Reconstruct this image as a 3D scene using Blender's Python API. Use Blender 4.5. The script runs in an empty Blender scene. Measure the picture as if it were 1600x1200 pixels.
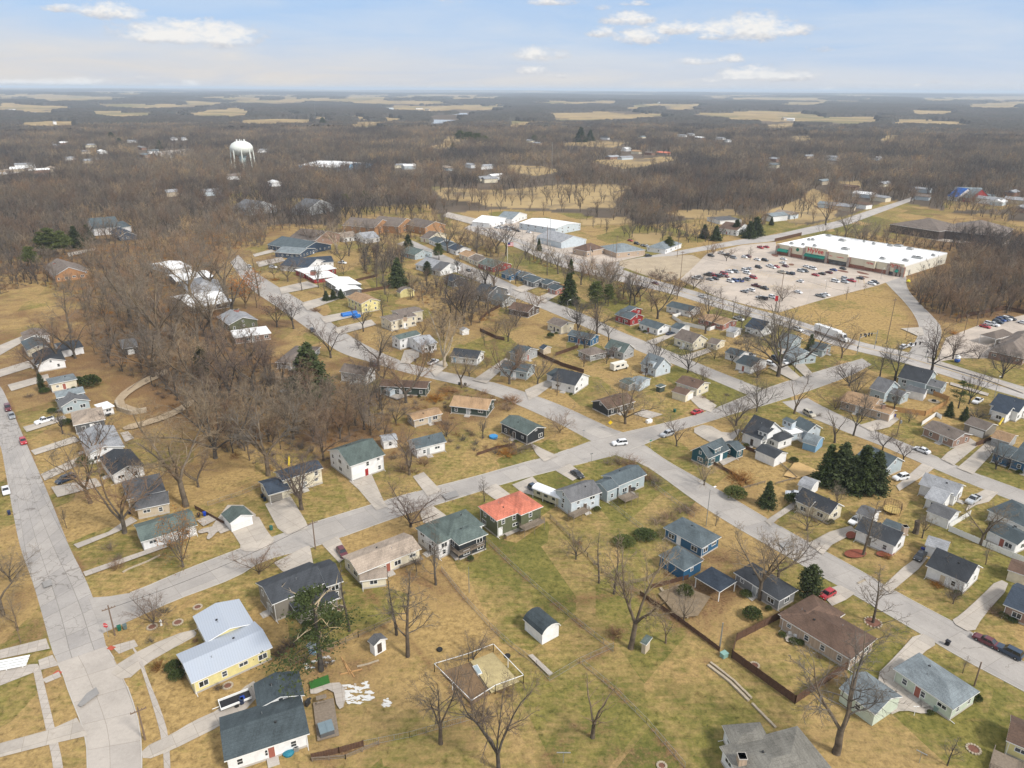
NOHAZE = False
import bpy, math, random
import numpy as np
from mathutils import Vector, Matrix
random.seed(7); rng = np.random.default_rng(7)
R = math.radians
scene = bpy.context.scene
COL = scene.collection

# ------------------------------------------------------------------ camera
F_PX, HCAM = 1150.0, 100.0
PITCH = math.atan((600 - 140.0) / F_PX)
ROLL = R(0.28)
cam_d = bpy.data.cameras.new('camera'); cam = bpy.data.objects.new('camera', cam_d); COL.objects.link(cam)
cam_d.sensor_width = 36.0; cam_d.lens = 36.0 * F_PX / 1600.0
cam_d.clip_start = 1.0; cam_d.clip_end = 60000.0
CM = Matrix.Translation((0, 0, HCAM)) @ Matrix.Rotation(R(90) - PITCH, 4, 'X') @ Matrix.Rotation(ROLL, 4, 'Z')
cam.matrix_world = CM
scene.camera = cam
C3 = CM.to_3x3(); C3I = C3.inverted()
C3N = np.array(C3); C3IN = np.array(C3I)

def ray(u, v):
    return C3 @ Vector(((u - 800) / F_PX, -(v - 600) / F_PX, -1.0))
def G(u, v, z=0.0):
    """place on the map seen at photo point (u, v), at height z"""
    d = ray(u, v)
    t = (z - HCAM) / min(d.z, -1e-4)
    return Vector((d.x * t, d.y * t, z))
def PXN(P):
    Q = (np.asarray(P, float) - np.array([0, 0, HCAM])) @ C3IN.T
    w = np.where(Q[:, 2] < -1e-3, -Q[:, 2], np.nan)
    return 800 + F_PX * Q[:, 0] / w, 600 - F_PX * Q[:, 1] / w
def PX(p):
    a, b = PXN(np.array([[p[0], p[1], p[2]]])); return float(a[0]), float(b[0])
def height_from(u, v, vt):
    """height of a thing standing at (u, v) whose tip is seen at row vt"""
    b = G(u, v); d = ray(u, vt); D = math.hypot(b.x, b.y); h = math.hypot(d.x, d.y)
    return max(0.3, HCAM + d.z * D / h)

# ------------------------------------------------------------------ mesh helper
class MB:
    def __init__(s): s.v = []; s.f = []; s.m = []
    def add(s, vs, fs, mi=0):
        o = len(s.v); s.v += [tuple(p) for p in vs]
        for f in fs: s.f.append([i + o for i in f]); s.m.append(mi)
    def box(s, x0, x1, y0, y1, z0, z1, mi=0, top=None):
        tm = mi if top is None else top
        vs = [(x0,y0,z0),(x1,y0,z0),(x1,y1,z0),(x0,y1,z0),(x0,y0,z1),(x1,y0,z1),(x1,y1,z1),(x0,y1,z1)]
        s.add(vs, [[0,3,2,1],[0,1,5,4],[1,2,6,5],[2,3,7,6],[3,0,4,7]], mi); s.add(vs[4:], [[0,1,2,3]], tm)
    def prism(s, prof, y0, y1, mi=0, axis='x', caps=True):
        """closed profile [(a,z)] swept from y0 to y1"""
        n = len(prof); P = (lambda a, t, z: (t, a, z)) if axis == 'x' else (lambda a, t, z: (a, t, z))
        vs = [P(a, y0, z) for a, z in prof] + [P(a, y1, z) for a, z in prof]
        fs = [[i, (i+1) % n, (i+1) % n + n, i + n] for i in range(n)]
        if caps: fs += [list(range(n))[::-1], list(range(n, 2*n))]
        s.add(vs, fs, mi)
    def tube(s, pts, rad, n=6, mi=0, cap=True):
        pts = [Vector(p) for p in pts]; rad = rad if isinstance(rad, (list, tuple)) else [rad]*len(pts)
        vs = []; fs = []
        for i, p in enumerate(pts):
            d = (pts[min(i+1, len(pts)-1)] - pts[max(i-1, 0)]).normalized()
            a = d.orthogonal().normalized(); b = d.cross(a)
            for k in range(n):
                t = 2*math.pi*k/n; vs.append(p + (a*math.cos(t) + b*math.sin(t))*rad[i])
        for i in range(len(pts)-1):
            for k in range(n):
                fs.append([i*n+k, i*n+(k+1) % n, (i+1)*n+(k+1) % n, (i+1)*n+k])
        if cap: fs += [list(range(n))[::-1], [len(vs)-n+k for k in range(n)]]
        s.add(vs, fs, mi)
    def lathe(s, prof, n=16, mi=0, c=(0,0)):
        vs = []; fs = []
        for r, z in prof:
            for k in range(n):
                t = 2*math.pi*k/n; vs.append((c[0]+r*math.cos(t), c[1]+r*math.sin(t), z))
        for i in range(len(prof)-1):
            for k in range(n): fs.append([i*n+k, i*n+(k+1) % n, (i+1)*n+(k+1) % n, (i+1)*n+k])
        fs += [list(range(n))[::-1], [len(vs)-n+k for k in range(n)]]
        s.add(vs, fs, mi)
    def mesh(s, name, mats, smooth=False):
        me = bpy.data.meshes.new(name); me.from_pydata(s.v, [], s.f)
        for m in (mats if isinstance(mats, (list, tuple)) else [mats]): me.materials.append(m)
        if any(s.m): me.polygons.foreach_set('material_index', s.m)
        if smooth: me.polygons.foreach_set('use_smooth', [True]*len(s.f))
        me.update(); return me
    def build(s, name, mats, parent=None, smooth=False):
        return link(bpy.data.objects.new(name, s.mesh(name, mats, smooth)), parent)

def link(o, parent=None):
    COL.objects.link(o)
    if parent is not None: o.parent = parent
    return o
def tag(o, label=None, cat=None, group=None, kind=None):
    if label: o['label'] = label
    if cat: o['category'] = cat
    if group: o['group'] = group
    if kind: o['kind'] = kind
    return o
def empty(name, loc, rz=0.0):
    o = bpy.data.objects.new(name, None); o.empty_display_size = 0.5
    o.location = loc; o.rotation_euler = (0, 0, rz); COL.objects.link(o); return o
KIDS = {}
def copy_tree(o, kids):
    """copy of a thing (o) and of each of its parts and their sub-parts; kids = [(part, [subparts])]"""
    c = o.copy(); COL.objects.link(c)
    for p, sub in kids:
        q = p.copy(); COL.objects.link(q); q.parent = c
        for x in sub:
            y = x.copy(); COL.objects.link(y); y.parent = q
    return c
def raw_mesh(name, V, Fc, mats, smooth=False):
    """fast mesh from arrays: Fc (n,3) or (n,4)"""
    V = np.asarray(V, np.float32); Fc = np.asarray(Fc, np.int32); k = Fc.shape[1]
    me = bpy.data.meshes.new(name)
    me.vertices.add(len(V)); me.vertices.foreach_set('co', V.ravel())
    me.loops.add(Fc.size); me.loops.foreach_set('vertex_index', Fc.ravel())
    me.polygons.add(len(Fc)); me.polygons.foreach_set('loop_start', np.arange(0, Fc.size, k, dtype=np.int32))
    if smooth: me.polygons.foreach_set('use_smooth', np.ones(len(Fc), bool))
    for m in (mats if isinstance(mats, (list, tuple)) else [mats]): me.materials.append(m)
    me.update(); me.validate(); return me

# ------------------------------------------------------------------ materials
def srgb(r, g, b):
    f = lambda c: (c/255/12.92) if c <= 10 else ((c/255+0.055)/1.055)**2.4
    return (f(r), f(g), f(b))
def nmat(name):
    m = bpy.data.materials.new(name); m.use_nodes = True; nt = m.node_tree
    return m, nt, nt.nodes['Principled BSDF']
def N(nt, t, **kw):
    n = nt.nodes.new(t)
    for k, v in kw.items(): setattr(n, k, v)
    return n
def noise(nt, co, scale, det=3, rough=0.55, dist=0.0):
    n = N(nt, 'ShaderNodeTexNoise'); n.inputs['Scale'].default_value = scale; n.inputs['Detail'].default_value = det
    n.inputs['Roughness'].default_value = rough; n.inputs['Distortion'].default_value = dist
    if co is not None: nt.links.new(co, n.inputs['Vector'])
    return n.outputs['Fac']
def ramp(nt, fac, a, b, ca=(0,0,0,1), cb=(1,1,1,1)):
    n = N(nt, 'ShaderNodeValToRGB'); n.color_ramp.elements[0].position = a; n.color_ramp.elements[1].position = b
    n.color_ramp.elements[0].color = ca; n.color_ramp.elements[1].color = cb
    nt.links.new(fac, n.inputs[0]); return n.outputs[0]
def mix(nt, fac, a, b, mode='MIX'):
    n = N(nt, 'ShaderNodeMix', data_type='RGBA', blend_type=mode)
    for sock, val in ((n.inputs[0], fac), (n.inputs[6], a), (n.inputs[7], b)):
        if hasattr(val, 'links'): nt.links.new(val, sock)
        elif isinstance(val, (int, float)): sock.default_value = val
        else: sock.default_value = (val[0], val[1], val[2], 1)
    return n.outputs[2]
def mth(nt, op, a, b=None, c=None, clamp=False):
    n = N(nt, 'ShaderNodeMath', operation=op, use_clamp=clamp)
    for i, val in enumerate((a, b, c)):
        if val is None: continue
        if hasattr(val, 'links'): nt.links.new(val, n.inputs[i])
        else: n.inputs[i].default_value = val
    return n.outputs[0]
def coord(nt, which='Object'):
    return N(nt, 'ShaderNodeTexCoord').outputs[which]
def worldpos(nt):
    return N(nt, 'ShaderNodeNewGeometry').outputs['Position']
MC = {}
def simple(name, col, rough=0.7, var=0.18, scale=1.2, metal=0.0, spec=0.3):
    if name in MC: return MC[name]
    m, nt, b = nmat(name)
    co = coord(nt)
    f = noise(nt, co, scale, 4, 0.6)
    g = noise(nt, co, scale*6.3, 2, 0.6)
    k = mth(nt, 'ADD', mth(nt, 'MULTIPLY', f, 0.65), mth(nt, 'MULTIPLY', g, 0.35))
    c = mix(nt, ramp(nt, k, 0.3, 0.7), [x*(1-var) for x in col], [min(1, x*(1+var)) for x in col])
    nt.links.new(c, b.inputs['Base Color']); b.inputs['Roughness'].default_value = rough
    b.inputs['Metallic'].default_value = metal; b.inputs['Specular IOR Level'].default_value = spec
    MC[name] = m; return m
def shingle(name, col):
    """asphalt shingles: tab speckle, courses, streaks and worn patches"""
    if name in MC: return MC[name]
    m, nt, b = nmat(name); co = coord(nt)
    a = noise(nt, co, 5.0, 2, 0.7); p = noise(nt, co, 0.35, 4, 0.6)
    mp = N(nt, 'ShaderNodeMapping'); mp.inputs['Scale'].default_value = (1.6, 0.22, 0.22); nt.links.new(co, mp.inputs[0])
    s = noise(nt, mp.outputs[0], 1.0, 3, 0.6)
    sx = N(nt, 'ShaderNodeSeparateXYZ'); nt.links.new(co, sx.inputs[0])
    course = mth(nt, 'FRACT', mth(nt, 'MULTIPLY', sx.outputs[2], 5.0))
    line = ramp(nt, course, 0.0, 0.3, (0.72, 0.72, 0.72, 1), (1, 1, 1, 1))
    k = mth(nt, 'ADD', mth(nt, 'ADD', mth(nt, 'MULTIPLY', a, 0.4), mth(nt, 'MULTIPLY', p, 0.35)), mth(nt, 'MULTIPLY', s, 0.25))
    oi = N(nt, 'ShaderNodeObjectInfo').outputs['Random']
    c = mix(nt, ramp(nt, k, 0.36, 0.64), [x*0.60 for x in col], [min(1, x*1.44) for x in col])
    c = mix(nt, 0.6, c, line, 'MULTIPLY')
    hv = N(nt, 'ShaderNodeHueSaturation'); nt.links.new(c, hv.inputs['Color'])
    nt.links.new(mth(nt, 'ADD', mth(nt, 'MULTIPLY', oi, 0.3), 0.85), hv.inputs['Value'])
    nt.links.new(hv.outputs[0], b.inputs['Base Color']); b.inputs['Roughness'].default_value = 0.85
    b.inputs['Specular IOR Level'].default_value = 0.25
    MC[name] = m; return m
def siding(name, col, pitch=0.22, dark=0.82):
    if name in MC: return MC[name]
    m, nt, b = nmat(name); co = coord(nt)
    sx = N(nt, 'ShaderNodeSeparateXYZ'); nt.links.new(co, sx.inputs[0])
    fr = mth(nt, 'FRACT', mth(nt, 'DIVIDE', sx.outputs[2], pitch))
    line = ramp(nt, fr, 0.0, 0.22, (dark, dark, dark, 1), (1, 1, 1, 1))
    f = noise(nt, co, 0.9, 4, 0.6)
    c = mix(nt, ramp(nt, f, 0.3, 0.7), [x*0.86 for x in col], [min(1, x*1.08) for x in col])
    c = mix(nt, 1.0, c, line, 'MULTIPLY')
    nt.links.new(c, b.inputs['Base Color']); b.inputs['Roughness'].default_value = 0.6
    MC[name] = m; return m
def brick(name, col, mortar=(0.35, 0.32, 0.28)):
    if name in MC: return MC[name]
    m, nt, b = nmat(name); co = coord(nt)
    t = N(nt, 'ShaderNodeTexBrick'); nt.links.new(co, t.inputs['Vector'])
    t.inputs['Scale'].default_value = 3.0; t.inputs['Color1'].default_value = (*[x*0.75 for x in col], 1)
    t.inputs['Color2'].default_value = (*[min(1, x*1.2) for x in col], 1); t.inputs['Mortar'].default_value = (*mortar, 1)
    f = noise(nt, co, 0.7, 3)
    c = mix(nt, ramp(nt, f, 0.3, 0.7), t.outputs[0], mix(nt, 0.5, t.outputs[0], col))
    nt.links.new(c, b.inputs['Base Color']); b.inputs['Roughness'].default_value = 0.8
    MC[name] = m; return m
def tinted(name, rough=0.35, spec=0.5, coat=0.0, var=0.0):
    """surface whose colour is the object's own colour"""
    if name in MC: return MC[name]
    m, nt, b = nmat(name)
    oc = N(nt, 'ShaderNodeObjectInfo').outputs['Color']
    if var:
        f = noise(nt, coord(nt), 1.5, 3)
        oc = mix(nt, ramp(nt, f, 0.3, 0.7), mix(nt, 1.0, oc, (1-var,)*3, 'MULTIPLY'), mix(nt, 1.0, oc, (1+var,)*3, 'MULTIPLY'))
    nt.links.new(oc, b.inputs['Base Color']); b.inputs['Roughness'].default_value = rough
    b.inputs['Specular IOR Level'].default_value = spec; b.inputs['Coat Weight'].default_value = coat
    MC[name] = m; return m

def glass():
    if 'glass' in MC: return MC['glass']
    m, nt, b = nmat('window_glass')
    f = noise(nt, worldpos(nt), 0.35, 2)
    c = mix(nt, ramp(nt, f, 0.4, 0.6), (0.012, 0.016, 0.02), (0.06, 0.07, 0.08))
    nt.links.new(c, b.inputs['Base Color']); b.inputs['Roughness'].default_value = 0.12; b.inputs['Specular IOR Level'].default_value = 0.7
    MC['glass'] = m; return m

WHITE = lambda: simple('trim_white', (0.74, 0.74, 0.72), 0.5, 0.06)
CONC = lambda: simple('concrete', (0.42, 0.39, 0.35), 0.85, 0.14, 0.6)
WOODG = lambda: simple('weathered_wood', (0.20, 0.16, 0.12), 0.85, 0.3, 2.5)
WOODD = lambda: simple('dark_fence_wood', (0.10, 0.055, 0.035), 0.85, 0.35, 2.5)
WOODT = lambda: simple('tan_fence_wood', (0.42, 0.24, 0.10), 0.85, 0.25, 2.5)
DARK = lambda: simple('dark_metal', (0.03, 0.03, 0.03), 0.5, 0.2)
STEEL = lambda: simple('galvanised_steel', (0.35, 0.36, 0.36), 0.45, 0.12, 2.0, 0.6)

# ------------------------------------------------------------------ labels by landmark
LAND = []          # (ref, world xy, pixel)
TODO = []          # (object, noun, world xy, pixel)
ORD = ['', 'second ', 'third ', 'fourth ', 'fifth ', 'sixth ', 'seventh ', 'eighth ', 'ninth ', 'tenth ', 'eleventh ', 'twelfth ', 'thirteenth ', 'fourteenth ', 'fifteenth ', 'sixteenth ', 'seventeenth ', 'eighteenth ', 'nineteenth ', 'twentieth ']
def landmark(ref, p):
    if len(ref.split()) <= 6: LAND.append((ref, (p[0], p[1]), PX(p)))
def later(o, noun, p): TODO.append((o, noun, (p[0], p[1]), PX(p)))
def settle_labels():
    groups = {}
    LX = np.array([l[1] for l in LAND])
    for it in TODO:
        d = np.hypot(LX[:, 0]-it[2][0], LX[:, 1]-it[2][1]); j = int(np.argmin(d))
        du = it[3][0]-LAND[j][2][0]; dv = (it[3][1]-LAND[j][2][1])*1.6
        rel = ('right of' if du > 0 else 'left of') if abs(du) > abs(dv) else ('in front of' if dv > 0 else 'behind')
        groups.setdefault((it[1], j, rel), []).append((math.hypot(du, dv/1.6), it))
    for (noun, j, rel), L in groups.items():
        L.sort(key=lambda t: t[0])
        for i, (d, it) in enumerate(L):
            if len(L) == 1: s = f'{noun} {rel} the {LAND[j][0]}'
            elif i == 0: s = f'{noun} closest {rel} the {LAND[j][0]}'
            else: s = f'{ORD[min(i, 19)]}closest {noun} {rel} the {LAND[j][0]}'
            it[0]['label'] = s
# ------------------------------------------------------------------ map data (points are read on the photograph and laid on the ground)
FIELDS = [
 [(15,147),(62,146),(162,150),(215,153),(150,157),(70,158)], [(147,161),(250,163),(330,166),(240,170),(170,167)],
 [(47,165),(105,166),(100,171),(50,170)], [(145,144),(240,145),(240,148),(150,147)], [(275,157),(357,159),(350,165),(290,164)],
 [(365,168),(390,170),(385,179),(342,183)], [(262,175),(300,176),(290,181)], [(152,179),(212,178),(200,183)],
 [(592,166),(775,164),(800,165),(775,172),(675,174),(620,171)], [(575,148),(620,146),(600,152)],
 [(480,178),(527,185),(505,187)], [(548,178),(578,187),(560,187)], [(590,185),(617,183),(612,188),(595,189)], [(425,180),(462,173),(455,180)],
 [(670,227),(697,214),(722,220),(700,233)],
 [(650,291),(760,297),(800,294),(880,288),(960,287),(1000,292),(950,303),(880,310),(800,311),(740,316),(680,310)],
 [(690,302),(800,306),(985,300),(965,324),(860,327),(760,322)],
 [(850,177),(930,175),(1057,179),(1025,183),(920,188),(868,188)],
 [(1075,177),(1200,173),(1265,174),(1290,184),(1382,180),(1377,189),(1325,195),(1285,190),(1200,191),(1140,186)],
 [(1422,175),(1435,170),(1487,174),(1482,181),(1430,179)], [(1395,187),(1450,187),(1490,192),(1395,196)],
 [(1245,213),(1287,211),(1285,219),(1250,219)], [(1370,212),(1400,210),(1395,222),(1375,219)],
 [(1425,153),(1640,148),(1640,157),(1450,158)], [(1340,152),(1375,154),(1350,157)],
 [(800,258),(857,262),(887,270),(850,276),(805,268)], [(915,253),(1025,245),(1065,247),(1025,256),(975,264)],
 [(870,226),(925,217),(988,222),(950,232)], [(900,343),(975,340),(990,350),(905,352)], [(1042,332),(1075,327),(1150,327),(1157,335),(1087,342)],
 [(985,366),(1040,364),(1035,381),(1000,382)], [(1195,334),(1250,310),(1267,293),(1290,303),(1312,325),(1305,342),(1240,352)],
 [(1310,283),(1352,283),(1345,294),(1318,294)], [(1062,149),(1120,148),(1110,151)], [(30,152),(0,150),(0,155)], [(700,151),(790,150),(770,155),(690,154)],
 [(300,150),(420,152),(400,156),(310,154)], [(1210,160),(1300,158),(1290,164),(1220,165)], [(430,152),(560,154),(540,159),(440,157)],
 [(850,158),(980,157),(960,161),(860,163)], [(1500,164),(1600,162),(1600,168),(1520,169)],
]
_fr = random.Random(12)
for _i in range(34):
    _v = 149+52*_fr.random()**1.7; _u = _fr.uniform(-20, 1620); _w = _fr.uniform(16, 60); _h = _fr.uniform(1.2, 2.2)+(_v-149)*.05; _s = _fr.uniform(-1, 1)
    FIELDS.append([(_u-_w, _v-_h*.6+_s), (_u-_w*.2, _v-_h-_s*.5), (_u+_w, _v-_h*.5-_s), (_u+_w*.8, _v+_h*.8-_s), (_u-_w*.4, _v+_h), (_u-_w*1.1, _v+_h*.5+_s)])
WATER = [[(664,189),(680,182),(706,180),(714,177),(735,177),(714,187),(700,193),(670,194)], [(928,177),(960,174),(1000,173.2),(998,176),(960,178)]]
# woods where unnumbered trees stand (near edge of the great wood) ; clearings inside it
WOOD_FAR = [(-250,205),(-250,420),(0,408),(60,398),(140,382),(250,372),(330,366),(400,362),(430,350),(520,352),(600,338),(680,335),(735,330),(800,326),(850,332),(920,338),(1010,352),(1100,340),(1200,334),(1262,352),(1330,335),(1390,312),(1480,330),(1560,345),(1850,350),(1850,160),(-250,150)]
WOOD_EAST = [(1418,462),(1440,480),(1470,492),(1500,505),(1535,497),(1600,486),(1850,520),(1850,352),(1590,352),(1560,372),(1470,386),(1500,402),(1478,440)]
WOOD_RAVINE = [(18,435),(60,405),(130,384),(265,372),(330,400),(300,420),(350,470),(395,540),(428,585),(470,610),(560,640),(625,662),(610,690),(520,690),(450,700),(400,730),(340,705),(290,650),(225,600),(150,560),(125,470),(60,445)]
CLEAR = [[(150,225),(260,215),(310,232),(240,252),(140,250)], [(0,262),(60,258),(75,272),(0,275)], [(460,248),(535,246),(560,262),(470,266)],
 [(355,300),(410,296),(412,330),(360,332)], [(445,308),(505,310),(505,326),(450,326)], [(525,325),(672,318),(680,362),(540,372)],
 [(140,332),(208,330),(208,372),(150,374)], [(1012,384),(1200,364),(1212,376),(1020,395)], [(1388,332),(1575,335),(1575,385),(1390,385)],
 [(1475,288),(1600,292),(1600,325),(1475,330)], [(800,330),(910,332),(940,395),(800,372)], [(1185,372),(1300,345),(1400,312),(1420,322),(1330,362),(1240,382)],
 [(60,395),(135,392),(140,446),(62,446)], [(365,255),(400,255),(402,290),(366,290)],
 [(1000,222),(1085,206),(1130,218),(1140,228),(1010,240)]]

def pip_many(U, V, poly):
    P = np.asarray(poly, float); x, y = P[:, 0], P[:, 1]; inside = np.zeros(len(U), bool); j = len(P)-1
    for i in range(len(P)):
        c = ((y[i] > V) != (y[j] > V)) & (U < (x[j]-x[i])*(V-y[i])/(y[j]-y[i]+1e-12)+x[i])
        inside ^= c; j = i
    return inside
def in_any(U, V, polys):
    r = np.zeros(len(U), bool)
    for p in polys: r |= pip_many(U, V, p)
    return r

# ------------------------------------------------------------------ the lie of the land
def warp(U, W, X, Y):
    """ragged edges for the clearings and fields"""
    return U+16*sines(X, Y, 420)+8*sines(Y, X, 150), W+2.0*sines(X+900, Y, 330)+1.0*sines(Y-300, X, 140)
_ph = [(rng.uniform(0, 6.28), rng.uniform(0, 6.28), rng.uniform(0, 6.28)) for _ in range(14)]
def sines(X, Y, wl):
    s = 0
    for i, (a, p, q) in enumerate(_ph):
        w = wl*(0.45+0.11*i); s = s+np.sin((X*math.cos(a)+Y*math.sin(a))*6.28/w+p)*(0.6+0.07*i)
    return s/len(_ph)*2.0
def land_h(X, Y):
    r = np.hypot(X, Y); k = np.clip((r-2300)/3000, 0, 1)
    far = np.clip((r-5000)/17000, 0, 1)
    left = np.clip(-X/np.maximum(r, 1)-0.25, 0, 0.4)
    h = k*(6+13*sines(X, Y, 2600)) + far*(52+30*sines(X, Y, 9000)+left*70)
    return np.where(k > 0, np.maximum(h, -2*k), 0.0)

GREEN = [ # (u, v, ru, rv, green, litter, dry)
 (1000,1130,260,110,.85,.12,.3), (620,1120,120,70,.75,.2,.3), (720,1000,110,80,.08,.12,.95), (820,930,70,60,.42,.15,.5), (790,900,40,30,.38,.2,.6), (900,880,90,70,.75,.1,.35),
 (1250,1060,70,50,.7,.1,.3), (1450,1140,160,70,.8,.1,.3), (1250,970,90,50,.5,.15,.5), (1000,800,80,50,.85,.05,.2), (950,770,60,40,.6,.1,.4),
 (280,1110,60,60,.25,.1,.9), (60,1020,90,120,.2,.45,.6), (90,1160,90,50,.7,.1,.4), (300,940,120,50,.15,.15,.85), (260,870,140,60,.25,.1,.75),
 (160,780,120,90,.2,.15,.8), (360,830,80,60,.35,.05,.6), (350,720,110,70,.05,.35,.85), (520,780,100,60,.3,.3,.6), (470,900,100,40,.2,.1,.9),
 (250,500,220,110,.0,1.0,.4), (420,620,160,60,.0,1.0,.4), (560,680,90,40,.05,.9,.5), (300,640,120,60,.05,.8,.6), (60,480,70,35,.1,.15,.9),
 (760,640,60,30,.1,.7,.6), (640,620,70,30,.1,.6,.6), (500,440,120,50,.35,.1,.6), (700,480,80,50,.2,.4,.7), (560,520,90,40,.3,.35,.6),
 (830,640,100,40,.35,.15,.6), (870,720,120,40,.4,.05,.7), (1100,720,80,40,.4,.1,.6), (1180,770,80,40,.4,.15,.7), (1260,830,80,50,.75,.1,.4),
 (1400,620,160,60,.35,.1,.75), (1300,470,110,50,.15,.05,1.0), (1560,590,90,40,.9,.0,.4), (1000,540,150,50,.55,.1,.5), (1080,610,100,50,.45,.1,.6),
 (1400,800,120,60,.45,.1,.7), (1560,880,120,70,.6,.15,.5), (1480,450,70,50,.1,.8,.6), (1530,440,90,60,.0,.95,.6), (840,440,60,20,.75,.0,.4),
 (840,350,150,30,.35,.3,.6), (1260,330,60,25,.8,.0,.4), (1000,360,90,25,.55,.2,.6), (780,300,250,14,.05,.1,1.0), (600,1040,90,50,.35,.75,.5),
 (560,1000,60,40,.25,.4,.8), (1120,950,60,40,.2,.8,.5), (940,960,60,60,.35,.6,.6), (870,990,60,40,.35,.25,.8), (640,900,60,30,.2,.6,.6), (900,740,40,20,.2,.1,1.0),
 (870,1180,80,50,.6,.35,.5), (1060,1060,90,40,.35,.2,.9), (1150,870,70,30,.3,.6,.5), (520,600,100,40,.1,.6,.6), (950,600,60,25,.35,.5,.6), (870,560,60,25,.3,.55,.6), (960,590,40,14,.2,.6,.5), (1240,690,60,30,.35,.45,.6), (1380,740,40,20,.4,.35,.6), (1100,700,40,20,.3,.45,.7), (740,540,60,25,.25,.45,.6), (830,510,60,18,.3,.5,.6), (1210,900,60,30,.3,.55,.6), (640,930,50,25,.15,.65,.6), (1060,900,40,20,.3,.6,.5), (170,640,60,40,.2,.3,.8), (460,560,50,30,.15,.55,.6), (380,440,60,25,.3,.4,.6),
]
LINES = [[(690,892),(720,930),(765,980),(800,1012),(838,1040),(858,1062)],[(752,838),(800,885),(850,930),(900,972),(958,1018)],[(858,1064),(905,1036),(958,1012)],[(910,1038),(960,1080),(1010,1130),(1070,1200)],[(860,810),(890,840),(918,870),(940,895),(1000,930)],[(947,782),(975,806),(1004,828)],[(1000,930),(1060,970),(1124,1018)],
 [(1143,1028),(1242,1100),(1322,1046)],[(454,1040),(500,1022),(560,996),(610,973)],[(487,1187),(568,1166),(745,1122)],[(560,905),(600,955),(640,1000),(682,1052)],[(1018,758),(1085,808)],[(679,1050),(737,1108),(860,1064)],[(1100,1030),(1175,1100),(1225,1150)],[(12,625),(40,690),(85,795),(132,900)],[(325,790),(380,772),(410,758)],[(825,545),(850,560),(912,583)],[(1165,702),(1140,740),(1107,722)],[(1482,830),(1600,880)]]
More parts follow.
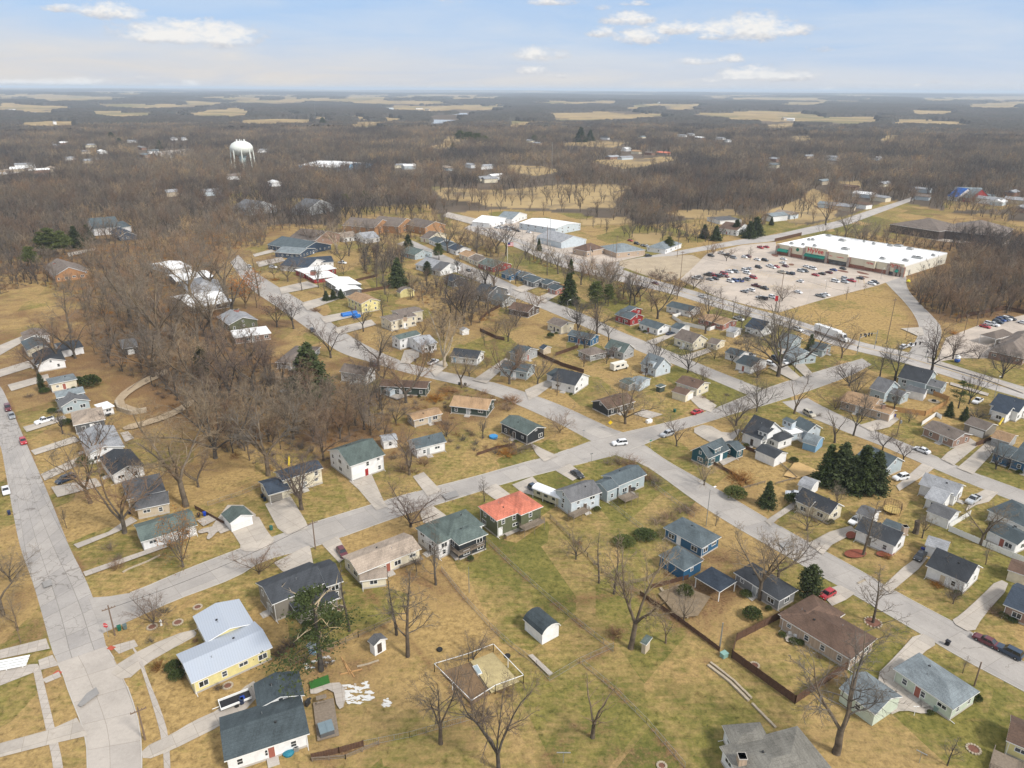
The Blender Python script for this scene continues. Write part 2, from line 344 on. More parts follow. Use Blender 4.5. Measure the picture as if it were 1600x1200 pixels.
def make_ground():
    ang = np.concatenate([np.arange(-46, 46.01, 0.125), np.arange(50, 314, 4.0)])
    rr = [0.0, 12.0]
    while rr[-1] < 42000: rr.append(rr[-1]*(1.0125 if rr[-1] > 60 else 1.06)+0.05)
    rr = np.array(rr); A = np.radians(ang)
    Rg, Ag = np.meshgrid(rr, A, indexing='ij')
    X = Rg*np.sin(Ag); Y = Rg*np.cos(Ag); Z = land_h(X, Y)
    V = np.stack([X.ravel(), Y.ravel(), Z.ravel()], 1)
    nr, na = Rg.shape
    i = np.arange(nr-1)[:, None]*na; j = np.arange(na)[None, :]; jn = (j+1) % na
    Fc = np.stack([(i+j).ravel(), (i+jn).ravel(), (i+na+jn).ravel(), (i+na+j).ravel()], 1)
    m, nt, b = nmat('ground_earth')
    at = N(nt, 'ShaderNodeAttribute', attribute_name='zone'); sep = N(nt, 'ShaderNodeSeparateColor'); nt.links.new(at.outputs['Color'], sep.inputs[0])
    wp = worldpos(nt)
    n1 = noise(nt, wp, 0.045, 5, 0.62, 0.3); n2 = noise(nt, wp, 0.35, 4, 0.65, 0.4); n3 = noise(nt, wp, 2.2, 3, 0.7); n4 = noise(nt, wp, 0.011, 4, 0.6)
    mp = N(nt, 'ShaderNodeMapping'); mp.inputs['Rotation'].default_value = (0, 0, R(35)); mp.inputs['Scale'].default_value = (0.12, 1.1, 1)
    nt.links.new(wp, mp.inputs[0]); n5 = noise(nt, mp.outputs[0], 1.0, 3, 0.6)
    mp2 = N(nt, 'ShaderNodeMapping'); mp2.inputs['Location'].default_value = (317, 91, 40); nt.links.new(wp, mp2.inputs[0])
    n6 = noise(nt, mp2.outputs[0], 0.06, 6, 0.7, 0.6); n7 = noise(nt, mp2.outputs[0], 0.8, 5, 0.75, 0.3)
    k = mth(nt, 'ADD', mth(nt, 'ADD', mth(nt, 'MULTIPLY', n1, 0.42), mth(nt, 'MULTIPLY', n2, 0.34)), mth(nt, 'MULTIPLY', n5, 0.24))
    # each garden is kept differently
    mv = N(nt, 'ShaderNodeMapping'); mv.inputs['Rotation'].default_value = (0, 0, R(-34)); mv.inputs['Scale'].default_value = (0.055, 0.03, 1); nt.links.new(wp, mv.inputs[0])
    lot = N(nt, 'ShaderNodeTexVoronoi', distance='CHEBYCHEV'); lot.inputs['Scale'].default_value = 1.0; lot.inputs['Randomness'].default_value = 0.55; nt.links.new(mv.outputs[0], lot.inputs['Vector'])
    sl = N(nt, 'ShaderNodeSeparateColor'); nt.links.new(lot.outputs['Color'], sl.inputs[0])
    k = mth(nt, 'ADD', k, mth(nt, 'MULTIPLY', mth(nt, 'SUBTRACT', sl.outputs[0], 0.5), 0.24))
    # green against dry grass
    g = mth(nt, 'ADD', sep.outputs[0], mth(nt, 'MULTIPLY', mth(nt, 'SUBTRACT', k, 0.5), 4.2))
    tan = mix(nt, ramp(nt, n7, 0.38, 0.63), (0.225, 0.15, 0.06), (0.43, 0.295, 0.12))
    tan = mix(nt, sep.outputs[2], mix(nt, 0.45, tan, (0.27, 0.20, 0.10)), tan)
    olive = mix(nt, ramp(nt, n7, 0.36, 0.64), (0.10, 0.095, 0.024), (0.245, 0.21, 0.062))
    olive = mix(nt, ramp(nt, n6, 0.45, 0.72), olive, (0.085, 0.095, 0.024))
    c = mix(nt, ramp(nt, g, 0.18, 0.85), tan, olive)
    # leaf litter and bare soil, ragged
    l = mth(nt, 'ADD', sep.outputs[1], mth(nt, 'MULTIPLY', mth(nt, 'SUBTRACT', mth(nt, 'ADD', mth(nt, 'MULTIPLY', n6, 0.6), mth(nt, 'MULTIPLY', n7, 0.4)), 0.5), 3.6))
    lit = mix(nt, ramp(nt, n3, 0.32, 0.68), (0.095, 0.056, 0.03), (0.265, 0.165, 0.085))
    lit = mix(nt, ramp(nt, n1, 0.42, 0.62), lit, mix(nt, 0.5, lit, (0.21, 0.12, 0.05)))
    c = mix(nt, ramp(nt, l, 0.38, 0.80), c, lit)
    # worn and dark specks (molehills, weeds, leaves)
    sp = ramp(nt, n7, 0.30, 0.40, (0.6, 0.56, 0.5, 1), (1, 1, 1, 1)); c = mix(nt, 0.85, c, sp, 'MULTIPLY')
    sp2 = ramp(nt, n3, 0.3, 0.75, (0.84, 0.84, 0.84, 1), (1.14, 1.13, 1.1, 1)); c = mix(nt, 1.0, c, sp2, 'MULTIPLY')
    # far floor: woods and fields
    ff = mix(nt, ramp(nt, n4, 0.35, 0.65), (0.075, 0.058, 0.042), (0.14, 0.108, 0.078))
    fd = mix(nt, ramp(nt, n4, 0.35, 0.65), (0.34, 0.24, 0.11), (0.44, 0.325, 0.165))
    fd = mix(nt, ramp(nt, n2, 0.3, 0.7), fd, mix(nt, 0.5, fd, (0.27, 0.20, 0.10)))
    mh = N(nt, 'ShaderNodeMapping'); mh.inputs['Rotation'].default_value = (0, 0, R(20)); nt.links.new(wp, mh.inputs[0])
    hv = N(nt, 'ShaderNodeTexVoronoi', distance='CHEBYCHEV'); hv.inputs['Scale'].default_value = 0.0045; nt.links.new(mh.outputs[0], hv.inputs['Vector'])   # field by field
    hs = N(nt, 'ShaderNodeSeparateColor'); nt.links.new(hv.outputs['Color'], hs.inputs[0])
    fd = mix(nt, mth(nt, 'MULTIPLY', hs.outputs[0], 0.75), fd, (0.28, 0.20, 0.095)); fd = mix(nt, ramp(nt, hs.outputs[1], 0.78, 0.82), fd, (0.20, 0.17, 0.075))
    fd = mix(nt, ramp(nt, noise(nt, wp, 0.012, 5, 0.7), 0.52, 0.66), fd, (0.14, 0.11, 0.075))
    far = N(nt, 'ShaderNodeAttribute', attribute_name='far'); sf = N(nt, 'ShaderNodeSeparateColor'); nt.links.new(far.outputs['Color'], sf.inputs[0])
    c = mix(nt, sf.outputs[0], c, mix(nt, sf.outputs[1], ff, fd))
    nt.links.new(c, b.inputs['Base Color']); b.inputs['Roughness'].default_value = 0.95; b.inputs['Specular IOR Level'].default_value = 0.1
    bp = N(nt, 'ShaderNodeBump'); bp.inputs['Strength'].default_value = 0.5; bp.inputs['Distance'].default_value = 0.12
    nt.links.new(n7, bp.inputs['Height']); nt.links.new(bp.outputs[0], b.inputs['Normal'])
    me = raw_mesh('ground', V, Fc, m, True)
    U, W = PXN(V); ok = ~np.isnan(U); U = np.nan_to_num(U, nan=-9e3); W = np.nan_to_num(W, nan=-9e3)
    acc = np.zeros((len(V), 3)); wt = np.full(len(V), 0.12)
    base = np.stack([np.full(len(V), 0.40), np.full(len(V), 0.30), np.full(len(V), 0.6)], 1); acc += base*0.12
    for (u, v, ru, rv, g_, l_, d_) in GREEN:
        w = np.exp(-(((U-u)/ru)**2+((W-v)/rv)**2)); acc += w[:, None]*np.array([g_, l_, d_]); wt += w
    z = np.ones((len(V), 4), np.float32); z[:, :3] = acc/wt[:, None]
    nearv = np.hypot(V[:, 0], V[:, 1]) < 420; xy = V[nearv, :2]; dm = np.full(len(xy), 99.0)   # bare strips along the fences
    for ln in LINES:
        Q = [np.array(tuple(G(*p))[:2]) for p in ln]
        for a, b2 in zip(Q[:-1], Q[1:]):
            t = np.clip(((xy-a)@(b2-a))/((b2-a)@(b2-a)), 0, 1); dm = np.minimum(dm, np.hypot(*(xy-(a+t[:, None]*(b2-a))).T))
    z[nearv, 1] += 0.38*np.exp(-(dm/0.7)**2)
    wood = pip_many(U, W, WOOD_FAR) & ~in_any(U, W, CLEAR)
    fl = in_any(*warp(U, W, V[:, 0], V[:, 1]), FIELDS)
    rV = np.hypot(V[:, 0], V[:, 1])
    far = (rV > 900) & ok
    hor = (rV > 7000)
    patch = sines(V[:, 0]+5000, V[:, 1], 2600)*0.8+sines(V[:, 0], V[:, 1]-3000, 900)*0.6
    fl = fl | (hor & (patch > 0.28))
    f = np.ones((len(V), 4), np.float32); f[:, 0] = np.where(far | wood | fl, 1, 0); f[:, 1] = np.where(fl, 1, 0); f[:, 2] = 0
    for nm, arr in (('zone', z), ('far', f)):
        a = me.color_attributes.new(nm, 'FLOAT_COLOR', 'POINT'); a.data.foreach_set('color', arr.ravel())
    o = link(bpy.data.objects.new('ground', me)); o['kind'] = 'structure'; o['label'] = 'grassy ground with dry lawns, leaf litter and far fields'
    return o
make_ground()

# ------------------------------------------------------------------ far woodland canopy (a bare winter forest that reads as one mass)
def make_canopy():
    ang = np.radians(np.arange(-41, 41.01, 0.1)); rr = [2050.0]
    while rr[-1] < 17000: rr.append(rr[-1]*1.0034)
    rr = np.array(rr); Rg, Ag = np.meshgrid(rr, ang, indexing='ij')
    jr = rng.uniform(-0.4, 0.4, Rg.shape); ja = rng.uniform(-0.4, 0.4, Rg.shape)
    Rg = Rg*(1+0.0034*jr); Ag = Ag+R(0.1)*ja
    X = Rg*np.sin(Ag); Y = Rg*np.cos(Ag); Hh = land_h(X, Y)
    U, W = PXN(np.stack([X.ravel(), Y.ravel(), Hh.ravel()], 1))
    hp = 13*F_PX/np.hypot(X.ravel(), Y.ravel()); U, W = warp(U, W, X.ravel(), Y.ravel()); fl = in_any(U, W, FIELDS+WATER) | in_any(U, W-hp*0.5, FIELDS+WATER) | in_any(U, W-hp, FIELDS+WATER)
    patch = sines(X+5000, Y, 2600)*0.8+sines(X, Y-3000, 900)*0.6
    fl = fl.reshape(X.shape) | ((Rg > 7000) & (patch > 0.24))
    r = rng.random(X.shape)
    Z = Hh+np.where(fl, -4.0, 7.5+6.5*r+2.2*sines(X, Y, 160)+2.0*sines(X, Y, 420))
    V = np.stack([X.ravel(), Y.ravel(), Z.ravel()], 1); nr, na = X.shape
    i = np.arange(nr-1)[:, None]*na; j = np.arange(na-1)[None, :]
    Fc = np.stack([(i+j).ravel(), (i+j+1).ravel(), (i+na+j+1).ravel(), (i+na+j).ravel()], 1)
    bad = fl.ravel()[Fc].all(1); Fc = Fc[~bad]
    m, nt, b = nmat('far_wood'); wp = worldpos(nt)
    n1 = noise(nt, wp, 0.004, 4, 0.6); n2 = noise(nt, wp, 0.09, 3, 0.7)
    c = mix(nt, ramp(nt, n2, 0.3, 0.7), (0.042, 0.038, 0.034), (0.115, 0.10, 0.085))
    c = mix(nt, ramp(nt, n1, 0.4, 0.66), c, mix(nt, 0.5, c, (0.055, 0.06, 0.05)))
    nt.links.new(c, b.inputs['Base Color']); b.inputs['Roughness'].default_value = 1.0; b.inputs['Specular IOR Level'].default_value = 0.0
    o = link(bpy.data.objects.new('far_woodland', raw_mesh('far_woodland', V, Fc, m)))
    tag(o, 'bare brown winter forest covering the far hills', None, None, 'stuff')
make_canopy()

# ------------------------------------------------------------------ flat sheets: roads, lots, drives, paths, water
def paving(name, base, old=0.0, joint=6.0, tint=None):
    if name in MC: return MC[name]
    m, nt, b = nmat(name); wp = worldpos(nt)
    uv = N(nt, 'ShaderNodeUVMap').outputs[0]; sx = N(nt, 'ShaderNodeSeparateXYZ'); nt.links.new(uv, sx.inputs[0])
    a = noise(nt, wp, 0.12, 5, 0.65, 0.3); f = noise(nt, wp, 1.7, 4, 0.7)
    k = mth(nt, 'ADD', mth(nt, 'MULTIPLY', a, 0.65), mth(nt, 'MULTIPLY', f, 0.35))
    c = mix(nt, ramp(nt, k, 0.33, 0.68), [x*0.8 for x in base], [min(1, x*1.13) for x in base])
    # slabs of slightly different age
    bk = N(nt, 'ShaderNodeTexBrick'); nt.links.new(uv, bk.inputs['Vector']); bk.offset = 0.0
    bk.inputs['Scale'].default_value = 1.0; bk.inputs['Brick Width'].default_value = joint; bk.inputs['Row Height'].default_value = joint*0.68
    bk.inputs['Mortar Size'].default_value = 0.045+0.05*old; bk.inputs['Mortar Smooth'].default_value = 0.3
    bk.inputs['Color1'].default_value = (0.90, 0.90, 0.91, 1); bk.inputs['Color2'].default_value = (1.05, 1.04, 1.03, 1)
    d = 0.74-0.16*old; bk.inputs['Mortar'].default_value = (d, d*0.98, d*0.95, 1)
    c = mix(nt, 1.0, c, bk.outputs[0], 'MULTIPLY')
    # wandering cracks
    wv = N(nt, 'ShaderNodeMix', data_type='VECTOR'); wv.inputs[0].default_value = 0.12
    nn = N(nt, 'ShaderNodeTexNoise'); nn.inputs['Scale'].default_value = 0.6; nt.links.new(wp, nn.inputs['Vector'])
    ad = N(nt, 'ShaderNodeVectorMath', operation='MULTIPLY_ADD'); nt.links.new(nn.outputs['Color'], ad.inputs[0]); ad.inputs[1].default_value = (3, 3, 0); nt.links.new(wp, ad.inputs[2])
    vo = N(nt, 'ShaderNodeTexVoronoi', feature='DISTANCE_TO_EDGE'); vo.inputs['Scale'].default_value = 0.16+0.12*old; nt.links.new(ad.outputs[0], vo.inputs['Vector'])
    cr = ramp(nt, vo.outputs['Distance'], 0.006, 0.02+0.014*old, (0.62, 0.6, 0.58, 1), (1, 1, 1, 1))
    msk = ramp(nt, noise(nt, wp, 0.05, 2), 0.60-0.26*old, 0.7-0.24*old)
    c = mix(nt, msk, c, mix(nt, 1.0, c, cr, 'MULTIPLY'))
    # faint wheel tracks, oil and stains
    st = ramp(nt, noise(nt, wp, 0.33, 5, 0.7, 1.0), 0.62, 0.75, (1, 1, 1, 1), (0.78, 0.77, 0.75, 1)); c = mix(nt, 0.8, c, st, 'MULTIPLY')
    nt.links.new(c, b.inputs['Base Color']); b.inputs['Roughness'].default_value = 0.85; b.inputs['Specular IOR Level'].default_value = 0.25
    MC[name] = m; return m
def resample(pts, n):
    P = np.array([(p[0], p[1]) for p in pts], float)
    if len(P) > 2:   # soften corners (Chaikin)
        for _ in range(2):
            Q = [P[0]]
            for a, b_ in zip(P[:-1], P[1:]): Q += [a*0.75+b_*0.25, a*0.25+b_*0.75]
            Q.append(P[-1]); P = np.array(Q)
    s = np.concatenate([[0], np.cumsum(np.hypot(*np.diff(P, axis=0).T))]); t = np.linspace(0, s[-1], n)
    return np.stack([np.interp(t, s, P[:, 0]), np.interp(t, s, P[:, 1])], 1), s[-1]
ZN = [0.012]
DRIVES = []
def nextz():
    ZN[0] += 0.004; return ZN[0]
def ribbon(name, e1, e2, m, kerb=True, label=None):
    A = [G(*p) for p in e1]; B = [G(*p) for p in e2]
    _, L = resample(A, 2); n = max(6, int(L/4))
    PA, L = resample(A, n); PB, _ = resample(B, n); z = nextz()
    vs = []; uv = []; K = 5
    for i in range(n):
        w = math.hypot(*(PA[i]-PB[i]))
        for k in range(K):
            t = k/(K-1); q = PA[i]*(1-t)+PB[i]*t; vs.append((q[0], q[1], z)); uv.append((L*i/(n-1), (t-0.5)*w+50*4.08))
    fs = [[i*K+k, i*K+k+1, (i+1)*K+k+1, (i+1)*K+k] for i in range(n-1) for k in range(K-1)]
    me = raw_mesh(name, vs, fs, m); ul = me.uv_layers.new(name='UVMap')
    idx = np.empty(len(me.loops), np.int32); me.loops.foreach_get('vertex_index', idx)
    ul.data.foreach_set('uv', np.array(uv, np.float32)[idx].ravel())
    o = link(bpy.data.objects.new(name, me)); o['kind'] = 'structure'
    if label: o['label'] = label
    return PA, PB
def area(name, px, m, label=None, z=None, kind='structure', uvrot=0.0, soft=0):
    P = np.array([tuple(G(*p))[:2] for p in px]); z = z or nextz()
    for _ in range(soft):
        Q = []
        for a, b_ in zip(P, np.roll(P, -1, 0)): Q += [a*0.75+b_*0.25, a*0.25+b_*0.75]
        P = np.array(Q)
    me = bpy.data.meshes.new(name); me.from_pydata([(p[0], p[1], z) for p in P], [], [list(range(len(P)))]); me.materials.append(m)
    if me.polygons[0].normal.z < 0: me.flip_normals()
    d = P[1]-P[0]; d = d/max(1e-6, np.hypot(*d)); ul = me.uv_layers.new(name='UVMap')
    for lp in me.loops:
        q = P[lp.vertex_index]-P[0]; ul.data[lp.index].uv = (q@d, q@np.array([-d[1], d[0]])+200)
    o = link(bpy.data.objects.new(name, me)); o['kind'] = kind
    if label: o['label'] = label
    return o
RD_OLD = paving('road_old_concrete', (0.35, 0.326, 0.30), 0.65, 5.5); RD_NEW = paving('road_pale_concrete', (0.41, 0.37, 0.325), 0.2, 7.0)
RD = paving('road_concrete', (0.36, 0.333, 0.302), 0.1, 8.0); RD_AV = paving('avenue_concrete', (0.395, 0.365, 0.335), 0.1, 9.0)
LOT = paving('lot_concrete', (0.455, 0.39, 0.325), 0.1, 12.0); DRV = paving('drive_concrete', (0.42, 0.375, 0.32), 0.1, 3.5); WALK = paving('walk_concrete', (0.42, 0.375, 0.325), 0.1, 1.6)
E = {}
E['r1'] = ribbon('road', [(-60,545),(0,600),(12,625),(40,690),(60,735),(85,795),(110,860),(132,900),(152,950),(166,1010)],
                 [(-90,600),(-25,655),(0,688),(10,745),(20,800),(32,860),(50,905),(66,960),(82,1020),(90,1036)], RD_OLD)
E['r1b'] = ribbon('road', [(166,1010),(172,1012),(182,1040),(197,1065),(217,1125),(222,1170),(221,1230),(221,1300)],
                  [(90,1036),(95,1042),(105,1075),(120,1112),(135,1150),(137,1200),(136,1240),(134,1300)], RD_NEW)
R2U = [(138,934),(200,930),(250,907),(315,880),(400,848),(447,831),(482,819),(585,787),(650,768),(750,743),(800,728),(870,709),(920,690)]
R2L = [(160,990),(220,962),(275,937),(325,919),(375,900),(407,876),(482,858),(527,842),(625,806),(727,775),(800,752),(895,728),(955,713)]
E['r2'] = ribbon('road', R2U, R2L, RD)
E['r3'] = ribbon('road', [(918,691),(972,676),(1020,666),(1095,647),(1125,635),(1175,615),(1200,606),(1262,585),(1347,560)],
                 [(953,714),(1007,695),(1050,675),(1105,660),(1150,645),(1200,632),(1275,607),(1325,589),(1362,570)], RD)
E['r4'] = ribbon('road', [(372,398),(397,425),(437,450),(470,470),(500,490),(537,520),(590,550),(650,573),(750,592),(800,606),(875,632),(950,668),(978,677)],
                 [(360,410),(388,450),(425,474),(465,502),(500,527),(530,552),(580,566),(625,580),(675,592),(735,605),(800,628),(875,662),(925,690)], RD)
E['r5'] = ribbon('road', [(985,680),(1007,695),(1040,720),(1117,762),(1200,812),(1267,850),(1347,893),(1400,925),(1485,970),(1520,988),(1600,1035),(1720,1105)],
                 [(925,692),(960,712),(1000,722),(1035,745),(1095,790),(1160,830),(1200,852),(1282,900),(1335,930),(1395,965),(1450,997),(1507,1032),(1600,1080),(1690,1130)], RD)
E['r6'] = ribbon('road', [(640,374),(675,390),(712,407),(750,422),(785,437),(840,464),(912,490),(965,517),(1012,535),(1065,557),(1125,582),(1190,607)],
                 [(620,381),(662,399),(700,420),(737,436),(775,453),(830,475),(882,497),(940,522),(1000,550),(1050,568),(1112,593),(1170,618)], RD)
E['r7'] = ribbon('road', [(1262,622),(1290,638),(1330,657),(1370,675),(1420,695),(1470,717),(1525,740),(1600,767),(1760,828)],
                 [(1222,628),(1245,645),(1282,658),(1325,677),(1370,693),(1435,722),(1537,765),(1600,789),(1740,845)], RD)
E['r8'] = ribbon('road', [(738,349),(800,369),(862,392),(955,415),(1000,431),(1050,445),(1125,466),(1182,484),(1212,491),(1282,512),(1345,536),(1410,548),(1470,565),(1525,582),(1600,605),(1750,650)],
                 [(725,357),(795,381),(862,412),(907,426),(982,443),(1050,459),(1100,475),(1160,492),(1237,513),(1280,532),(1330,547),(1395,562),(1462,582),(1525,602),(1600,623),(1750,668)], RD_AV)
E['r9'] = ribbon('road', [(940,414),(1012,400),(1087,387),(1162,373),(1205,368),(1262,355),(1312,345),(1350,331),(1395,318),(1440,303)],
                 [(960,424),(1025,404),(1087,394),(1162,381),(1205,378),(1262,366),(1318,354),(1360,338),(1400,323),(1444,307)], RD_AV)
E['r10'] = ribbon('road', [(1372,428),(1390,448),(1417,475),(1434,500),(1438,520),(1420,552)], [(1416,428),(1415,450),(1437,475),(1460,497),(1474,516),(1460,560)], RD)
area('parking_lot', [(1062,437),(1105,396),(1160,383),(1212,378),(1216,394),(1300,412),(1410,432),(1372,446),(1290,467),(1218,488),(1180,480),(1120,464)], LOT)
area('parking_lot', [(1478,528),(1540,504),(1575,498),(1600,492),(1720,510),(1700,560),(1500,560),(1462,566)], LOT)
area('parking_lot', [(735,346),(800,340),(840,362),(900,376),(930,392),(1008,394),(1005,400),(940,414),(862,392),(800,370)], LOT)
area('parking_lot', [(1392,352),(1480,362),(1590,378),(1580,386),(1470,377),(1390,362)], LOT)
area('gravel_yard', [(955,410),(1010,402),(1105,397),(1064,436),(1040,440),(1000,428)], simple('gravel', (0.36, 0.29, 0.2), 0.95, 0.22, 0.15), soft=1)
WTR, _nt, _b = nmat('river_water'); _b.inputs['Base Color'].default_value = (0.30, 0.30, 0.29, 1); _b.inputs['Roughness'].default_value = 0.18
for i, w in enumerate(WATER): area('river', w, WTR, 'pale river winding through the far woods', z=1.2, soft=1)

# drives, walks, patios: (name, material key, points)
FLAT = [
 ('d', [(168,1048),(225,1012),(300,982),(310,992),(290,1003),(262,1018),(228,1038),(196,1066)]), ('w', [(174,1010),(210,1000),(216,1010),(186,1022)]),
 ('w', [(206,1008),(220,1026),(232,1062),(252,1110),(264,1150),(268,1230),(258,1230),(254,1158),(238,1100),(222,1050),(214,1026),(206,1012)]),
 ('d', [(221,1170),(268,1148),(300,1128),(345,1108),(395,1062),(402,1072),(400,1098),(342,1136),(310,1152),(270,1172),(224,1190)]),
 ('w', [(50,1038),(62,1038),(72,1080),(86,1138),(100,1200),(104,1260),(88,1260),(84,1200),(72,1140),(58,1078)]),
 ('w', [(0,1044),(54,1038),(56,1050),(0,1072)]), ('w', [(0,1016),(72,998),(78,1014),(0,1030)]), ('w', [(66,1062),(92,1050),(96,1058),(72,1068)]), ('w', [(60,1032),(82,1024),(92,1040),(62,1048)]),
 ('d', [(0,1162),(80,1140),(120,1122),(138,1150),(86,1162),(0,1184)]),
 ('d', [(375,850),(398,820),(360,825),(400,800),(420,835),(432,845),(408,862),(376,862)]), ('d', [(358,824),(397,812),(420,836),(382,862)]),
 ('d', [(414,788),(452,772),(478,815),(482,826),(448,836),(434,826)]), ('d', [(545,752),(580,740),(600,784),(606,792),(588,798),(560,765)]),
 ('d', [(428,880),(470,858),(484,852),(490,884),(450,898),(440,892)]), ('d', [(502,850),(528,838),(545,868),(530,880)]), ('d', [(655,800),(675,790),(700,808),(680,818),(662,818)]),
 ('d', [(645,745),(662,738),(690,768),(668,776),(656,760)]), ('d', [(752,766),(775,756),(800,775),(785,786),(772,780)]), ('d', [(800,758),(832,745),(850,765),(835,775),(815,770)]), ('d', [(868,736),(890,725),(912,742),(895,752)]),
 ('d', [(828,692),(848,702),(872,713),(850,722),(838,710)]), ('p', [(1015,655),(1036,648),(1005,640),(990,648)]), ('d', [(1070,616),(1086,612),(1120,634),(1110,645),(1092,638)]),
 ('d', [(1078,672),(1104,662),(1135,680),(1160,668),(1150,685),(1130,700),(1105,690)]), ('d', [(820,610),(860,592),(866,600),(842,618),(826,626)]),
 ('d', [(1262,850),(1295,832),(1330,822),(1338,832),(1300,852),(1285,868)]), ('d', [(1378,918),(1390,928),(1435,890),(1450,872),(1438,868),(1410,888)]),
 ('d', [(1195,815),(1232,790),(1244,782),(1248,790),(1215,812),(1204,822)]), ('d', [(1484,972),(1520,992),(1535,965),(1580,915),(1560,905),(1530,935),(1500,962)]),
 ('d', [(1280,925),(1312,915),(1336,928),(1322,938),(1300,948)]), ('d', [(1434,987),(1468,1005),(1440,1022),(1398,1070),(1460,1108),(1448,1118),(1410,1110),(1388,1120),(1365,1060),(1400,1025)]),
 ('d', [(1400,760),(1440,725),(1460,732),(1450,740),(1405,768)]), ('d', [(1470,718),(1490,728),(1530,695),(1515,685),(1480,708)]), ('d', [(1495,732),(1520,742),(1548,712),(1560,690),(1545,688),(1515,715)]),
 ('d', [(1342,665),(1375,655),(1396,650),(1405,656),(1390,668),(1362,675)]), ('d', [(1520,775),(1538,766),(1560,770),(1545,785),(1525,790),(1508,800)]),
 ('d', [(400,805),(380,790),(356,790),(332,822),(345,835),(398,815)]),
 ('d', [(60,560),(0,578),(0,590),(58,572)]), ('d', [(0,540),(34,526),(38,534),(0,556)]), ('d', [(12,602),(75,585),(78,594),(18,612)]), ('d', [(36,668),(100,650),(106,656),(42,676)]), ('d', [(48,705),(118,682),(124,690),(55,712)]),
 ('d', [(64,742),(130,712),(136,722),(70,752)]), ('d', [(80,762),(150,748),(160,760),(90,778)]), ('d', [(115,852),(170,832),(205,808),(215,815),(185,832),(122,858)]), ('w', [(130,895),(190,874),(260,850),(262,856),(195,880),(134,902)]),
 ('d', [(436,450),(480,440),(500,448),(440,460)]), ('d', [(470,474),(530,458),(540,464),(480,486)]), ('d', [(500,496),(560,484),(568,492),(508,506)]), ('d', [(520,514),(580,500),(588,508),(530,524)]),
 ('d', [(632,548),(655,545),(655,558),(640,570),(625,568)]), ('d', [(668,575),(695,562),(700,572),(680,590)]), ('d', [(738,595),(790,560),(800,565),(760,600)]),
 ('d', [(800,452),(850,436),(862,442),(815,458)]), ('d', [(838,466),(880,448),(890,452),(850,474)]), ('d', [(1010,534),(1045,522),(1060,522),(1022,540)]), ('d', [(1062,558),(1105,545),(1112,550),(1075,564)]),
 ('d', [(400,410),(440,402),(446,408),(405,418)]), ('d', [(395,398),(425,390),(430,394),(398,402)]), ('d', [(1215,548),(1232,542),(1270,585),(1258,590)]), ('d', [(1200,575),(1225,568),(1250,590),(1240,596)]),
 ('w', [(1450,560),(1530,585),(1600,612),(1600,616),(1530,590),(1450,566)]), ('w', [(1485,598),(1545,616),(1543,620),(1484,602)]), ('d', [(1407,514),(1440,512),(1444,524),(1434,526)]),
 ('w', [(308,830),(340,822),(376,806),(380,812),(342,830),(328,845),(322,843),(328,832),(312,836)]), ('p', [(308,815),(330,805),(342,812),(318,824)]), ('p', [(188,678),(200,675),(210,686),(196,692)]),
 ('p', [(484,1075),(508,1070),(538,1068),(540,1105),(528,1112),(520,1075),(486,1090)]), ('w', [(825,1026),(832,1024),(864,1054),(858,1058)]), ('p', [(1225,992),(1250,988),(1252,1005),(1240,1008),(1228,1004)]),
 ('p', [(780,828),(808,824),(814,830),(792,840)]), ('w', [(700,865),(740,852),(750,862),(712,878)]), ('p', [(1122,722),(1152,712),(1155,717),(1130,729)]), ('p', [(600,618),(625,612),(645,618),(620,626)]),
 ('d', [(740,352),(690,338),(700,332),(760,346)]), ('d', [(240,238),(300,232),(310,240),(250,250)]), ('d', [(0,266),(30,262),(34,270),(0,274)]), ('d', [(32,182),(44,185),(84,204),(76,207),(36,188)]),
 ('d', [(105,396),(150,388),(148,392),(108,402)]), ('w', [(1435,1048),(1455,1040),(1460,1105),(1440,1108)]),
]
for k, px in FLAT:
    DRIVES.append(px)
    area({'d': 'driveway', 'w': 'footpath', 'p': 'patio'}[k], px, {'d': DRV, 'w': WALK, 'p': WALK}[k], soft=(1 if len(px) > 6 else 0))
PTCH = paving('road_patch', (0.29, 0.278, 0.262), 0.1, 9.0)
for px in [[(122,1104),(136,1086),(151,1076),(156,1086),(128,1107)],[(66,912),(80,907),(83,916),(69,921)],[(690,775),(712,768),(718,776),(698,783)],[(1215,850),(1232,845),(1246,856),(1228,862)]]: area('road_patch', px, PTCH)
for px in [(174,1013),(90,1052)]:   # red tactile squares on the kerb ramps
    g = G(*px); m = MB(); m.box(-0.65, 0.65, -0.5, 0.5, 0, 0.012); o = m.build('tactile_pad', simple('tactile_red', (0.38, 0.08, 0.045), 0.8), None)
    o.location = (g.x, g.y, 0.09); o.rotation_euler.z = R(-20); tag(o, 'red tactile pad on the kerb ramp ' + ('east' if px[0] > 100 else 'west') + ' of the old street', 'paving'); o['kind'] = 'structure'
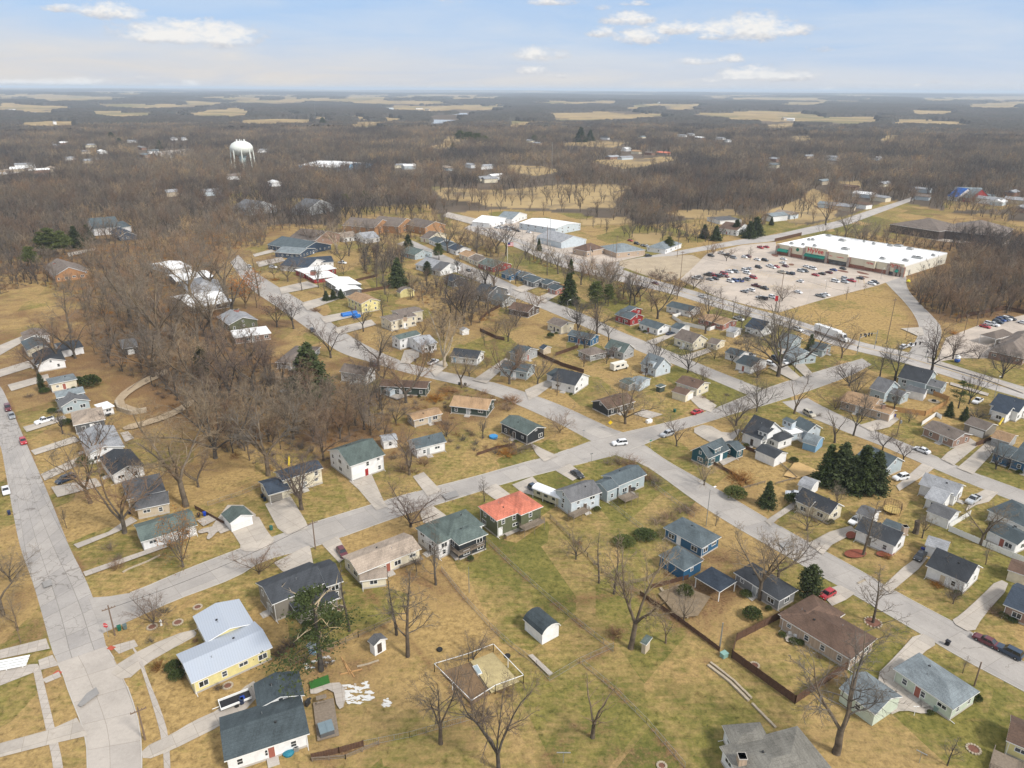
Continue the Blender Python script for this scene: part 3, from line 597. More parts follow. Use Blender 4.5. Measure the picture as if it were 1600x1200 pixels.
# kerbs, broken at the driveways
def kerb(P):
    U, W = PXN(np.c_[P, np.zeros(len(P))]); m = MB(); any_ = False
    for a in range(len(P)-1):
        um, vm = (U[a]+U[a+1])/2, (W[a]+W[a+1])/2
        if in_any(np.array([um]), np.array([vm]), DRIVES)[0]: continue
        p, q = P[a], P[a+1]; d = q-p; L = np.hypot(*d)
        if L < 0.01: continue
        n = np.array([-d[1], d[0]])/L*0.09
        vs = [(*(p-n), 0), (*(q-n), 0), (*(q+n), 0), (*(p+n), 0), (*(p-n), 0.1), (*(q-n), 0.1), (*(q+n), 0.1), (*(p+n), 0.1)]
        m.add(vs, [[0,1,5,4],[1,2,6,5],[2,3,7,6],[3,0,4,7],[4,5,6,7]]); any_ = True
    if any_: m.build('kerb', CONC())['kind'] = 'structure'
for key in ('r1b', 'r2', 'r3', 'r5', 'r7', 'r8', 'r4', 'r6', 'r10'):
    for Pp in E[key]:
        n = len(Pp); s = 2 if key != 'r1b' else 0
        kerb(Pp[s:n-s])

# painted lines and lot islands
PAINT = simple('road_paint', (0.62, 0.60, 0.55), 0.7, 0.2, 1.5); PAINTY = simple('road_paint_yellow', (0.55, 0.36, 0.08), 0.7, 0.2, 1.5)
def stripe(name, a, b_, w, m, z=0.085):
    p, q = Vector(a), Vector(b_); d = (q-p); d.z = 0; n = Vector((-d.y, d.x, 0)).normalized()*w/2
    mb = MB(); mb.add([(p.x-n.x, p.y-n.y, z), (q.x-n.x, q.y-n.y, z), (q.x+n.x, q.y+n.y, z), (p.x+n.x, p.y+n.y, z)], [[0,1,2,3]])
    o = mb.build(name, m); o['kind'] = 'structure'; return o
def multi_stripe(name, segs, w, m, z=0.16):
    mb = MB()
    for a, b_ in segs:
        p, q = Vector(a), Vector(b_); d = (q-p); d.z = 0; n = Vector((-d.y, d.x, 0)).normalized()*w/2
        mb.add([(p.x-n.x, p.y-n.y, z), (q.x-n.x, q.y-n.y, z), (q.x+n.x, q.y+n.y, z), (p.x+n.x, p.y+n.y, z)], [[0,1,2,3]])
    o = mb.build(name, m); o['kind'] = 'structure'; return o
PA, PB = E['r8']; mid = (PA+PB)/2; seg = []
for i in range(2, len(mid)-2):
    d = mid[i+1]-mid[i]; seg.append(((*mid[i], 0), (*(mid[i]+d*0.98), 0)))
multi_stripe('road_marking', seg, 0.3, PAINTY)
seg = []
for t in (0.25, 0.75):
    q = PA*(1-t)+PB*t
    for i in range(2, len(q)-2, 3): seg.append(((*q[i], 0), (*q[i+1], 0)))
multi_stripe('road_marking', seg, 0.2, PAINT)
seg = []
for r0, r1 in (((1075,436),(1140,450)), ((1110,428),(1215,450)), ((1140,418),(1255,440)), ((1165,404),(1290,424)), ((1190,452),(1300,446)), ((1300,436),(1372,442))):
    a, b_ = G(*r0), G(*r1); d = b_-a; L = d.length; d.normalize(); n = Vector((-d.y, d.x, 0))
    for i in range(int(L/2.8)):
        p = a+d*i*2.8; seg.append((tuple(p-n*5), tuple(p+n*5)))
multi_stripe('parking_marking', seg, 0.14, PAINTY)
for i, px in enumerate([[(1232,412),(1240,412),(1241,415),(1233,415)], [(1268,417),(1277,418),(1278,421),(1270,420)], [(1308,421),(1325,424),(1326,427),(1310,424)], [(1338,423),(1358,428),(1357,430),(1340,427)], [(1341,430),(1358,433),(1357,435),(1342,432)], [(1205,396),(1216,398),(1216,402),(1206,400)]]):
    area('planting_island', px, simple('mulch', (0.16, 0.075, 0.05), 0.95, 0.3, 1.0), z=0.1, soft=1)
# ------------------------------------------------------------------ sky, sun, air
SUN_AZ, SUN_EL = R(128), R(44)
world = bpy.data.worlds.new('World'); scene.world = world; world.use_nodes = True
wt_ = world.node_tree; bg = wt_.nodes['Background']
sky = N(wt_, 'ShaderNodeTexSky', sky_type='NISHITA'); sky.sun_disc = False
sky.sun_elevation = SUN_EL; sky.sun_rotation = SUN_AZ; sky.altitude = 200; sky.air_density = 1.0; sky.dust_density = 1.6; sky.ozone_density = 1.6
SKY_STR = 0.10
bg.inputs['Strength'].default_value = SKY_STR
gen = N(wt_, 'ShaderNodeTexCoord').outputs['Generated']
sp = N(wt_, 'ShaderNodeSeparateXYZ'); wt_.links.new(gen, sp.inputs[0])
az = mth(wt_, 'ARCTAN2', sp.outputs[0], sp.outputs[1]); el = mth(wt_, 'ARCSINE', sp.outputs[2])
cv = N(wt_, 'ShaderNodeCombineXYZ'); wt_.links.new(az, cv.inputs[0]); wt_.links.new(el, cv.inputs[1])
def map_noise(sx, sy, det, rough, off=0.0, dist=0.0):
    mp = N(wt_, 'ShaderNodeMapping'); mp.inputs['Scale'].default_value = (sx, sy, 1); mp.inputs['Location'].default_value = (off, off*1.7, 0)
    wt_.links.new(cv.outputs[0], mp.inputs[0]); return noise(wt_, mp.outputs[0], 1.0, det, rough, dist)
puff = map_noise(42, 95, 7, 0.62, 3.1, 0.3); puff2 = map_noise(120, 210, 4, 0.6, 9.0)
# cumulus: where each stands on the sky (read from the photograph), half width, half height, strength
CLOUDS = [(300,46,92,22,1.0),(345,52,40,22,.9),(250,56,45,10,.9),(372,62,22,8,.6),(175,14,42,14,.95),(100,11,26,7,.7),(215,24,22,6,.6),(985,27,40,12,1.),(940,48,24,10,.9),(1000,55,38,14,.95),(1060,41,48,12,1.),(1120,41,36,14,.95),(1180,38,52,24,1.),
 (1225,44,40,12,.9),(1108,56,18,6,.7),(834,82,30,14,.95),(878,84,16,8,.6),(833,108,26,8,.85),(875,118,26,4,.5),(1090,94,34,7,.85),(1142,90,22,8,.8),(1145,115,26,12,.9),(1180,112,36,15,.95),(1230,117,54,9,.9),(1110,125,26,5,.6),
 (1032,117,10,3,.5),(1280,76,18,5,.35),(1290,139,15,6,.9),(1432,132,8,3,.6),(1455,127,16,4,.35),(60,127,60,5,.8),(120,126,46,8,.95),(25,126,26,4,.7),(260,132,22,4,.8),(298,130,16,8,.95),(215,120,30,4,.35),(612,76,26,4,.25),(945,10,14,5,.4),(990,4,22,5,.7),(860,2,40,6,.7),(700,1,20,5,.4)]
dens = None; lum = None
for (u, v, hw, hh, s) in CLOUDS:
    d = ray(u, v).normalized(); a0 = math.atan2(d.x, d.y); e0 = math.asin(d.z); wa = hw*1.25/F_PX*0.92; we = hh*1.3/F_PX*0.95
    x = mth(wt_, 'DIVIDE', mth(wt_, 'SUBTRACT', az, a0), wa); y = mth(wt_, 'DIVIDE', mth(wt_, 'SUBTRACT', el, e0-we*0.35), we)
    yb = mth(wt_, 'MAXIMUM', y, mth(wt_, 'MULTIPLY', y, -2.3))
    q = mth(wt_, 'SUBTRACT', 1.0, mth(wt_, 'ADD', mth(wt_, 'MULTIPLY', x, x), mth(wt_, 'MULTIPLY', yb, yb)))
    q = mth(wt_, 'MULTIPLY', mth(wt_, 'MAXIMUM', q, -1.5), s)
    dens = q if dens is None else mth(wt_, 'MAXIMUM', dens, q)
    sh = mth(wt_, 'MULTIPLY', mth(wt_, 'ADD', y, 0.35), mth(wt_, 'MAXIMUM', q, 0.0))
    lum = sh if lum is None else mth(wt_, 'ADD', lum, sh)
body = mth(wt_, 'ADD', dens, mth(wt_, 'MULTIPLY', mth(wt_, 'SUBTRACT', mth(wt_, 'ADD', mth(wt_, 'MULTIPLY', puff, 0.72), mth(wt_, 'MULTIPLY', puff2, 0.28)), 0.5), 3.4))
alpha = ramp(wt_, body, 0.10, 0.95)
lit = mth(wt_, 'ADD', mth(wt_, 'MULTIPLY', lum, 1.1), mth(wt_, 'MULTIPLY', mth(wt_, 'SUBTRACT', puff2, 0.35), 1.2))
K = 1.0/SKY_STR; J = K/1.8   # J: seen brightness at this exposure
ccol = mix(wt_, ramp(wt_, lit, 0.05, 0.75), (0.52*J, 0.53*J, 0.58*J), (0.90*J, 0.88*J, 0.85*J))
# thin veil of high cloud
v1 = map_noise(5, 38, 6, 0.6, 1.0, 0.8); v2 = map_noise(2.2, 16, 4, 0.6, 6.0, 0.5)
veil = mth(wt_, 'ADD', mth(wt_, 'MULTIPLY', v1, 0.5), mth(wt_, 'MULTIPLY', v2, 0.5))
low = ramp(wt_, el, 0.0, 0.10, (1, 1, 1, 1), (0.0, 0.0, 0.0, 1))
vf = mth(wt_, 'ADD', mth(wt_, 'MULTIPLY', ramp(wt_, veil, 0.36, 0.70), 0.55), mth(wt_, 'MULTIPLY', low, 0.55), clamp=True)
hi = ramp(wt_, el, 0.16, 0.5, (1, 1, 1, 1), (0.3, 0.3, 0.3, 1))
vf = mth(wt_, 'MULTIPLY', vf, hi)
warm = ramp(wt_, mth(wt_, 'ADD', el, mth(wt_, 'MULTIPLY', az, 0.05)), -0.02, 0.055)
vcol = mix(wt_, warm, (0.84*J, 0.74*J, 0.62*J), (0.71*J, 0.75*J, 0.80*J))
skc = mix(wt_, 0.85, sky.outputs[0], (0.345*J, 0.53*J, 0.84*J))
near = mix(wt_, ramp(wt_, el, 0.12, 0.35), skc, sky.outputs[0])
c = mix(wt_, vf, near, vcol)
c = mix(wt_, mth(wt_, 'MULTIPLY', alpha, 0.95), c, ccol)
wt_.links.new(c, bg.inputs['Color'])
# higher up the sky is plain blue behind a thin veil; the cumulus stand low in the north
bg2 = N(wt_, 'ShaderNodeBackground'); bg2.inputs['Strength'].default_value = SKY_STR
wt_.links.new(mix(wt_, 0.66, sky.outputs[0], (0.60*K, 0.605*K, 0.61*K)), bg2.inputs['Color'])
msk = mth(wt_, 'MULTIPLY', mth(wt_, 'LESS_THAN', el, 0.16), mth(wt_, 'LESS_THAN', mth(wt_, 'ABSOLUTE', az), 0.9))
ms = N(wt_, 'ShaderNodeMixShader'); wt_.links.new(msk, ms.inputs[0]); wt_.links.new(bg2.outputs[0], ms.inputs[1]); wt_.links.new(bg.outputs[0], ms.inputs[2])
wt_.links.new(ms.outputs[0], wt_.nodes['World Output'].inputs['Surface'])
world.cycles.sampling_method = 'MANUAL'; world.cycles.sample_map_resolution = 256
sun_d = bpy.data.lights.new('sun', 'SUN'); sun_d.energy = 2.1; sun_d.angle = R(10); sun_d.color = (1.0, 0.955, 0.885)
sun = link(bpy.data.objects.new('sun', sun_d))
sdir = Vector((math.sin(SUN_AZ)*math.cos(SUN_EL), math.cos(SUN_AZ)*math.cos(SUN_EL), math.sin(SUN_EL)))
sun.rotation_euler = sdir.to_track_quat('Z', 'Y').to_euler(); sun.location = (80, -60, 150)
scene.view_settings.view_transform = 'Standard'; scene.view_settings.look = 'None'
scene.view_settings.exposure = 0.9; scene.view_settings.gamma = 1.0
# pale air
mb = MB(); mb.box(-45000, 45000, -45000, 45000, -60, 140)
hm = bpy.data.materials.new('haze_air'); hm.use_nodes = True; hn = hm.node_tree
for n_ in list(hn.nodes):
    if n_.type == 'BSDF_PRINCIPLED': hn.nodes.remove(n_)
pv = N(hn, 'ShaderNodeVolumePrincipled'); pv.inputs['Color'].default_value = (0.74, 0.86, 1.0, 1); pv.inputs['Density'].default_value = 8e-5; pv.inputs['Anisotropy'].default_value = 0.0
hn.links.new(pv.outputs[0], hn.nodes['Material Output'].inputs['Volume'])
if not NOHAZE:
    hz = mb.build('haze', hm); tag(hz, 'pale winter haze in the air over the valley', None, None, 'stuff')
scene.cycles.max_bounces = 4; scene.cycles.diffuse_bounces = 2; scene.cycles.glossy_bounces = 2; scene.cycles.transmission_bounces = 2; scene.cycles.volume_bounces = 0
scene.cycles.transparent_max_bounces = 4
# ------------------------------------------------------------------ plants
def bark(name, a, b_):
    if name in MC: return MC[name]
    m, nt, b = nmat(name); co = coord(nt); f = noise(nt, co, 1.1, 3, 0.6); r = N(nt, 'ShaderNodeObjectInfo').outputs['Random']
    c = mix(nt, ramp(nt, f, 0.3, 0.7), a, b_); w = noise(nt, worldpos(nt), 0.007, 4, 0.65)   # stands of one kind grow together
    c = mix(nt, ramp(nt, w, 0.40, 0.62), mix(nt, 1.0, c, (0.58, 0.59, 0.64), 'MULTIPLY'), mix(nt, 1.0, c, (1.5, 1.36, 1.12), 'MULTIPLY'))
    hv = N(nt, 'ShaderNodeHueSaturation'); nt.links.new(c, hv.inputs['Color']); nt.links.new(mth(nt, 'ADD', mth(nt, 'MULTIPLY', r, 0.45), 0.78), hv.inputs['Value'])
    nt.links.new(mth(nt, 'ADD', mth(nt, 'MULTIPLY', r, 0.6), 0.68), hv.inputs['Saturation'])
    nt.links.new(hv.outputs[0], b.inputs['Base Color']); b.inputs['Roughness'].default_value = 0.95; b.inputs['Specular IOR Level'].default_value = 0.1
    MC[name] = m; return m
BARK = bark('bark_grey', (0.06, 0.051, 0.043), (0.155, 0.133, 0.11))
TWIG = bark('twig_brown', (0.108, 0.094, 0.08), (0.205, 0.182, 0.155))
TWIGR = bark('twig_reddish', (0.12, 0.09, 0.074), (0.215, 0.165, 0.132))
BARKP = bark('bark_pale', (0.28, 0.24, 0.18), (0.46, 0.41, 0.33)); TWIGP = bark('twig_tan', (0.20, 0.162, 0.118), (0.32, 0.265, 0.20))
LEAFB = bark('leaf_rust', (0.17, 0.065, 0.028), (0.34, 0.15, 0.05)); LEAFO = bark('leaf_orange', (0.17, 0.095, 0.045), (0.29, 0.17, 0.085))
def needle(name, a, b_):
    if name in MC: return MC[name]
    m, nt, b = nmat(name); f = noise(nt, coord(nt), 0.9, 4, 0.65); g = noise(nt, coord(nt), 6.0, 2, 0.6); r = N(nt, 'ShaderNodeObjectInfo').outputs['Random']
    c = mix(nt, ramp(nt, mth(nt, 'ADD', mth(nt, 'MULTIPLY', f, 0.6), mth(nt, 'MULTIPLY', g, 0.4)), 0.35, 0.66), a, b_)
    hv = N(nt, 'ShaderNodeHueSaturation'); nt.links.new(c, hv.inputs['Color']); nt.links.new(mth(nt, 'ADD', mth(nt, 'MULTIPLY', r, 0.4), 0.8), hv.inputs['Value'])
    nt.links.new(hv.outputs[0], b.inputs['Base Color']); b.inputs['Roughness'].default_value = 0.9; b.inputs['Specular IOR Level'].default_value = 0.15
    MC[name] = m; return m
NEEDLE = needle('needles_green', (0.028, 0.042, 0.013), (0.085, 0.105, 0.034)); NEEDLEB = needle('needles_dark', (0.026, 0.037, 0.015), (0.082, 0.098, 0.038)); NEEDLEY = needle('needles_olive', (0.045, 0.058, 0.016), (0.12, 0.135, 0.04))

class TB:
    """collects tapered limbs quickly"""
    def __init__(s): s.V = []; s.F = []
    def limb(s, pts, rad, n):
        o = len(s.V); L = len(pts)
        for i in range(L):
            p = pts[i]; d = pts[min(i+1, L-1)]-pts[max(i-1, 0)]; d.normalize()
            a = d.orthogonal(); a.normalize(); b = d.cross(a)
            if i == L-1 and n == 3: s.V.append(p); break
            for k in range(n):
                t = 6.28318*k/n; s.V.append(p+(a*math.cos(t)+b*math.sin(t))*rad[i])
        if n == 3:
            for i in range(L-2):
                for k in range(3):
                    a0, a1, b0, b1 = o+i*3+k, o+i*3+(k+1) % 3, o+(i+1)*3+k, o+(i+1)*3+(k+1) % 3
                    s.F += [(a0, a1, b1), (a0, b1, b0)]
            t = o+(L-1)*3
            for k in range(3): s.F.append((o+(L-2)*3+k, o+(L-2)*3+(k+1) % 3, t))
        else:
            for i in range(L-1):
                for k in range(n):
                    a0, a1, b0, b1 = o+i*n+k, o+i*n+(k+1) % n, o+(i+1)*n+k, o+(i+1)*n+(k+1) % n
                    s.F += [(a0, a1, b1), (a0, b1, b0)]
    def leaf(s, p, u, w, sz):
        o = len(s.V); s.V += [p-w*sz*0.5, p+w*sz*0.5, p+u*sz]; s.F.append((o, o+1, o+2))
    def mesh(s, name, mat): return raw_mesh(name, [tuple(v) for v in s.V], s.F, mat)
def bare_tree(seed, H, spread=0.9, leaders=5, fork=0.25, dens=1.0, tw=1.0, excurrent=False, stub=False, lod=0, leaf=0, lean=0.0):
    """trunk and crown (and leaves) of a leafless broad tree, base at the origin"""
    rn = random.Random(seed); tr = TB(); cr = TB(); lf = TB()
    rv = lambda: Vector((rn.gauss(0, 1), rn.gauss(0, 1), rn.gauss(0, 1)))
    def path(p, d, L, n, wob, up):
        pts = [p.copy()]; d = d.normalized()
        for i in range(n):
            d = (d+rv()*wob+Vector((0, 0, up))).normalized(); p = p+d*(L/n); pts.append(p.copy())
        return pts, d
    nlev = 4 if lod == 0 else 3
    def side(d, ang):
        a = d.orthogonal().normalized(); a.rotate(Matrix.Rotation(rn.uniform(0, 6.283), 3, d)); return (d*math.cos(ang)+a*math.sin(ang)).normalized()
    def grow(p, d, L, r, lev):
        n = {1: 5, 2: 4, 3: 3, 4: 1}[lev]; pts, dd = path(p, d, L, n, {1: 0.14, 2: 0.2, 3: 0.24, 4: 0.1}[lev], {1: 0.10, 2: 0.05, 3: 0.03, 4: 0.02}[lev])
        rad = [r*(1-0.78*(i/n)) for i in range(n+1)]
        sides = {1: 5, 2: 4, 3: 3, 4: 3}[lev] if lod == 0 else 3
        (tr if lev == 1 else cr).limb(pts, rad, sides)
        if lev >= nlev:
            return
        if stub and lev >= 2 and rn.random() < 0.5: return
        k = {1: 9, 2: 8, 3: 8}[lev] if lod == 0 else ({1: 5, 2: 6}[lev] if lod == 1 else {1: 4, 2: 4}[lev])
        k = max(2, int(k*dens+rn.random()))
        for i in range(k):
            t = 0.22+0.78*(i+rn.random())/k; t = min(t, 0.999); x = t*n; j = min(int(x), n-1); q = pts[j].lerp(pts[j+1], x-j)
            dl = (pts[j+1]-pts[j]).normalized(); l = L*rn.uniform(0.36, 0.62)*(1.05-0.45*t)
            grow(q, side(dl, rn.uniform(0.45, 1.0)), l, max(0.016*tw, rad[j]*(0.5 if lev == 1 else 0.55)), lev+1)
        if leaf and lev >= 2:
            for i in range(leaf):
                q = pts[-1]+rv()*L*0.35; w = rv().normalized(); lf.leaf(q, rv().normalized(), w, rn.uniform(0.18, 0.4)*H/12)
    r0 = H*0.021*(1.15 if not excurrent else 0.9); hf = H*fork
    base_d = Vector((lean, lean*0.4, 1)).normalized()
    if excurrent:
        pts, _ = path(Vector((0, 0, -0.3)), base_d, H*0.96, 9, 0.035, 0.1); rad = [r0*(1-0.93*i/9) for i in range(10)]; tr.limb(pts, rad, 7 if lod == 0 else 3)
        k = int((20 if lod == 0 else 10)*dens)
        for i in range(k):
            t = fork+(0.98-fork)*(i+rn.random())/k; x = t*9; j = min(int(x), 8); q = pts[j].lerp(pts[j+1], x-j)
            L = H*spread*0.42*(1.12-t)*rn.uniform(0.75, 1.2); d = side(Vector((0, 0, 1)), rn.uniform(0.7, 1.1)); grow(q, d, L, rad[j]*0.42, 2)
    else:
        pts, d = path(Vector((0, 0, -0.3)), base_d, hf, 3, 0.05, 0.1); rad = [r0*1.25, r0*1.0, r0*0.92, r0*0.86]; tr.limb(pts, rad, 8 if lod == 0 else 4)
        a0 = rn.uniform(0, 6.28)
        for i in range(leaders):
            a = a0+6.283*i/leaders+rn.uniform(-0.4, 0.4); tilt = spread*rn.uniform(0.45, 1.0) if i else spread*0.2
            d2 = Vector((math.cos(a)*math.sin(tilt), math.sin(a)*math.sin(tilt), math.cos(tilt)))+base_d*0.15
            grow(pts[-1]-Vector((0, 0, rn.uniform(0, hf*0.25))), d2, (H-hf)*rn.uniform(0.78, 1.0)/max(0.62, math.cos(tilt*0.72)), r0*rn.uniform(0.5, 0.68), 1)
    return tr, cr, lf
def shrub_mesh(seed, H, W, n, mat, tw=1.0):
    rn = random.Random(seed); t = TB()
    for i in range(n):
        a = rn.uniform(0, 6.28); k = rn.random()**0.6; d = Vector((math.cos(a)*k*W*0.6, math.sin(a)*k*W*0.6, H*rn.uniform(0.6, 1.0)*(1.05-0.45*k)))
        p = Vector((math.cos(a)*k*W*0.22, math.sin(a)*k*W*0.22, -0.1)); q = p+d*0.5+Vector((rn.gauss(0, .1), rn.gauss(0, .1), 0))*W; e = p+d
        t.limb([p, q, e], [0.022*tw, 0.016*tw, 0.008*tw], 3)
        for j in range(7):
            s = rn.uniform(0.25, 1); b = (p.lerp(q, s*2) if s < 0.5 else q.lerp(e, s*2-1)); f = b+Vector((rn.gauss(0, 1), rn.gauss(0, 1), rn.uniform(0.1, 1.3)))*H*0.13
            t.limb([b, f], [0.011*tw, 0.006*tw], 3)
    return t
def conifer(seed, H, W, kind='spruce', dens=1.0):
    """trunk and needle crown"""
    rn = random.Random(seed); tr = TB(); cr = TB()
    tr.limb([Vector((0, 0, -0.3)), Vector((0, 0, H*0.5)), Vector((rn.gauss(0, .1), 0, H*0.97))], [H*0.018+0.05, H*0.012, 0.02], 6)
    rv = lambda: Vector((rn.gauss(0, 1), rn.gauss(0, 1), rn.gauss(0, 1)))
    if kind in ('spruce', 'cedar'):
        lev = int((16 if kind == 'spruce' else 20)*min(1.2, max(0.6, H/9)))
        for i in range(lev):
            t = (i+0.5)/lev; z = H*(0.05+0.93*t); prof = (1-t)**0.85 if kind == 'spruce' else min(1, (1-t)*2.2)**0.7
            rad = W*prof*rn.uniform(0.9, 1.1)+0.12; nb = max(4, int(11*dens*(0.35+rad/W)))
            for k in range(nb):
                a = rn.uniform(0, 6.283); L = rad*rn.uniform(0.62, 1.12); dr = -0.18 if kind == 'spruce' else 0.5
                e = Vector((math.cos(a)*L, math.sin(a)*L, z+dr*L+rn.gauss(0, .1)*H*0.05)); c0 = Vector((0, 0, z))
                if i % 2 == 0 and k % 3 == 0: tr.limb([c0, e*0.9+c0*0.1], [0.03+H*0.002, 0.012], 3)
                m = int(15*dens)
                for j in range(m):
                    s = 0.25+0.75*(j+rn.random())/m; p = c0.lerp(e, s)+rv()*W*0.05; d = (e-c0).normalized()
                    side = d.cross(Vector((0, 0, 1))).normalized()*rn.choice((-1, 1)); u = (d*0.7+side*rn.uniform(0.2, 1.1)+Vector((0, 0, rn.uniform(-0.5, 0.25)))).normalized()
                    cr.leaf(p, u, u.cross(rv()).normalized(), rn.uniform(0.24, 0.46)*(0.55+W*0.18))
    elif kind == 'pine':
        for i in range(int(34*dens) if dens > .7 else 17):
            t = 0.3+0.7*rn.random()**0.85; z = H*t; a = rn.uniform(0, 6.283); L = W*rn.uniform(0.5, 1.1)*(1.0-0.62*max(0, (t-0.45)/0.55))
            c0 = Vector((0, 0, z*0.97)); e = Vector((math.cos(a)*L, math.sin(a)*L, z+L*rn.uniform(-0.08, 0.28))); mid = c0.lerp(e, 0.5)+rv()*0.2
            tr.limb([c0, mid, e], [0.07, 0.05, 0.02], 3)
            for c in range(5):
                q = c0.lerp(e, rn.uniform(0.42 if dens > .7 else .62, 1.05))+rv()*L*0.11; s0 = L*rn.uniform(0.10, 0.2)+0.22
                for j in range(int(34*dens) if dens > .7 else 60):
                    dv = rv(); dv.z *= 0.45 if dens > .7 else .26; p = q+dv*s0*0.85; u = (rv()+Vector((0, 0, 0.5))).normalized(); cr.leaf(p, u, u.cross(rv()).normalized(), rn.uniform(0.22, 0.42)*(1 if dens > .7 else .62))
    else:   # rounded evergreen shrub: a shell of small sprays over an uneven body
        lob = [(rv().normalized(), rn.uniform(0.8, 1.15)) for _ in range(9)]
        for j in range(int(1700*dens)):
            d = rv().normalized(); d.z = abs(d.z)*1.0-0.15; k = 1.0
            for ld, s in lob: k += 0.10*(s-0.95)*6*max(0, d.dot(ld)-0.55)
            rr_ = rn.random()**0.35*k; p = Vector((d.x*W*rr_, d.y*W*rr_, H*0.42+d.z*H*0.58*rr_)); u = (d+rv()*0.6).normalized(); cr.leaf(p, u, u.cross(rv()).normalized(), rn.uniform(0.12, 0.26)*(0.6+0.2*W))
    return tr, cr

def proto(name, cat, parts):
    """a plant kept ready to copy: [(part name, mesh)]"""
    return (name, cat, parts)
def stand(pr, px, top=None, h=None, h0=12.0, rz=None, sc=None, loc=None, sxy=None):
    """plant a copy of a ready plant at a place on the map"""
    name, cat, parts = pr; g = loc if loc is not None else G(*px)
    h = h if h is not None else height_from(px[0], px[1], top)
    k = h/h0; e = empty(name, (g.x, g.y, 0), random.uniform(0, 6.28) if rz is None else rz); e.scale = ((sxy or 1)*k, (sxy or 1)*k, k); e['category'] = cat
    for pn, me in parts: link(bpy.data.objects.new(pn, me), e)
    return e
P0 = []
SPEC = [dict(seed=1, spread=.95, leaders=5, fork=.24), dict(seed=2, spread=.8, leaders=4, fork=.3), dict(seed=3, spread=1.05, leaders=6, fork=.18), dict(seed=4, spread=.7, leaders=4, fork=.2), dict(seed=5, spread=.9, leaders=3, fork=.28, lean=.12), dict(seed=6, spread=.75, leaders=5, fork=.33)]
for i, s in enumerate(SPEC):
    t, c, _ = bare_tree(H=12.0, **s); P0.append(proto('bare_tree', 'tree', [('trunk', t.mesh('trunk', BARK)), ('crown', c.mesh('crown', TWIG if i % 3 else TWIGR))]))
t, c, _ = bare_tree(11, 12.0, .9, 3, .22, excurrent=True); P_EX = proto('bare_tree', 'tree', [('trunk', t.mesh('trunk', BARK)), ('crown', c.mesh('crown', TWIG))])
t, c, _ = bare_tree(12, 12.0, .35, 3, .3, excurrent=True, dens=.8); P_SLIM = proto('bare_tree', 'tree', [('trunk', t.mesh('trunk', BARK)), ('crown', c.mesh('crown', TWIG))])
t, c, _ = bare_tree(13, 12.0, .85, 3, .26, dens=.55, stub=True, lean=.06); P_STUB = proto('pollarded_tree', 'tree', [('trunk', t.mesh('trunk', BARK)), ('crown', c.mesh('crown', TWIGR))])
t, c, _ = bare_tree(14, 12.0, .8, 4, .22); P_PALE = proto('sycamore_tree', 'tree', [('trunk', t.mesh('trunk', BARKP)), ('crown', c.mesh('crown', TWIGP))])
t, c, _ = bare_tree(15, 12.0, 1.05, 6, .12); P_LOW = proto('small_bare_tree', 'tree', [('trunk', t.mesh('trunk', BARK)), ('crown', c.mesh('crown', TWIGR))])
t, c, _ = bare_tree(16, 12.0, 1.0, 5, .2); P_TAN = proto('bare_tree', 'tree', [('trunk', t.mesh('trunk', BARK)), ('crown', c.mesh('crown', TWIGP))])
t, c, l = bare_tree(17, 12.0, .8, 4, .2, leaf=5); P_RUST = proto('brown_leaved_oak', 'tree', [('trunk', t.mesh('trunk', BARK)), ('crown', c.mesh('crown', TWIG)), ('dry_foliage', l.mesh('dry_foliage', LEAFB))])
t, c, l = bare_tree(18, 12.0, 1.0, 6, .15, leaf=3); P_ORNG = proto('brown_leaved_oak', 'tree', [('trunk', t.mesh('trunk', BARK)), ('crown', c.mesh('crown', TWIG)), ('dry_foliage', l.mesh('dry_foliage', LEAFO))])
CON = {}
for key, (sd, H, W, kd, mt) in dict(spruce=(21, 12, 3.4, 'spruce', NEEDLE), spruce2=(22, 12, 4.2, 'spruce', NEEDLEB), cedar=(23, 12, 2.9, 'cedar', NEEDLEB), pine=(24, 12, 4.0, 'pine', NEEDLE), pine2=(25, 12, 3.6, 'pine', NEEDLEY), column=(26, 12, 1.9, 'cedar', NEEDLEB)).items():
    t, c = conifer(sd, H, W, kd, 1.5 if key.startswith('spruce') else (0.6 if key == 'pine' else 1.2)); CON[key] = proto({'s': 'spruce_tree', 'c': 'cedar_tree', 'p': 'pine_tree'}[key[0]], 'tree', [('trunk', t.mesh('trunk', BARK)), ('crown', c.mesh('crown', mt))])
_, c = conifer(27, 2.0, 1.4, 'bush', 1.0); BUSH = proto('evergreen_shrub', 'shrub', [('foliage', c.mesh('foliage', NEEDLE))])
_, c = conifer(28, 2.0, 1.4, 'bush', 1.0); BUSHY = proto('evergreen_shrub', 'shrub', [('foliage', c.mesh('foliage', NEEDLEY))])
SH = proto('bare_shrub', 'shrub', [('stems', shrub_mesh(31, 2.0, 2.2, 46, TWIG).mesh('stems', TWIG))])
SHR = proto('bare_shrub', 'shrub', [('stems', shrub_mesh(32, 2.0, 2.4, 60, TWIGR).mesh('stems', TWIGR))])
SHO = proto('bare_shrub', 'shrub', [('stems', shrub_mesh(33, 2.0, 2.6, 80, LEAFO, 1.5).mesh('stems', LEAFO))])

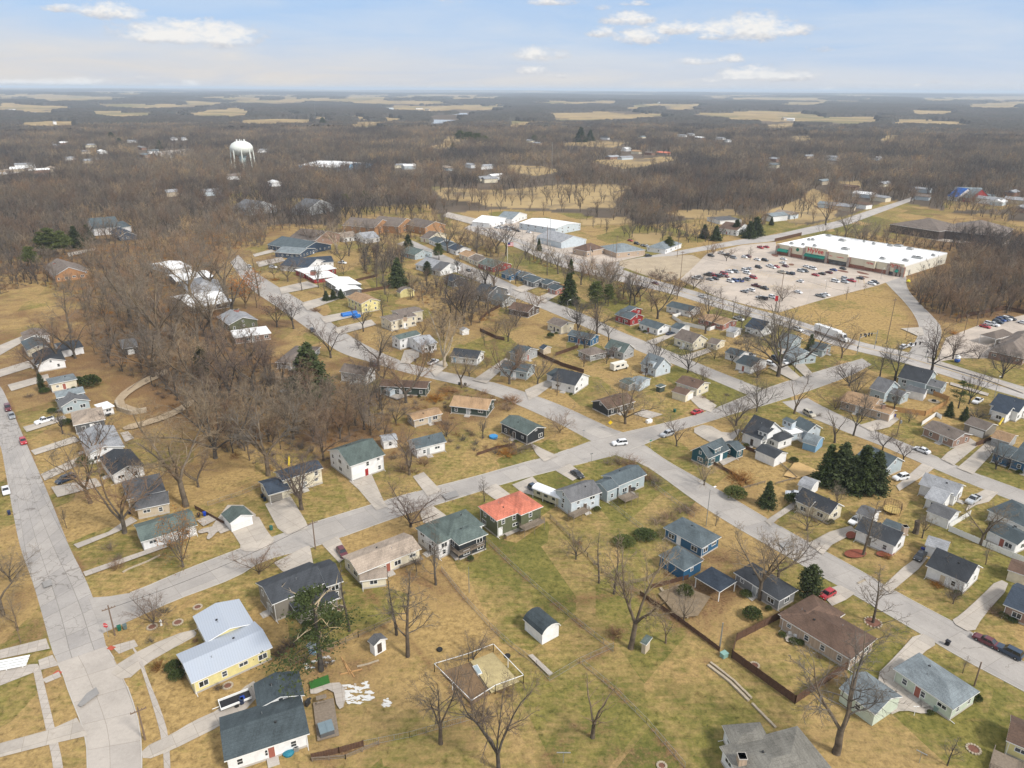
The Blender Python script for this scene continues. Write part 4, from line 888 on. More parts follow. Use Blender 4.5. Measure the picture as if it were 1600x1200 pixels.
# trees one can tell apart: (proto key, u, v, row of the tip)
TREES = [
 ('1',5,962,868),('S',620,992,880),('X',637,1026,878),('S',546,986,872),('4',689,1162,1040),('3',779,1204,1052),('1',985,1013,862),('K',926,1152,1056),('S',936,911,826),('S',959,928,832),
 ('L',1306,1176,1012),('X',1364,973,872),('0',195,833,712),('1',291,791,645),('O',286,886,808),('2',337,716,598),('0',310,761,702),('1',142,786,688),('3',147,716,655),
 ('2',17,908,858),('0',472,796,698),('W',642,823,766),('X',757,784,742),('X',681,914,826),('1',419,743,630),('3',640,742,680),('W',405,897,862),
 ('2',977,662,592),('W',875,676,645),('3',1057,697,655),('2',1150,665,618),('1',1187,937,822),('X',1118,822,795),
 ('K',1241,646,588),('K',1304,692,636),('0',1379,703,668),('3',1411,721,684),('1',1532,851,780),('X',1348,869,768),('2',1556,733,690),('0',1215,905,830),('X',1346,654,598),
 ('3',517,559,504),('1',592,579,508),('0',634,629,548),('P',695,574,482),('1',722,606,552),('3',725,506,432),('1',712,500,440),('4',738,498,446),('1',748,484,436),('X',472,454,420),('0',450,440,398),('1',459,514,468),('U',433,511,466),('X',402,481,430),
 ('P',527,396,342),('0',486,386,345),('X',589,451,405),('1',772,449,400),('3',415,583,528),('0',932,523,470),('1',951,533,500),('0',1027,498,438),('1',992,476,428),('0',1102,521,468),('W',1116,561,542),
 ('0',912,573,552),('X',1126,466,445),('W',1106,462,446),('X',1145,493,460),('2',1216,588,478),('W',1327,603,562),('X',1374,591,532),('4',1397,598,532),('0',1454,583,508),('0',1489,561,518),('W',1529,561,540),('2',1565,591,538),('1',1211,546,494),
 ('U',384,482,425),('1',350,458,388),('X',405,462,385),('1',362,500,415),('1',300,470,380),('0',330,455,372),('1',250,545,430),('3',275,530,440),('X',222,520,400),('4',310,540,455),('1',335,530,430),('4',205,505,400),('X',138,505,455),('X',110,520,430),('0',60,590,525),
 ('1',90,568,500),('3',118,560,490),('T',240,590,500),('T',300,600,520),('T',345,610,560),('T',385,640,590),('T',318,655,600),('3',360,625,540),('0',395,610,520),('T',520,660,612),('T',555,665,620),('T',580,680,638),('T',450,668,610),('T',420,690,640),('T',490,690,640),('T',565,640,595),('0',505,720,655),
 ('0',1000,470,430),('1',760,452,402),('X',745,405,350),('1',700,395,342),('0',718,392,345),('1',790,400,352),('3',775,395,348),('X',833,392,360),('X',855,430,385),('1',872,428,388),('0',908,445,405),('0',940,452,412),('1',950,458,410),('W',948,430,405),
 ('W',1071,448,430),('W',1084,452,428),('K',1032,440,412),('W',1113,400,380),('0',1135,408,385),('X',1172,406,382),('2',1345,386,340),('1',1320,372,330),('0',1290,352,300),('4',1302,300,270),
 ('3',840,600,558),('1',805,590,545),('0',796,600,540),('0',838,490,455),('W',806,510,478),('T',690,520,478),('X',660,470,432),('X',645,465,425),('1',598,440,392),('X',570,420,375),('0',612,415,372),('1',545,400,362),
 ('X',560,545,520),('W',573,600,560),('0',600,600,552),('W',1183,590,560),('X',1196,620,590),('W',1305,640,612),('X',1262,600,575),('T',1100,758,722),('T',1420,660,640),('X',1480,1196,1140),('K',1040,1005,958),('W',240,975,938),
 ('X',1476,905,862),('X',1540,882,845),('X',1504,1052,1020),('W',740,1030,1000),('W',790,818,796),('4',28,985,930),('W',1222,470,445),('X',1350,455,440),('X',1322,468,446),('W',1165,500,478),
]
PK = {'0': P0[0], '1': P0[1], '2': P0[2], '3': P0[3], '4': P0[4], '5': P0[5], 'X': P_EX, 'S': P_SLIM, 'K': P_STUB, 'P': P_PALE, 'W': P_LOW, 'T': P_TAN, 'U': P_RUST, 'O': P_ORNG, 'L': P0[4]}
NOUN = {'K': 'pollarded bare tree', 'P': 'pale barked tree', 'W': 'low spreading tree', 'U': 'rusty leaved tree', 'O': 'orange leaved tree', 'S': 'slender bare tree', 'T': 'tan twigged tree', 'X': 'upright bare tree'}
TREEPTS = []
nb = 0
for k, u, v, t in TREES:
    e = stand(PK[k], (u, v), t, rz=(R(-35) if k == 'L' else None), sxy={'W': 1.6, 'S': 1.0, 'X': 1.1, 'T': 1.3}.get(k, 1.15)*{779: .62, 689: .75, 985: .85, 286: .7, 1306: .9, 195: .9, 1187: .85}.get(u, 1))
    if k == 'L': e.rotation_euler.z = R(-10); e.scale.x *= 1.25; e.scale.y *= 1.25
    later(e, NOUN.get(k, 'bare broad tree'), e.location); e['group'] = 'bare winter trees about the houses'
    TREEPTS.append((e.location.x, e.location.y)); nb += 1
# evergreens: (proto, u, v, tip row, width factor)
for k, u, v, t, w, nn in [('pine',502,1048,926,1.5,'ragged pine'),('spruce2',1198,791,750,1.05,'dark spruce'),('spruce',1291,754,692,1.25,'tall dark spruce'),('spruce2',1311,760,688,1.15,'tall dark spruce'),('spruce',1344,766,693,1.35,'tall dark spruce'),('spruce2',1364,767,701,1.05,'tall dark spruce'),('spruce2',1328,764,708,1.2,'tall dark spruce'),
 ('pine',1497,638,594,1.15,'pine'),('spruce2',1482,650,626,1.0,'dark spruce'),('spruce2',1506,657,634,1.0,'dark spruce'),('spruce2',485,612,534,1.4,'tall green pine'),('spruce2',622,448,402,1.15,'dark spruce'),('spruce2',638,391,366,1.3,'dark spruce'),('pine2',686,406,380,1.2,'pine'),('cedar',668,431,408,1.2,'dark cedar'),
 ('spruce',889,474,426,1.35,'tall dark spruce'),('pine2',930,482,440,1.3,'broad green pine'),('pine2',950,478,445,1.2,'broad green pine'),('spruce',1265,551,521,1.1,'small spruce'),('column',67,612,582,1.0,'narrow columnar cedar'),('cedar',1262,937,880,1.1,'dark cedar'),('column',318,592,540,1.2,'narrow columnar cedar'),
 ('pine2',85,402,356,1.5,'broad green pine'),('pine2',70,398,362,1.4,'broad green pine'),('pine2',102,398,360,1.3,'broad green pine'),('spruce2',120,388,352,1.2,'dark spruce'),('spruce2',138,376,350,1.3,'dark spruce'),('pine2',50,420,385,1.3,'broad green pine'),('spruce2',510,470,454,1.3,'dark spruce'),('spruce2',521,468,452,1.3,'dark spruce'),('spruce2',533,466,451,1.3,'dark spruce'),
 ('pine2',1045,392,370,1.4,'broad green pine'),('spruce2',1100,372,350,1.3,'dark spruce'),('spruce2',1118,376,352,1.3,'dark spruce'),('spruce2',1150,366,342,1.5,'dark spruce'),('spruce2',1180,368,338,1.5,'dark spruce'),('spruce2',1170,372,345,1.4,'dark spruce'),('spruce',842,392,372,1.0,'small spruce'),('spruce',892,428,404,1.0,'small spruce'),
 ('pine2',540,322,303,1.6,'broad green pine'),('pine2',572,316,298,1.6,'broad green pine'),('spruce2',505,200,183,1.8,'dark spruce'),('spruce2',907,222,198,1.5,'dark spruce'),('spruce2',922,220,202,1.4,'dark spruce'),('spruce2',175,222,206,2.2,'dark spruce'),('spruce2',188,230,215,1.8,'dark spruce'),('spruce2',250,232,219,1.8,'dark spruce'),('spruce',1205,352,338,1.2,'small spruce'),
 ('pine2',720,222,204,2.2,'broad green pine'),('pine2',732,224,206,2.2,'broad green pine'),('pine2',745,226,208,2.2,'broad green pine'),('pine2',758,227,212,2.0,'broad green pine'),('spruce2',708,236,222,1.4,'dark spruce'),('pine2',835,222,211,2.2,'broad green pine'),('pine2',850,222,212,2.2,'broad green pine'),('pine2',860,222,213,2.0,'broad green pine'),('pine2',1020,212,203,2.2,'broad green pine')]:
    e = stand(CON[k], (u, v), t, sxy=w); later(e, nn, e.location); e['group'] = 'evergreen trees'; TREEPTS.append((e.location.x, e.location.y))
    if k == 'pine' and u == 502:
        rn = random.Random(5); tb = TB()
        for i in range(7):
            a = rn.uniform(0, 6.28); z = rn.uniform(6, 10.5); L = rn.uniform(2, 4); d = Vector((math.cos(a), math.sin(a), 0.35)); p = Vector((0, 0, z)); q = p+d*L*0.5+Vector((0, 0, .3)); tb.limb([p, q, p+d*L], [.09, .06, .03], 3)
            for j in range(3): f = q.lerp(p+d*L, rn.random()); tb.limb([f, f+Vector((rn.gauss(0, .6), rn.gauss(0, .6), .5))], [.035, .015], 3)
        link(bpy.data.objects.new('dead_branch', tb.mesh('dead_branch', BARKP)), e)
# shrubs: (proto, u, v, height, width factor, noun)
for k, u, v, h, w, nn in [(SH,256,958,2.6,1.2,'leafless shrub'),(SH,236,1003,1.3,1.2,'leafless shrub'),(SHO,247,1044,2.0,1.0,'brown shrub'),(BUSH,272,1048,2.2,1.0,'round evergreen shrub'),(BUSH,277,1060,1.9,1.1,'round evergreen shrub'),(SH,172,858,2.4,1.2,'leafless shrub'),(SHR,180,888,2.2,1.3,'leafless shrub'),
 (SHR,185,875,1.8,1.4,'leafless shrub'),(BUSH,135,724,2.4,1.6,'round evergreen shrub'),(BUSH,142,604,4.6,1.15,'round evergreen shrub'),(BUSH,122,598,2.4,1.2,'round evergreen shrub'),(BUSH,70,614,2.0,1.3,'round evergreen shrub'),(BUSH,104,664,2.2,1.2,'round evergreen shrub'),(BUSH,82,645,1.8,1.2,'round evergreen shrub'),(SHR,45,620,1.8,1.4,'leafless shrub'),
 (SH,965,723,4.0,1.1,'tall leafless shrub'),(SHR,985,726,4.2,1.1,'tall leafless shrub'),(SHR,1012,748,4.0,1.1,'tall leafless shrub'),(SH,1022,757,3.4,1.1,'tall leafless shrub'),(SHO,1156,752,3.6,1.4,'orange brown shrub'),(BUSHY,1148,776,2.9,1.5,'spreading juniper shrub'),(BUSH,1240,722,1.7,1.1,'small round evergreen shrub'),
 (BUSH,1008,840,2.0,2.0,'clipped evergreen shrub'),(BUSHY,975,850,2.0,1.9,'clipped evergreen shrub'),(SHR,1045,810,1.9,2.2,'leafless shrub'),(SHR,1065,800,1.9,2.2,'leafless shrub'),(SHR,1028,818,1.8,2.2,'leafless shrub'),(SHR,1080,795,1.8,2.0,'leafless shrub'),(SHO,960,992,1.8,1.4,'ornamental grass tuft'),(SH,1280,650,1.5,1.3,'leafless shrub'),
 (SH,1527,652,3.6,1.7,'wide bare bush'),(SH,1490,936,2.0,1.2,'leafless shrub'),(SHR,1552,958,2.2,1.2,'leafless shrub'),(BUSHY,1568,964,1.2,1.2,'clipped evergreen shrub'),(BUSH,1582,972,1.1,1.2,'clipped evergreen shrub'),(BUSH,1236,784,2.4,1.1,'clipped evergreen shrub'),(BUSH,1250,797,1.8,1.2,'clipped evergreen shrub'),(BUSH,1296,818,1.4,1.2,'clipped evergreen shrub'),(BUSHY,1240,1004,.9,1.7,'clipped evergreen shrub'),(BUSHY,1250,1006,.9,1.4,'clipped evergreen shrub'),(BUSH,1524,1094,1.4,1.1,'round evergreen shrub'),(BUSHY,1222,994,.9,1.3,'clipped evergreen shrub'),
 (SHR,1112,628,1.2,1.5,'clipped leafless shrub'),(SHR,1135,618,1.2,1.5,'clipped leafless shrub'),(SHR,1100,622,1.3,1.5,'clipped leafless shrub'),(SHO,905,850,1.0,1.0,'ornamental grass tuft'),(SHR,1020,432,3.2,1.5,'reddish leafless shrub'),(SHR,1032,436,3.4,1.6,'reddish leafless shrub'),(SHR,1045,440,3.0,1.6,'reddish leafless shrub'),(SHR,1152,520,2.0,1.9,'leafless shrub'),(SHR,1168,527,2.0,1.9,'leafless shrub'),(SHR,1152,538,2.2,1.8,'leafless shrub'),
 (SHO,680,625,2.6,1.7,'brown shrub'),(SHO,700,612,2.6,1.7,'brown shrub'),(SHR,790,640,2.8,1.6,'leafless shrub'),(SHO,800,628,3.0,1.5,'orange brown shrub'),(SHR,660,725,3.0,1.4,'leafless shrub'),(SHR,632,735,3.2,1.3,'leafless shrub'),(SHR,545,655,3.0,1.7,'leafless shrub'),(SH,470,700,3.0,1.7,'leafless shrub'),(SHR,810,705,2.6,1.8,'leafless shrub'),(SHR,825,700,2.2,1.8,'leafless shrub'),(SHO,790,710,2.2,1.8,'brown shrub'),
 (SHR,1430,455,2.8,1.7,'leafless shrub'),(SHO,1446,472,3.0,1.4,'rust coloured shrub'),(SHR,1436,448,2.6,1.7,'leafless shrub'),(SHR,1450,462,2.6,1.7,'leafless shrub'),(SHO,1490,522,2.0,1.2,'brown shrub'),(SHO,494,486,2.2,1.6,'brown shrub'),(SHO,430,438,1.8,1.6,'brown shrub'),(SHR,760,1118,1.6,2.0,'leafless shrub'),(SHR,510,1040,1.8,1.5,'leafless shrub'),(SHR,455,1010,2.0,1.6,'leafless shrub'),(SHR,438,1022,1.8,1.4,'leafless shrub'),(SHR,790,1080,1.4,2.0,'leafless shrub'),
 (BUSHY,1070,930,2.6,1.0,'conical evergreen shrub'),(BUSH,1175,965,2.4,1.2,'round evergreen shrub'),(SHR,1055,925,1.6,1.6,'leafless shrub'),(SHR,1150,912,1.6,1.8,'leafless shrub'),(BUSH,893,585,1.6,1.2,'round evergreen shrub'),(BUSH,1000,515,1.4,1.2,'round evergreen shrub'),(BUSH,1022,520,1.4,1.2,'round evergreen shrub'),(BUSH,860,528,2.6,.9,'conical evergreen shrub'),(SHR,560,540,1.6,1.4,'leafless shrub'),(SHR,365,460,1.8,1.4,'leafless shrub')]:
    e = stand(k, (u, v), h=h, h0=2.0, sxy=w); later(e, nn, e.location); e['group'] = 'garden shrubs'
# ------------------------------------------------------------------ houses
WALLS = dict(W=(0.74,0.74,0.735), LB=(0.50,0.56,0.60), BG=(0.36,0.42,0.44), Y=(0.68,0.60,0.28), CR=(0.66,0.60,0.46), T=(0.50,0.42,0.31), G=(0.33,0.34,0.34), DG=(0.11,0.115,0.12), MG=(0.20,0.20,0.20), DB=(0.075,0.055,0.045),
             TE=(0.010,0.072,0.095), BL=(0.02,0.10,0.20), NV=(0.035,0.06,0.10), RED=(0.28,0.025,0.025), GR=(0.105,0.115,0.062), OR=(0.36,0.19,0.085), BT=(0.20,0.18,0.15), CG=(0.02,0.025,0.03), LG=(0.50,0.56,0.46), GD=(0.045,0.065,0.055), BLU=(0.20,0.36,0.52))
BRICKS = dict(BR=(0.24,0.135,0.09), TB=(0.42,0.31,0.22), RB=(0.30,0.10,0.07))
ROOFS = dict(dk=(0.042,0.046,0.052), tl=(0.055,0.07,0.076), gy=(0.115,0.115,0.118), lg=(0.27,0.275,0.285), bg=(0.29,0.235,0.185), br=(0.115,0.073,0.052), rd=(0.46,0.15,0.095), wh=(0.74,0.74,0.73), gn=(0.09,0.115,0.105), tn=(0.30,0.195,0.11), nv=(0.038,0.05,0.068), bgr=(0.17,0.195,0.205), gb=(0.15,0.122,0.102), tg=(0.075,0.094,0.102), blr=(0.015,0.085,0.30), cg=(0.15,0.142,0.122))
def wall_m(k): return brick('brick_'+k, BRICKS[k]) if k in BRICKS else siding('siding_'+k, WALLS[k])
def roof_m(k):
    if k == 'ml': return metal_roof()
    if k == 'wh': return simple('white_membrane', (0.74, 0.74, 0.73), 0.6, 0.07, 0.5)
    return shingle('shingle_'+k, ROOFS[k])
def metal_roof():
    if 'ml' in MC: return MC['ml']
    m, nt, b = nmat('ribbed_metal'); co = coord(nt); mp = N(nt, 'ShaderNodeMapping'); mp.inputs['Rotation'].default_value = (0, 0, R(-31)); nt.links.new(co, mp.inputs[0])
    sx = N(nt, 'ShaderNodeSeparateXYZ'); nt.links.new(mp.outputs[0], sx.inputs[0]); fr = mth(nt, 'FRACT', mth(nt, 'MULTIPLY', sx.outputs[0], 2.2))
    c = mix(nt, ramp(nt, fr, 0.0, 0.25), (0.31, 0.345, 0.40), (0.40, 0.44, 0.50)); f = noise(nt, co, 0.5, 3); c = mix(nt, ramp(nt, f, 0.3, 0.7), c, mix(nt, 0.3, c, (0.42, 0.44, 0.47)))
    nt.links.new(c, b.inputs['Base Color']); b.inputs['Roughness'].default_value = 0.45; b.inputs['Metallic'].default_value = 0.15; MC['ml'] = m; return m
FOOT = []          # house footprints, for keeping trees clear
WIN = {}
def win_mesh(w, h, two=False, plain=False):
    k = (round(w, 1), round(h, 1), two, plain)
    if k in WIN: return WIN[k]
    w, h = k[0], k[1]; f = MB(); t = 0.11
    f.box(-w/2-t, w/2+t, 0, 0.06, -t, 0); f.box(-w/2-t, w/2+t, 0, 0.06, h, h+t); f.box(-w/2-t, -w/2, 0, 0.06, 0, h); f.box(w/2, w/2+t, 0, 0.06, 0, h)
    if two: f.box(-0.05, 0.05, 0, 0.055, 0, h)
    else: f.box(-w/2, w/2, 0, 0.05, h/2-0.03, h/2+0.03)
    p = MB(); p.box(-w/2, w/2, 0.005, 0.03, 0, h)
    if plain:
        f.add(p.v, p.f, 1); WIN[k] = (f.mesh('window', [WHITE(), glass()]), None)
    else: WIN[k] = (f.mesh('window', WHITE()), p.mesh('pane', glass()))
    return WIN[k]
def frame_of(A, B, C, z):
    pa, pb = G(*A, z), G(*B, z); d = (pb-pa); L = d.length; d.normalize(); n = Vector((-d.y, d.x, 0))
    if isinstance(C, (int, float)):
        w = C
        if n.dot(pa) < 0: n = -n
    else:
        w = (G(*C, z)-pa).dot(n)
        if w < 0: n, w = -n, -w
    return pa, d, n, L, max(w, 1.5)
def house(kind, text, wall, roof, blocks, **o):
    ref, _, suf = text.partition('|'); ref = ref.strip()
    fr = [frame_of(b[0], b[1], b[2], b[3]) for b in blocks]
    pa, d, n, L, w = fr[0]; c = pa+d*L/2+n*w/2; loc = Vector((c.x, c.y, 0)); dist = loc.length
    e = empty(kind, loc); tag(e, (ref+' '+suf.strip()).strip(), o.get('cat', kind.replace('_', ' ')), o.get('group', 'houses of the neighbourhood' if kind == 'house' else None))
    landmark(ref, loc)
    wm = wall_m(wall); rm = roof_m(roof); walls = []; oh = 0.42 if kind == 'house' else 0.28
    for bi, (b, (pa, d, n, L, w)) in enumerate(zip(blocks, fr)):
        z, ty = b[3], b[4]; rise = (b[5] if len(b) > 5 else {'G': 0.36, 'H': 0.30, 'F': 0, 'S': 0.15, 'B': 0.5}[ty])*w/2; z = z-0.006*bi
        bw = wall_m(b[6]) if len(b) > 6 and b[6] else wm; br_ = roof_m(b[7]) if len(b) > 7 and b[7] else rm
        P = lambda s, t, zz: tuple(pa+d*s+n*t+Vector((0, 0, zz))-Vector((0, 0, pa.z))-loc)
        FOOT.append((pa.copy(), d.copy(), n.copy(), L, w)); th = 0.2; m = MB(); q = MB(); i = oh
        ww = min(w, L)
        if ty in 'GB':
            if ty == 'G': prof = [(0, z), (w/2, z+rise), (w, z)]
            else: prof = [(0, z), (w*0.10, z+rise*0.50), (w*0.27, z+rise*0.84), (w/2, z+rise), (w*0.73, z+rise*0.84), (w*0.90, z+rise*0.50), (w, z)]
            K = len(prof); top0 = [P(0, t, zz) for t, zz in prof]; top1 = [P(L, t, zz) for t, zz in prof]; bo0 = [P(0, t, zz-th) for t, zz in prof]; bo1 = [P(L, t, zz-th) for t, zz in prof]
            vs = top0+top1+bo0+bo1
            m.add(vs, [[k, k+1, K+k+1, K+k] for k in range(K-1)], 0)
            m.add(vs, [[2*K+k, 3*K+k, 3*K+k+1, 2*K+k+1] for k in range(K-1)]+[[k, 2*K+k, 2*K+k+1, k+1] for k in range(K-1)]+[[K+k, K+k+1, 3*K+k+1, 3*K+k] for k in range(K-1)]+[[0, K, 3*K, 2*K], [K-1, 3*K-1, 4*K-1, 2*K-1]], 1)
            ip = lambda t: np.interp(t, [p[0] for p in prof], [p[1] for p in prof])-th-0.03
            wp = [(i, 0), (i, ip(i))]+[(t, zz-th-0.03) for t, zz in prof if i < t < w-i]+[(w-i, ip(w-i)), (w-i, 0)]
            k = len(wp); vs = [P(i, t, zz) for t, zz in wp]+[P(L-i, t, zz) for t, zz in wp]
            q.add(vs, [[j, (j+1) % k, (j+1) % k+k, j+k] for j in range(k-1)]+[list(range(k)), list(range(k, 2*k))[::-1]])
        else:
            if ty == 'H':
                rr_ = min(rise, 0.30*ww/2) if len(b) <= 5 else rise
                if L >= w: R0, R1 = (w*0.5, w/2), (L-w*0.5, w/2)
                else: R0, R1 = (L/2, L*0.5), (L/2, w-L*0.5)
                if (R0[0]-R1[0])**2+(R0[1]-R1[1])**2 < 0.25: R1 = (R0[0]+0.5, R0[1])
                vs = [P(0, 0, z), P(L, 0, z), P(L, w, z), P(0, w, z), P(*R0, z+rr_), P(*R1, z+rr_), P(0, 0, z-th), P(L, 0, z-th), P(L, w, z-th), P(0, w, z-th)]
                m.add(vs, [[0, 1, 5, 4], [1, 2, 5], [2, 3, 4, 5], [3, 0, 4]] if L >= w else [[0, 1, 4], [1, 2, 5, 4], [2, 3, 5], [3, 0, 4, 5]], 0)
                zt = [z-0.05]*4
            elif ty == 'F':
                vs = [P(0, 0, z), P(L, 0, z), P(L, w, z), P(0, w, z)]*1+[P(0, 0, z), P(L, 0, z)]+[P(0, 0, z-0.3), P(L, 0, z-0.3), P(L, w, z-0.3), P(0, w, z-0.3)]
                m.add(vs, [[0, 1, 2, 3]], 0); zt = [z-0.15]*4
            else:
                hi = rise*2
                vs = [P(0, 0, z), P(L, 0, z), P(L, w, z+hi), P(0, w, z+hi), P(0, 0, z), P(0, 0, z), P(0, 0, z-th), P(L, 0, z-th), P(L, w, z+hi-th), P(0, w, z+hi-th)]
                m.add(vs, [[0, 1, 2, 3]], 0); zt = [z-0.1, z-0.1, z+hi-th-.03-hi*i/w, z+hi-th-.03-hi*i/w]
            m.add(vs, [[6, 9, 8, 7], [0, 6, 7, 1], [1, 7, 8, 2], [2, 8, 9, 3], [3, 9, 6, 0]], 1)
            cs = [(i, i), (L-i, i), (L-i, w-i), (i, w-i)]; vs = [P(s, t, 0) for s, t in cs]+[P(s, t, zt[k]) for k, (s, t) in enumerate(cs)]
            q.add(vs, [[0, 1, 5, 4], [1, 2, 6, 5], [2, 3, 7, 6], [3, 0, 4, 7], [4, 5, 6, 7]])
        rf = m.build('roof', [br_, WHITE() if dist < 700 else br_], e)
        post = o.get('open') == bi
        if post:     # open carport or porch: four posts instead of walls
            pm = MB()
            for s, t in ((i, i), (L-i, i), (L-i, w-i), (i, w-i)):
                v0 = Vector(P(s, t, 0)); pm.box(v0.x-.08, v0.x+.08, v0.y-.08, v0.y+.08, 0, z-0.12)
            pm.build('porch_posts', WHITE(), e)
        else:
            wl = q.build('wall', bw, e)
            if dist < 420 and kind == 'house':
                fm = MB(); g_ = i-0.05; vs = [P(s, t, zz) for zz in (0, 0.38) for s, t in ((g_, g_), (L-g_, g_), (L-g_, w-g_), (g_, w-g_))]
                fm.add(vs, [[0,1,5,4],[1,2,6,5],[2,3,7,6],[3,0,4,7],[4,5,6,7]]); fm.build('foundation', CONC(), e)
            cs = [(i, i), (L-i, i), (L-i, w-i), (i, w-i)]
            for k in range(4):
                p0 = Vector(P(*cs[k], 0)); p1 = Vector(P(*cs[(k+1) % 4], 0)); mid = (p0+p1)/2; nn = (mid-(Vector(P(L/2, w/2, 0)))); t_ = (p1-p0).normalized(); nn -= t_*nn.dot(t_); nn.normalize()
                gab = ty in 'GB' and k in (1, 3)
                walls.append((p0, p1, nn, z, bi, gab, rise))
        # vents and pipes on near roofs
        if dist < 330 and ty in 'GH' and kind == 'house' and L > 6:
            rn = random.Random(int(L*100)); vm = MB()
            for j in range(2):
                s = L*rn.uniform(0.3, 0.7); t = w*rn.choice((0.36, 0.64)); zz = z+(rise if ty == 'G' else min(rise, .3*ww/2))*(1-abs(t-w/2)/(w/2))
                v0 = Vector(P(s, t, zz)); mv = MB(); mv.box(-.16, .16, -.16, .16, -0.1, .22) if j else mv.tube([(0, 0, -.1), (0, 0, .45)], .06, 6)
                ob = mv.build('roof_vent', DARK() if j else STEEL(), rf); ob.location = v0
    if dist < 330 and kind == 'house':
        dn = [wl for wl in walls if not wl[5] and wl[2].dot(-(wl[0]+wl[1])/2-loc) > 0][:2]
        for wl in dn:
            for q_ in (wl[0], wl[1])[:1 if len(dn) > 1 else 2]:
                t_ = (wl[1]-wl[0]).normalized(); pt = q_+t_*(.12 if q_ is wl[0] else -.12)+wl[2]*.07; m = MB(); m.tube([pt+Vector((0, 0, wl[3]-.15)), pt+Vector((0, 0, .2)), pt+wl[2]*.9+Vector((0, 0, .08))], .055, 4); m.build('downspout', WHITE(), e)
    # openings
    def covered(pt, bi):
        for k, (pa, d, n, L, w) in enumerate(fr):
            if k == bi: continue
            r = pt+loc-pa; s, t = r.dot(d), r.dot(n)
            if 0.1 < s < L-0.1 and 0.1 < t < w-0.1 and blocks[k][3] > pt.z: return True
        return False
    used = []
    def near_wall(u, v):
        g = G(u, v)-loc; best = None
        for wl in walls:
            p0, p1 = wl[0], wl[1]; t_ = (p1-p0); Lw = t_.length; t_.normalize(); s = max(0.4, min(Lw-0.4, (g-p0).dot(t_))); dd = (p0+t_*s-g).length
            if wl[2].dot(-(wl[0]+wl[1])/2-loc) < 0: dd += 5
            if best is None or dd < best[0]: best = (dd, wl, s)
        return best[1], best[2]
    def put(me, p, nn, name, parent=e):
        ob = link(bpy.data.objects.new(name, me), parent); ob.location = p; ob.rotation_euler.z = math.atan2(-nn.x, nn.y); return ob
    for (u, v, gw) in o.get('g', []):
        wl, s = near_wall(u, v); t_ = (wl[1]-wl[0]).normalized(); Lw = (wl[1]-wl[0]).length; gw = min(gw, Lw-0.6); s = max(gw/2+.2, min(Lw-gw/2-.2, s))
        m = MB(); m.box(-gw/2, gw/2, -0.05, 0.05, 0, 2.15)
        for k in range(1, 4): m.box(-gw/2+.05, gw/2-.05, 0.04, 0.056, 0.52*k, 0.52*k+0.03, 1)
        put(m.mesh('garage_door', [simple('garage_door_'+o.get('gc', 'W'), (0.68, 0.68, 0.66) if o.get('gc', 'W') == 'W' else WALLS[o['gc']], 0.5, 0.05), simple('door_groove', (0.4, 0.4, 0.4))]), wl[0]+t_*s, wl[2], 'garage_door'); used.append((wl, s, gw))
    for (u, v, c) in o.get('d', []):
        wl, s = near_wall(u, v); m = MB(); m.box(-.5, .5, -0.05, 0.06, 0.3, 2.4); m.box(-.62, .62, -0.05, 0.045, 0.3, 2.5, 1)
        put(m.mesh('door', [simple('door_'+c, WALLS.get(c, (0.3, 0.03, 0.03)), 0.5, 0.1), WHITE()]), wl[0]+(wl[1]-wl[0]).normalized()*s, wl[2], 'door'); used.append((wl, s, 1.4))
    if dist < 620 and o.get('win', True):
        rn = random.Random(hash_(ref)); plain = dist > 330; doors = 0
        for wl in walls:
            p0, p1, nn, z, bi, gab, rise = wl; Lw = (p1-p0).length; t_ = (p1-p0).normalized()
            if nn.dot((Vector((0, 0, 0))-loc)) < 0 and not (dist < 330 and nn.dot(Vector((1, 0, 0))) > 0.3 and False): continue
            if Lw < 2.2 or (kind != 'house' and Lw < 4): continue
            rows = [1.0] if z < 4.2 else [0.9, z-1.75]
            for ri, zb in enumerate(rows):
                k = max(1, int(Lw/3.3)); 
                for j in range(k):
                    s = Lw*(j+0.5)/k+rn.uniform(-0.3, 0.3)
                    if kind != 'house' and j % 2: continue
                    if rn.random() < o.get('skip', 0.16) and k > 1: continue
                    if any(u_[0] is wl and abs(u_[1]-s) < u_[2]/2+0.9 and zb < 2.4 for u_ in used): continue
                    two = rn.random() < 0.4; ww_ = 1.5 if two else 0.85
                    if ww_ > Lw-0.8: ww_, two = 0.8, False
                    hh = min(1.1, z-0.45-zb) if rn.random() < .75 else 0.7
                    if hh < 0.5: continue
                    pt = p0+t_*s+Vector((0, 0, zb+(1.2-hh if hh < 1 else 0)))
                    if covered(pt+nn*0.3+Vector((0, 0, 0.6)), bi): continue
                    fm, pm = win_mesh(ww_, hh, two, plain); ob = put(fm, pt-nn*0.01, nn, 'window')
                    if pm: link(bpy.data.objects.new('pane', pm), ob)
            if gab and rise > 1.1 and Lw > 5 and kind == 'house' and dist < 480:
                pt = (p0+p1)/2+Vector((0, 0, z+0.1)); 
                if not covered(pt+nn*.3, bi):
                    fm, pm = win_mesh(0.7, 0.8, False, plain); ob = put(fm, pt-nn*0.01, nn, 'window')
                    if pm: link(bpy.data.objects.new('pane', pm), ob)
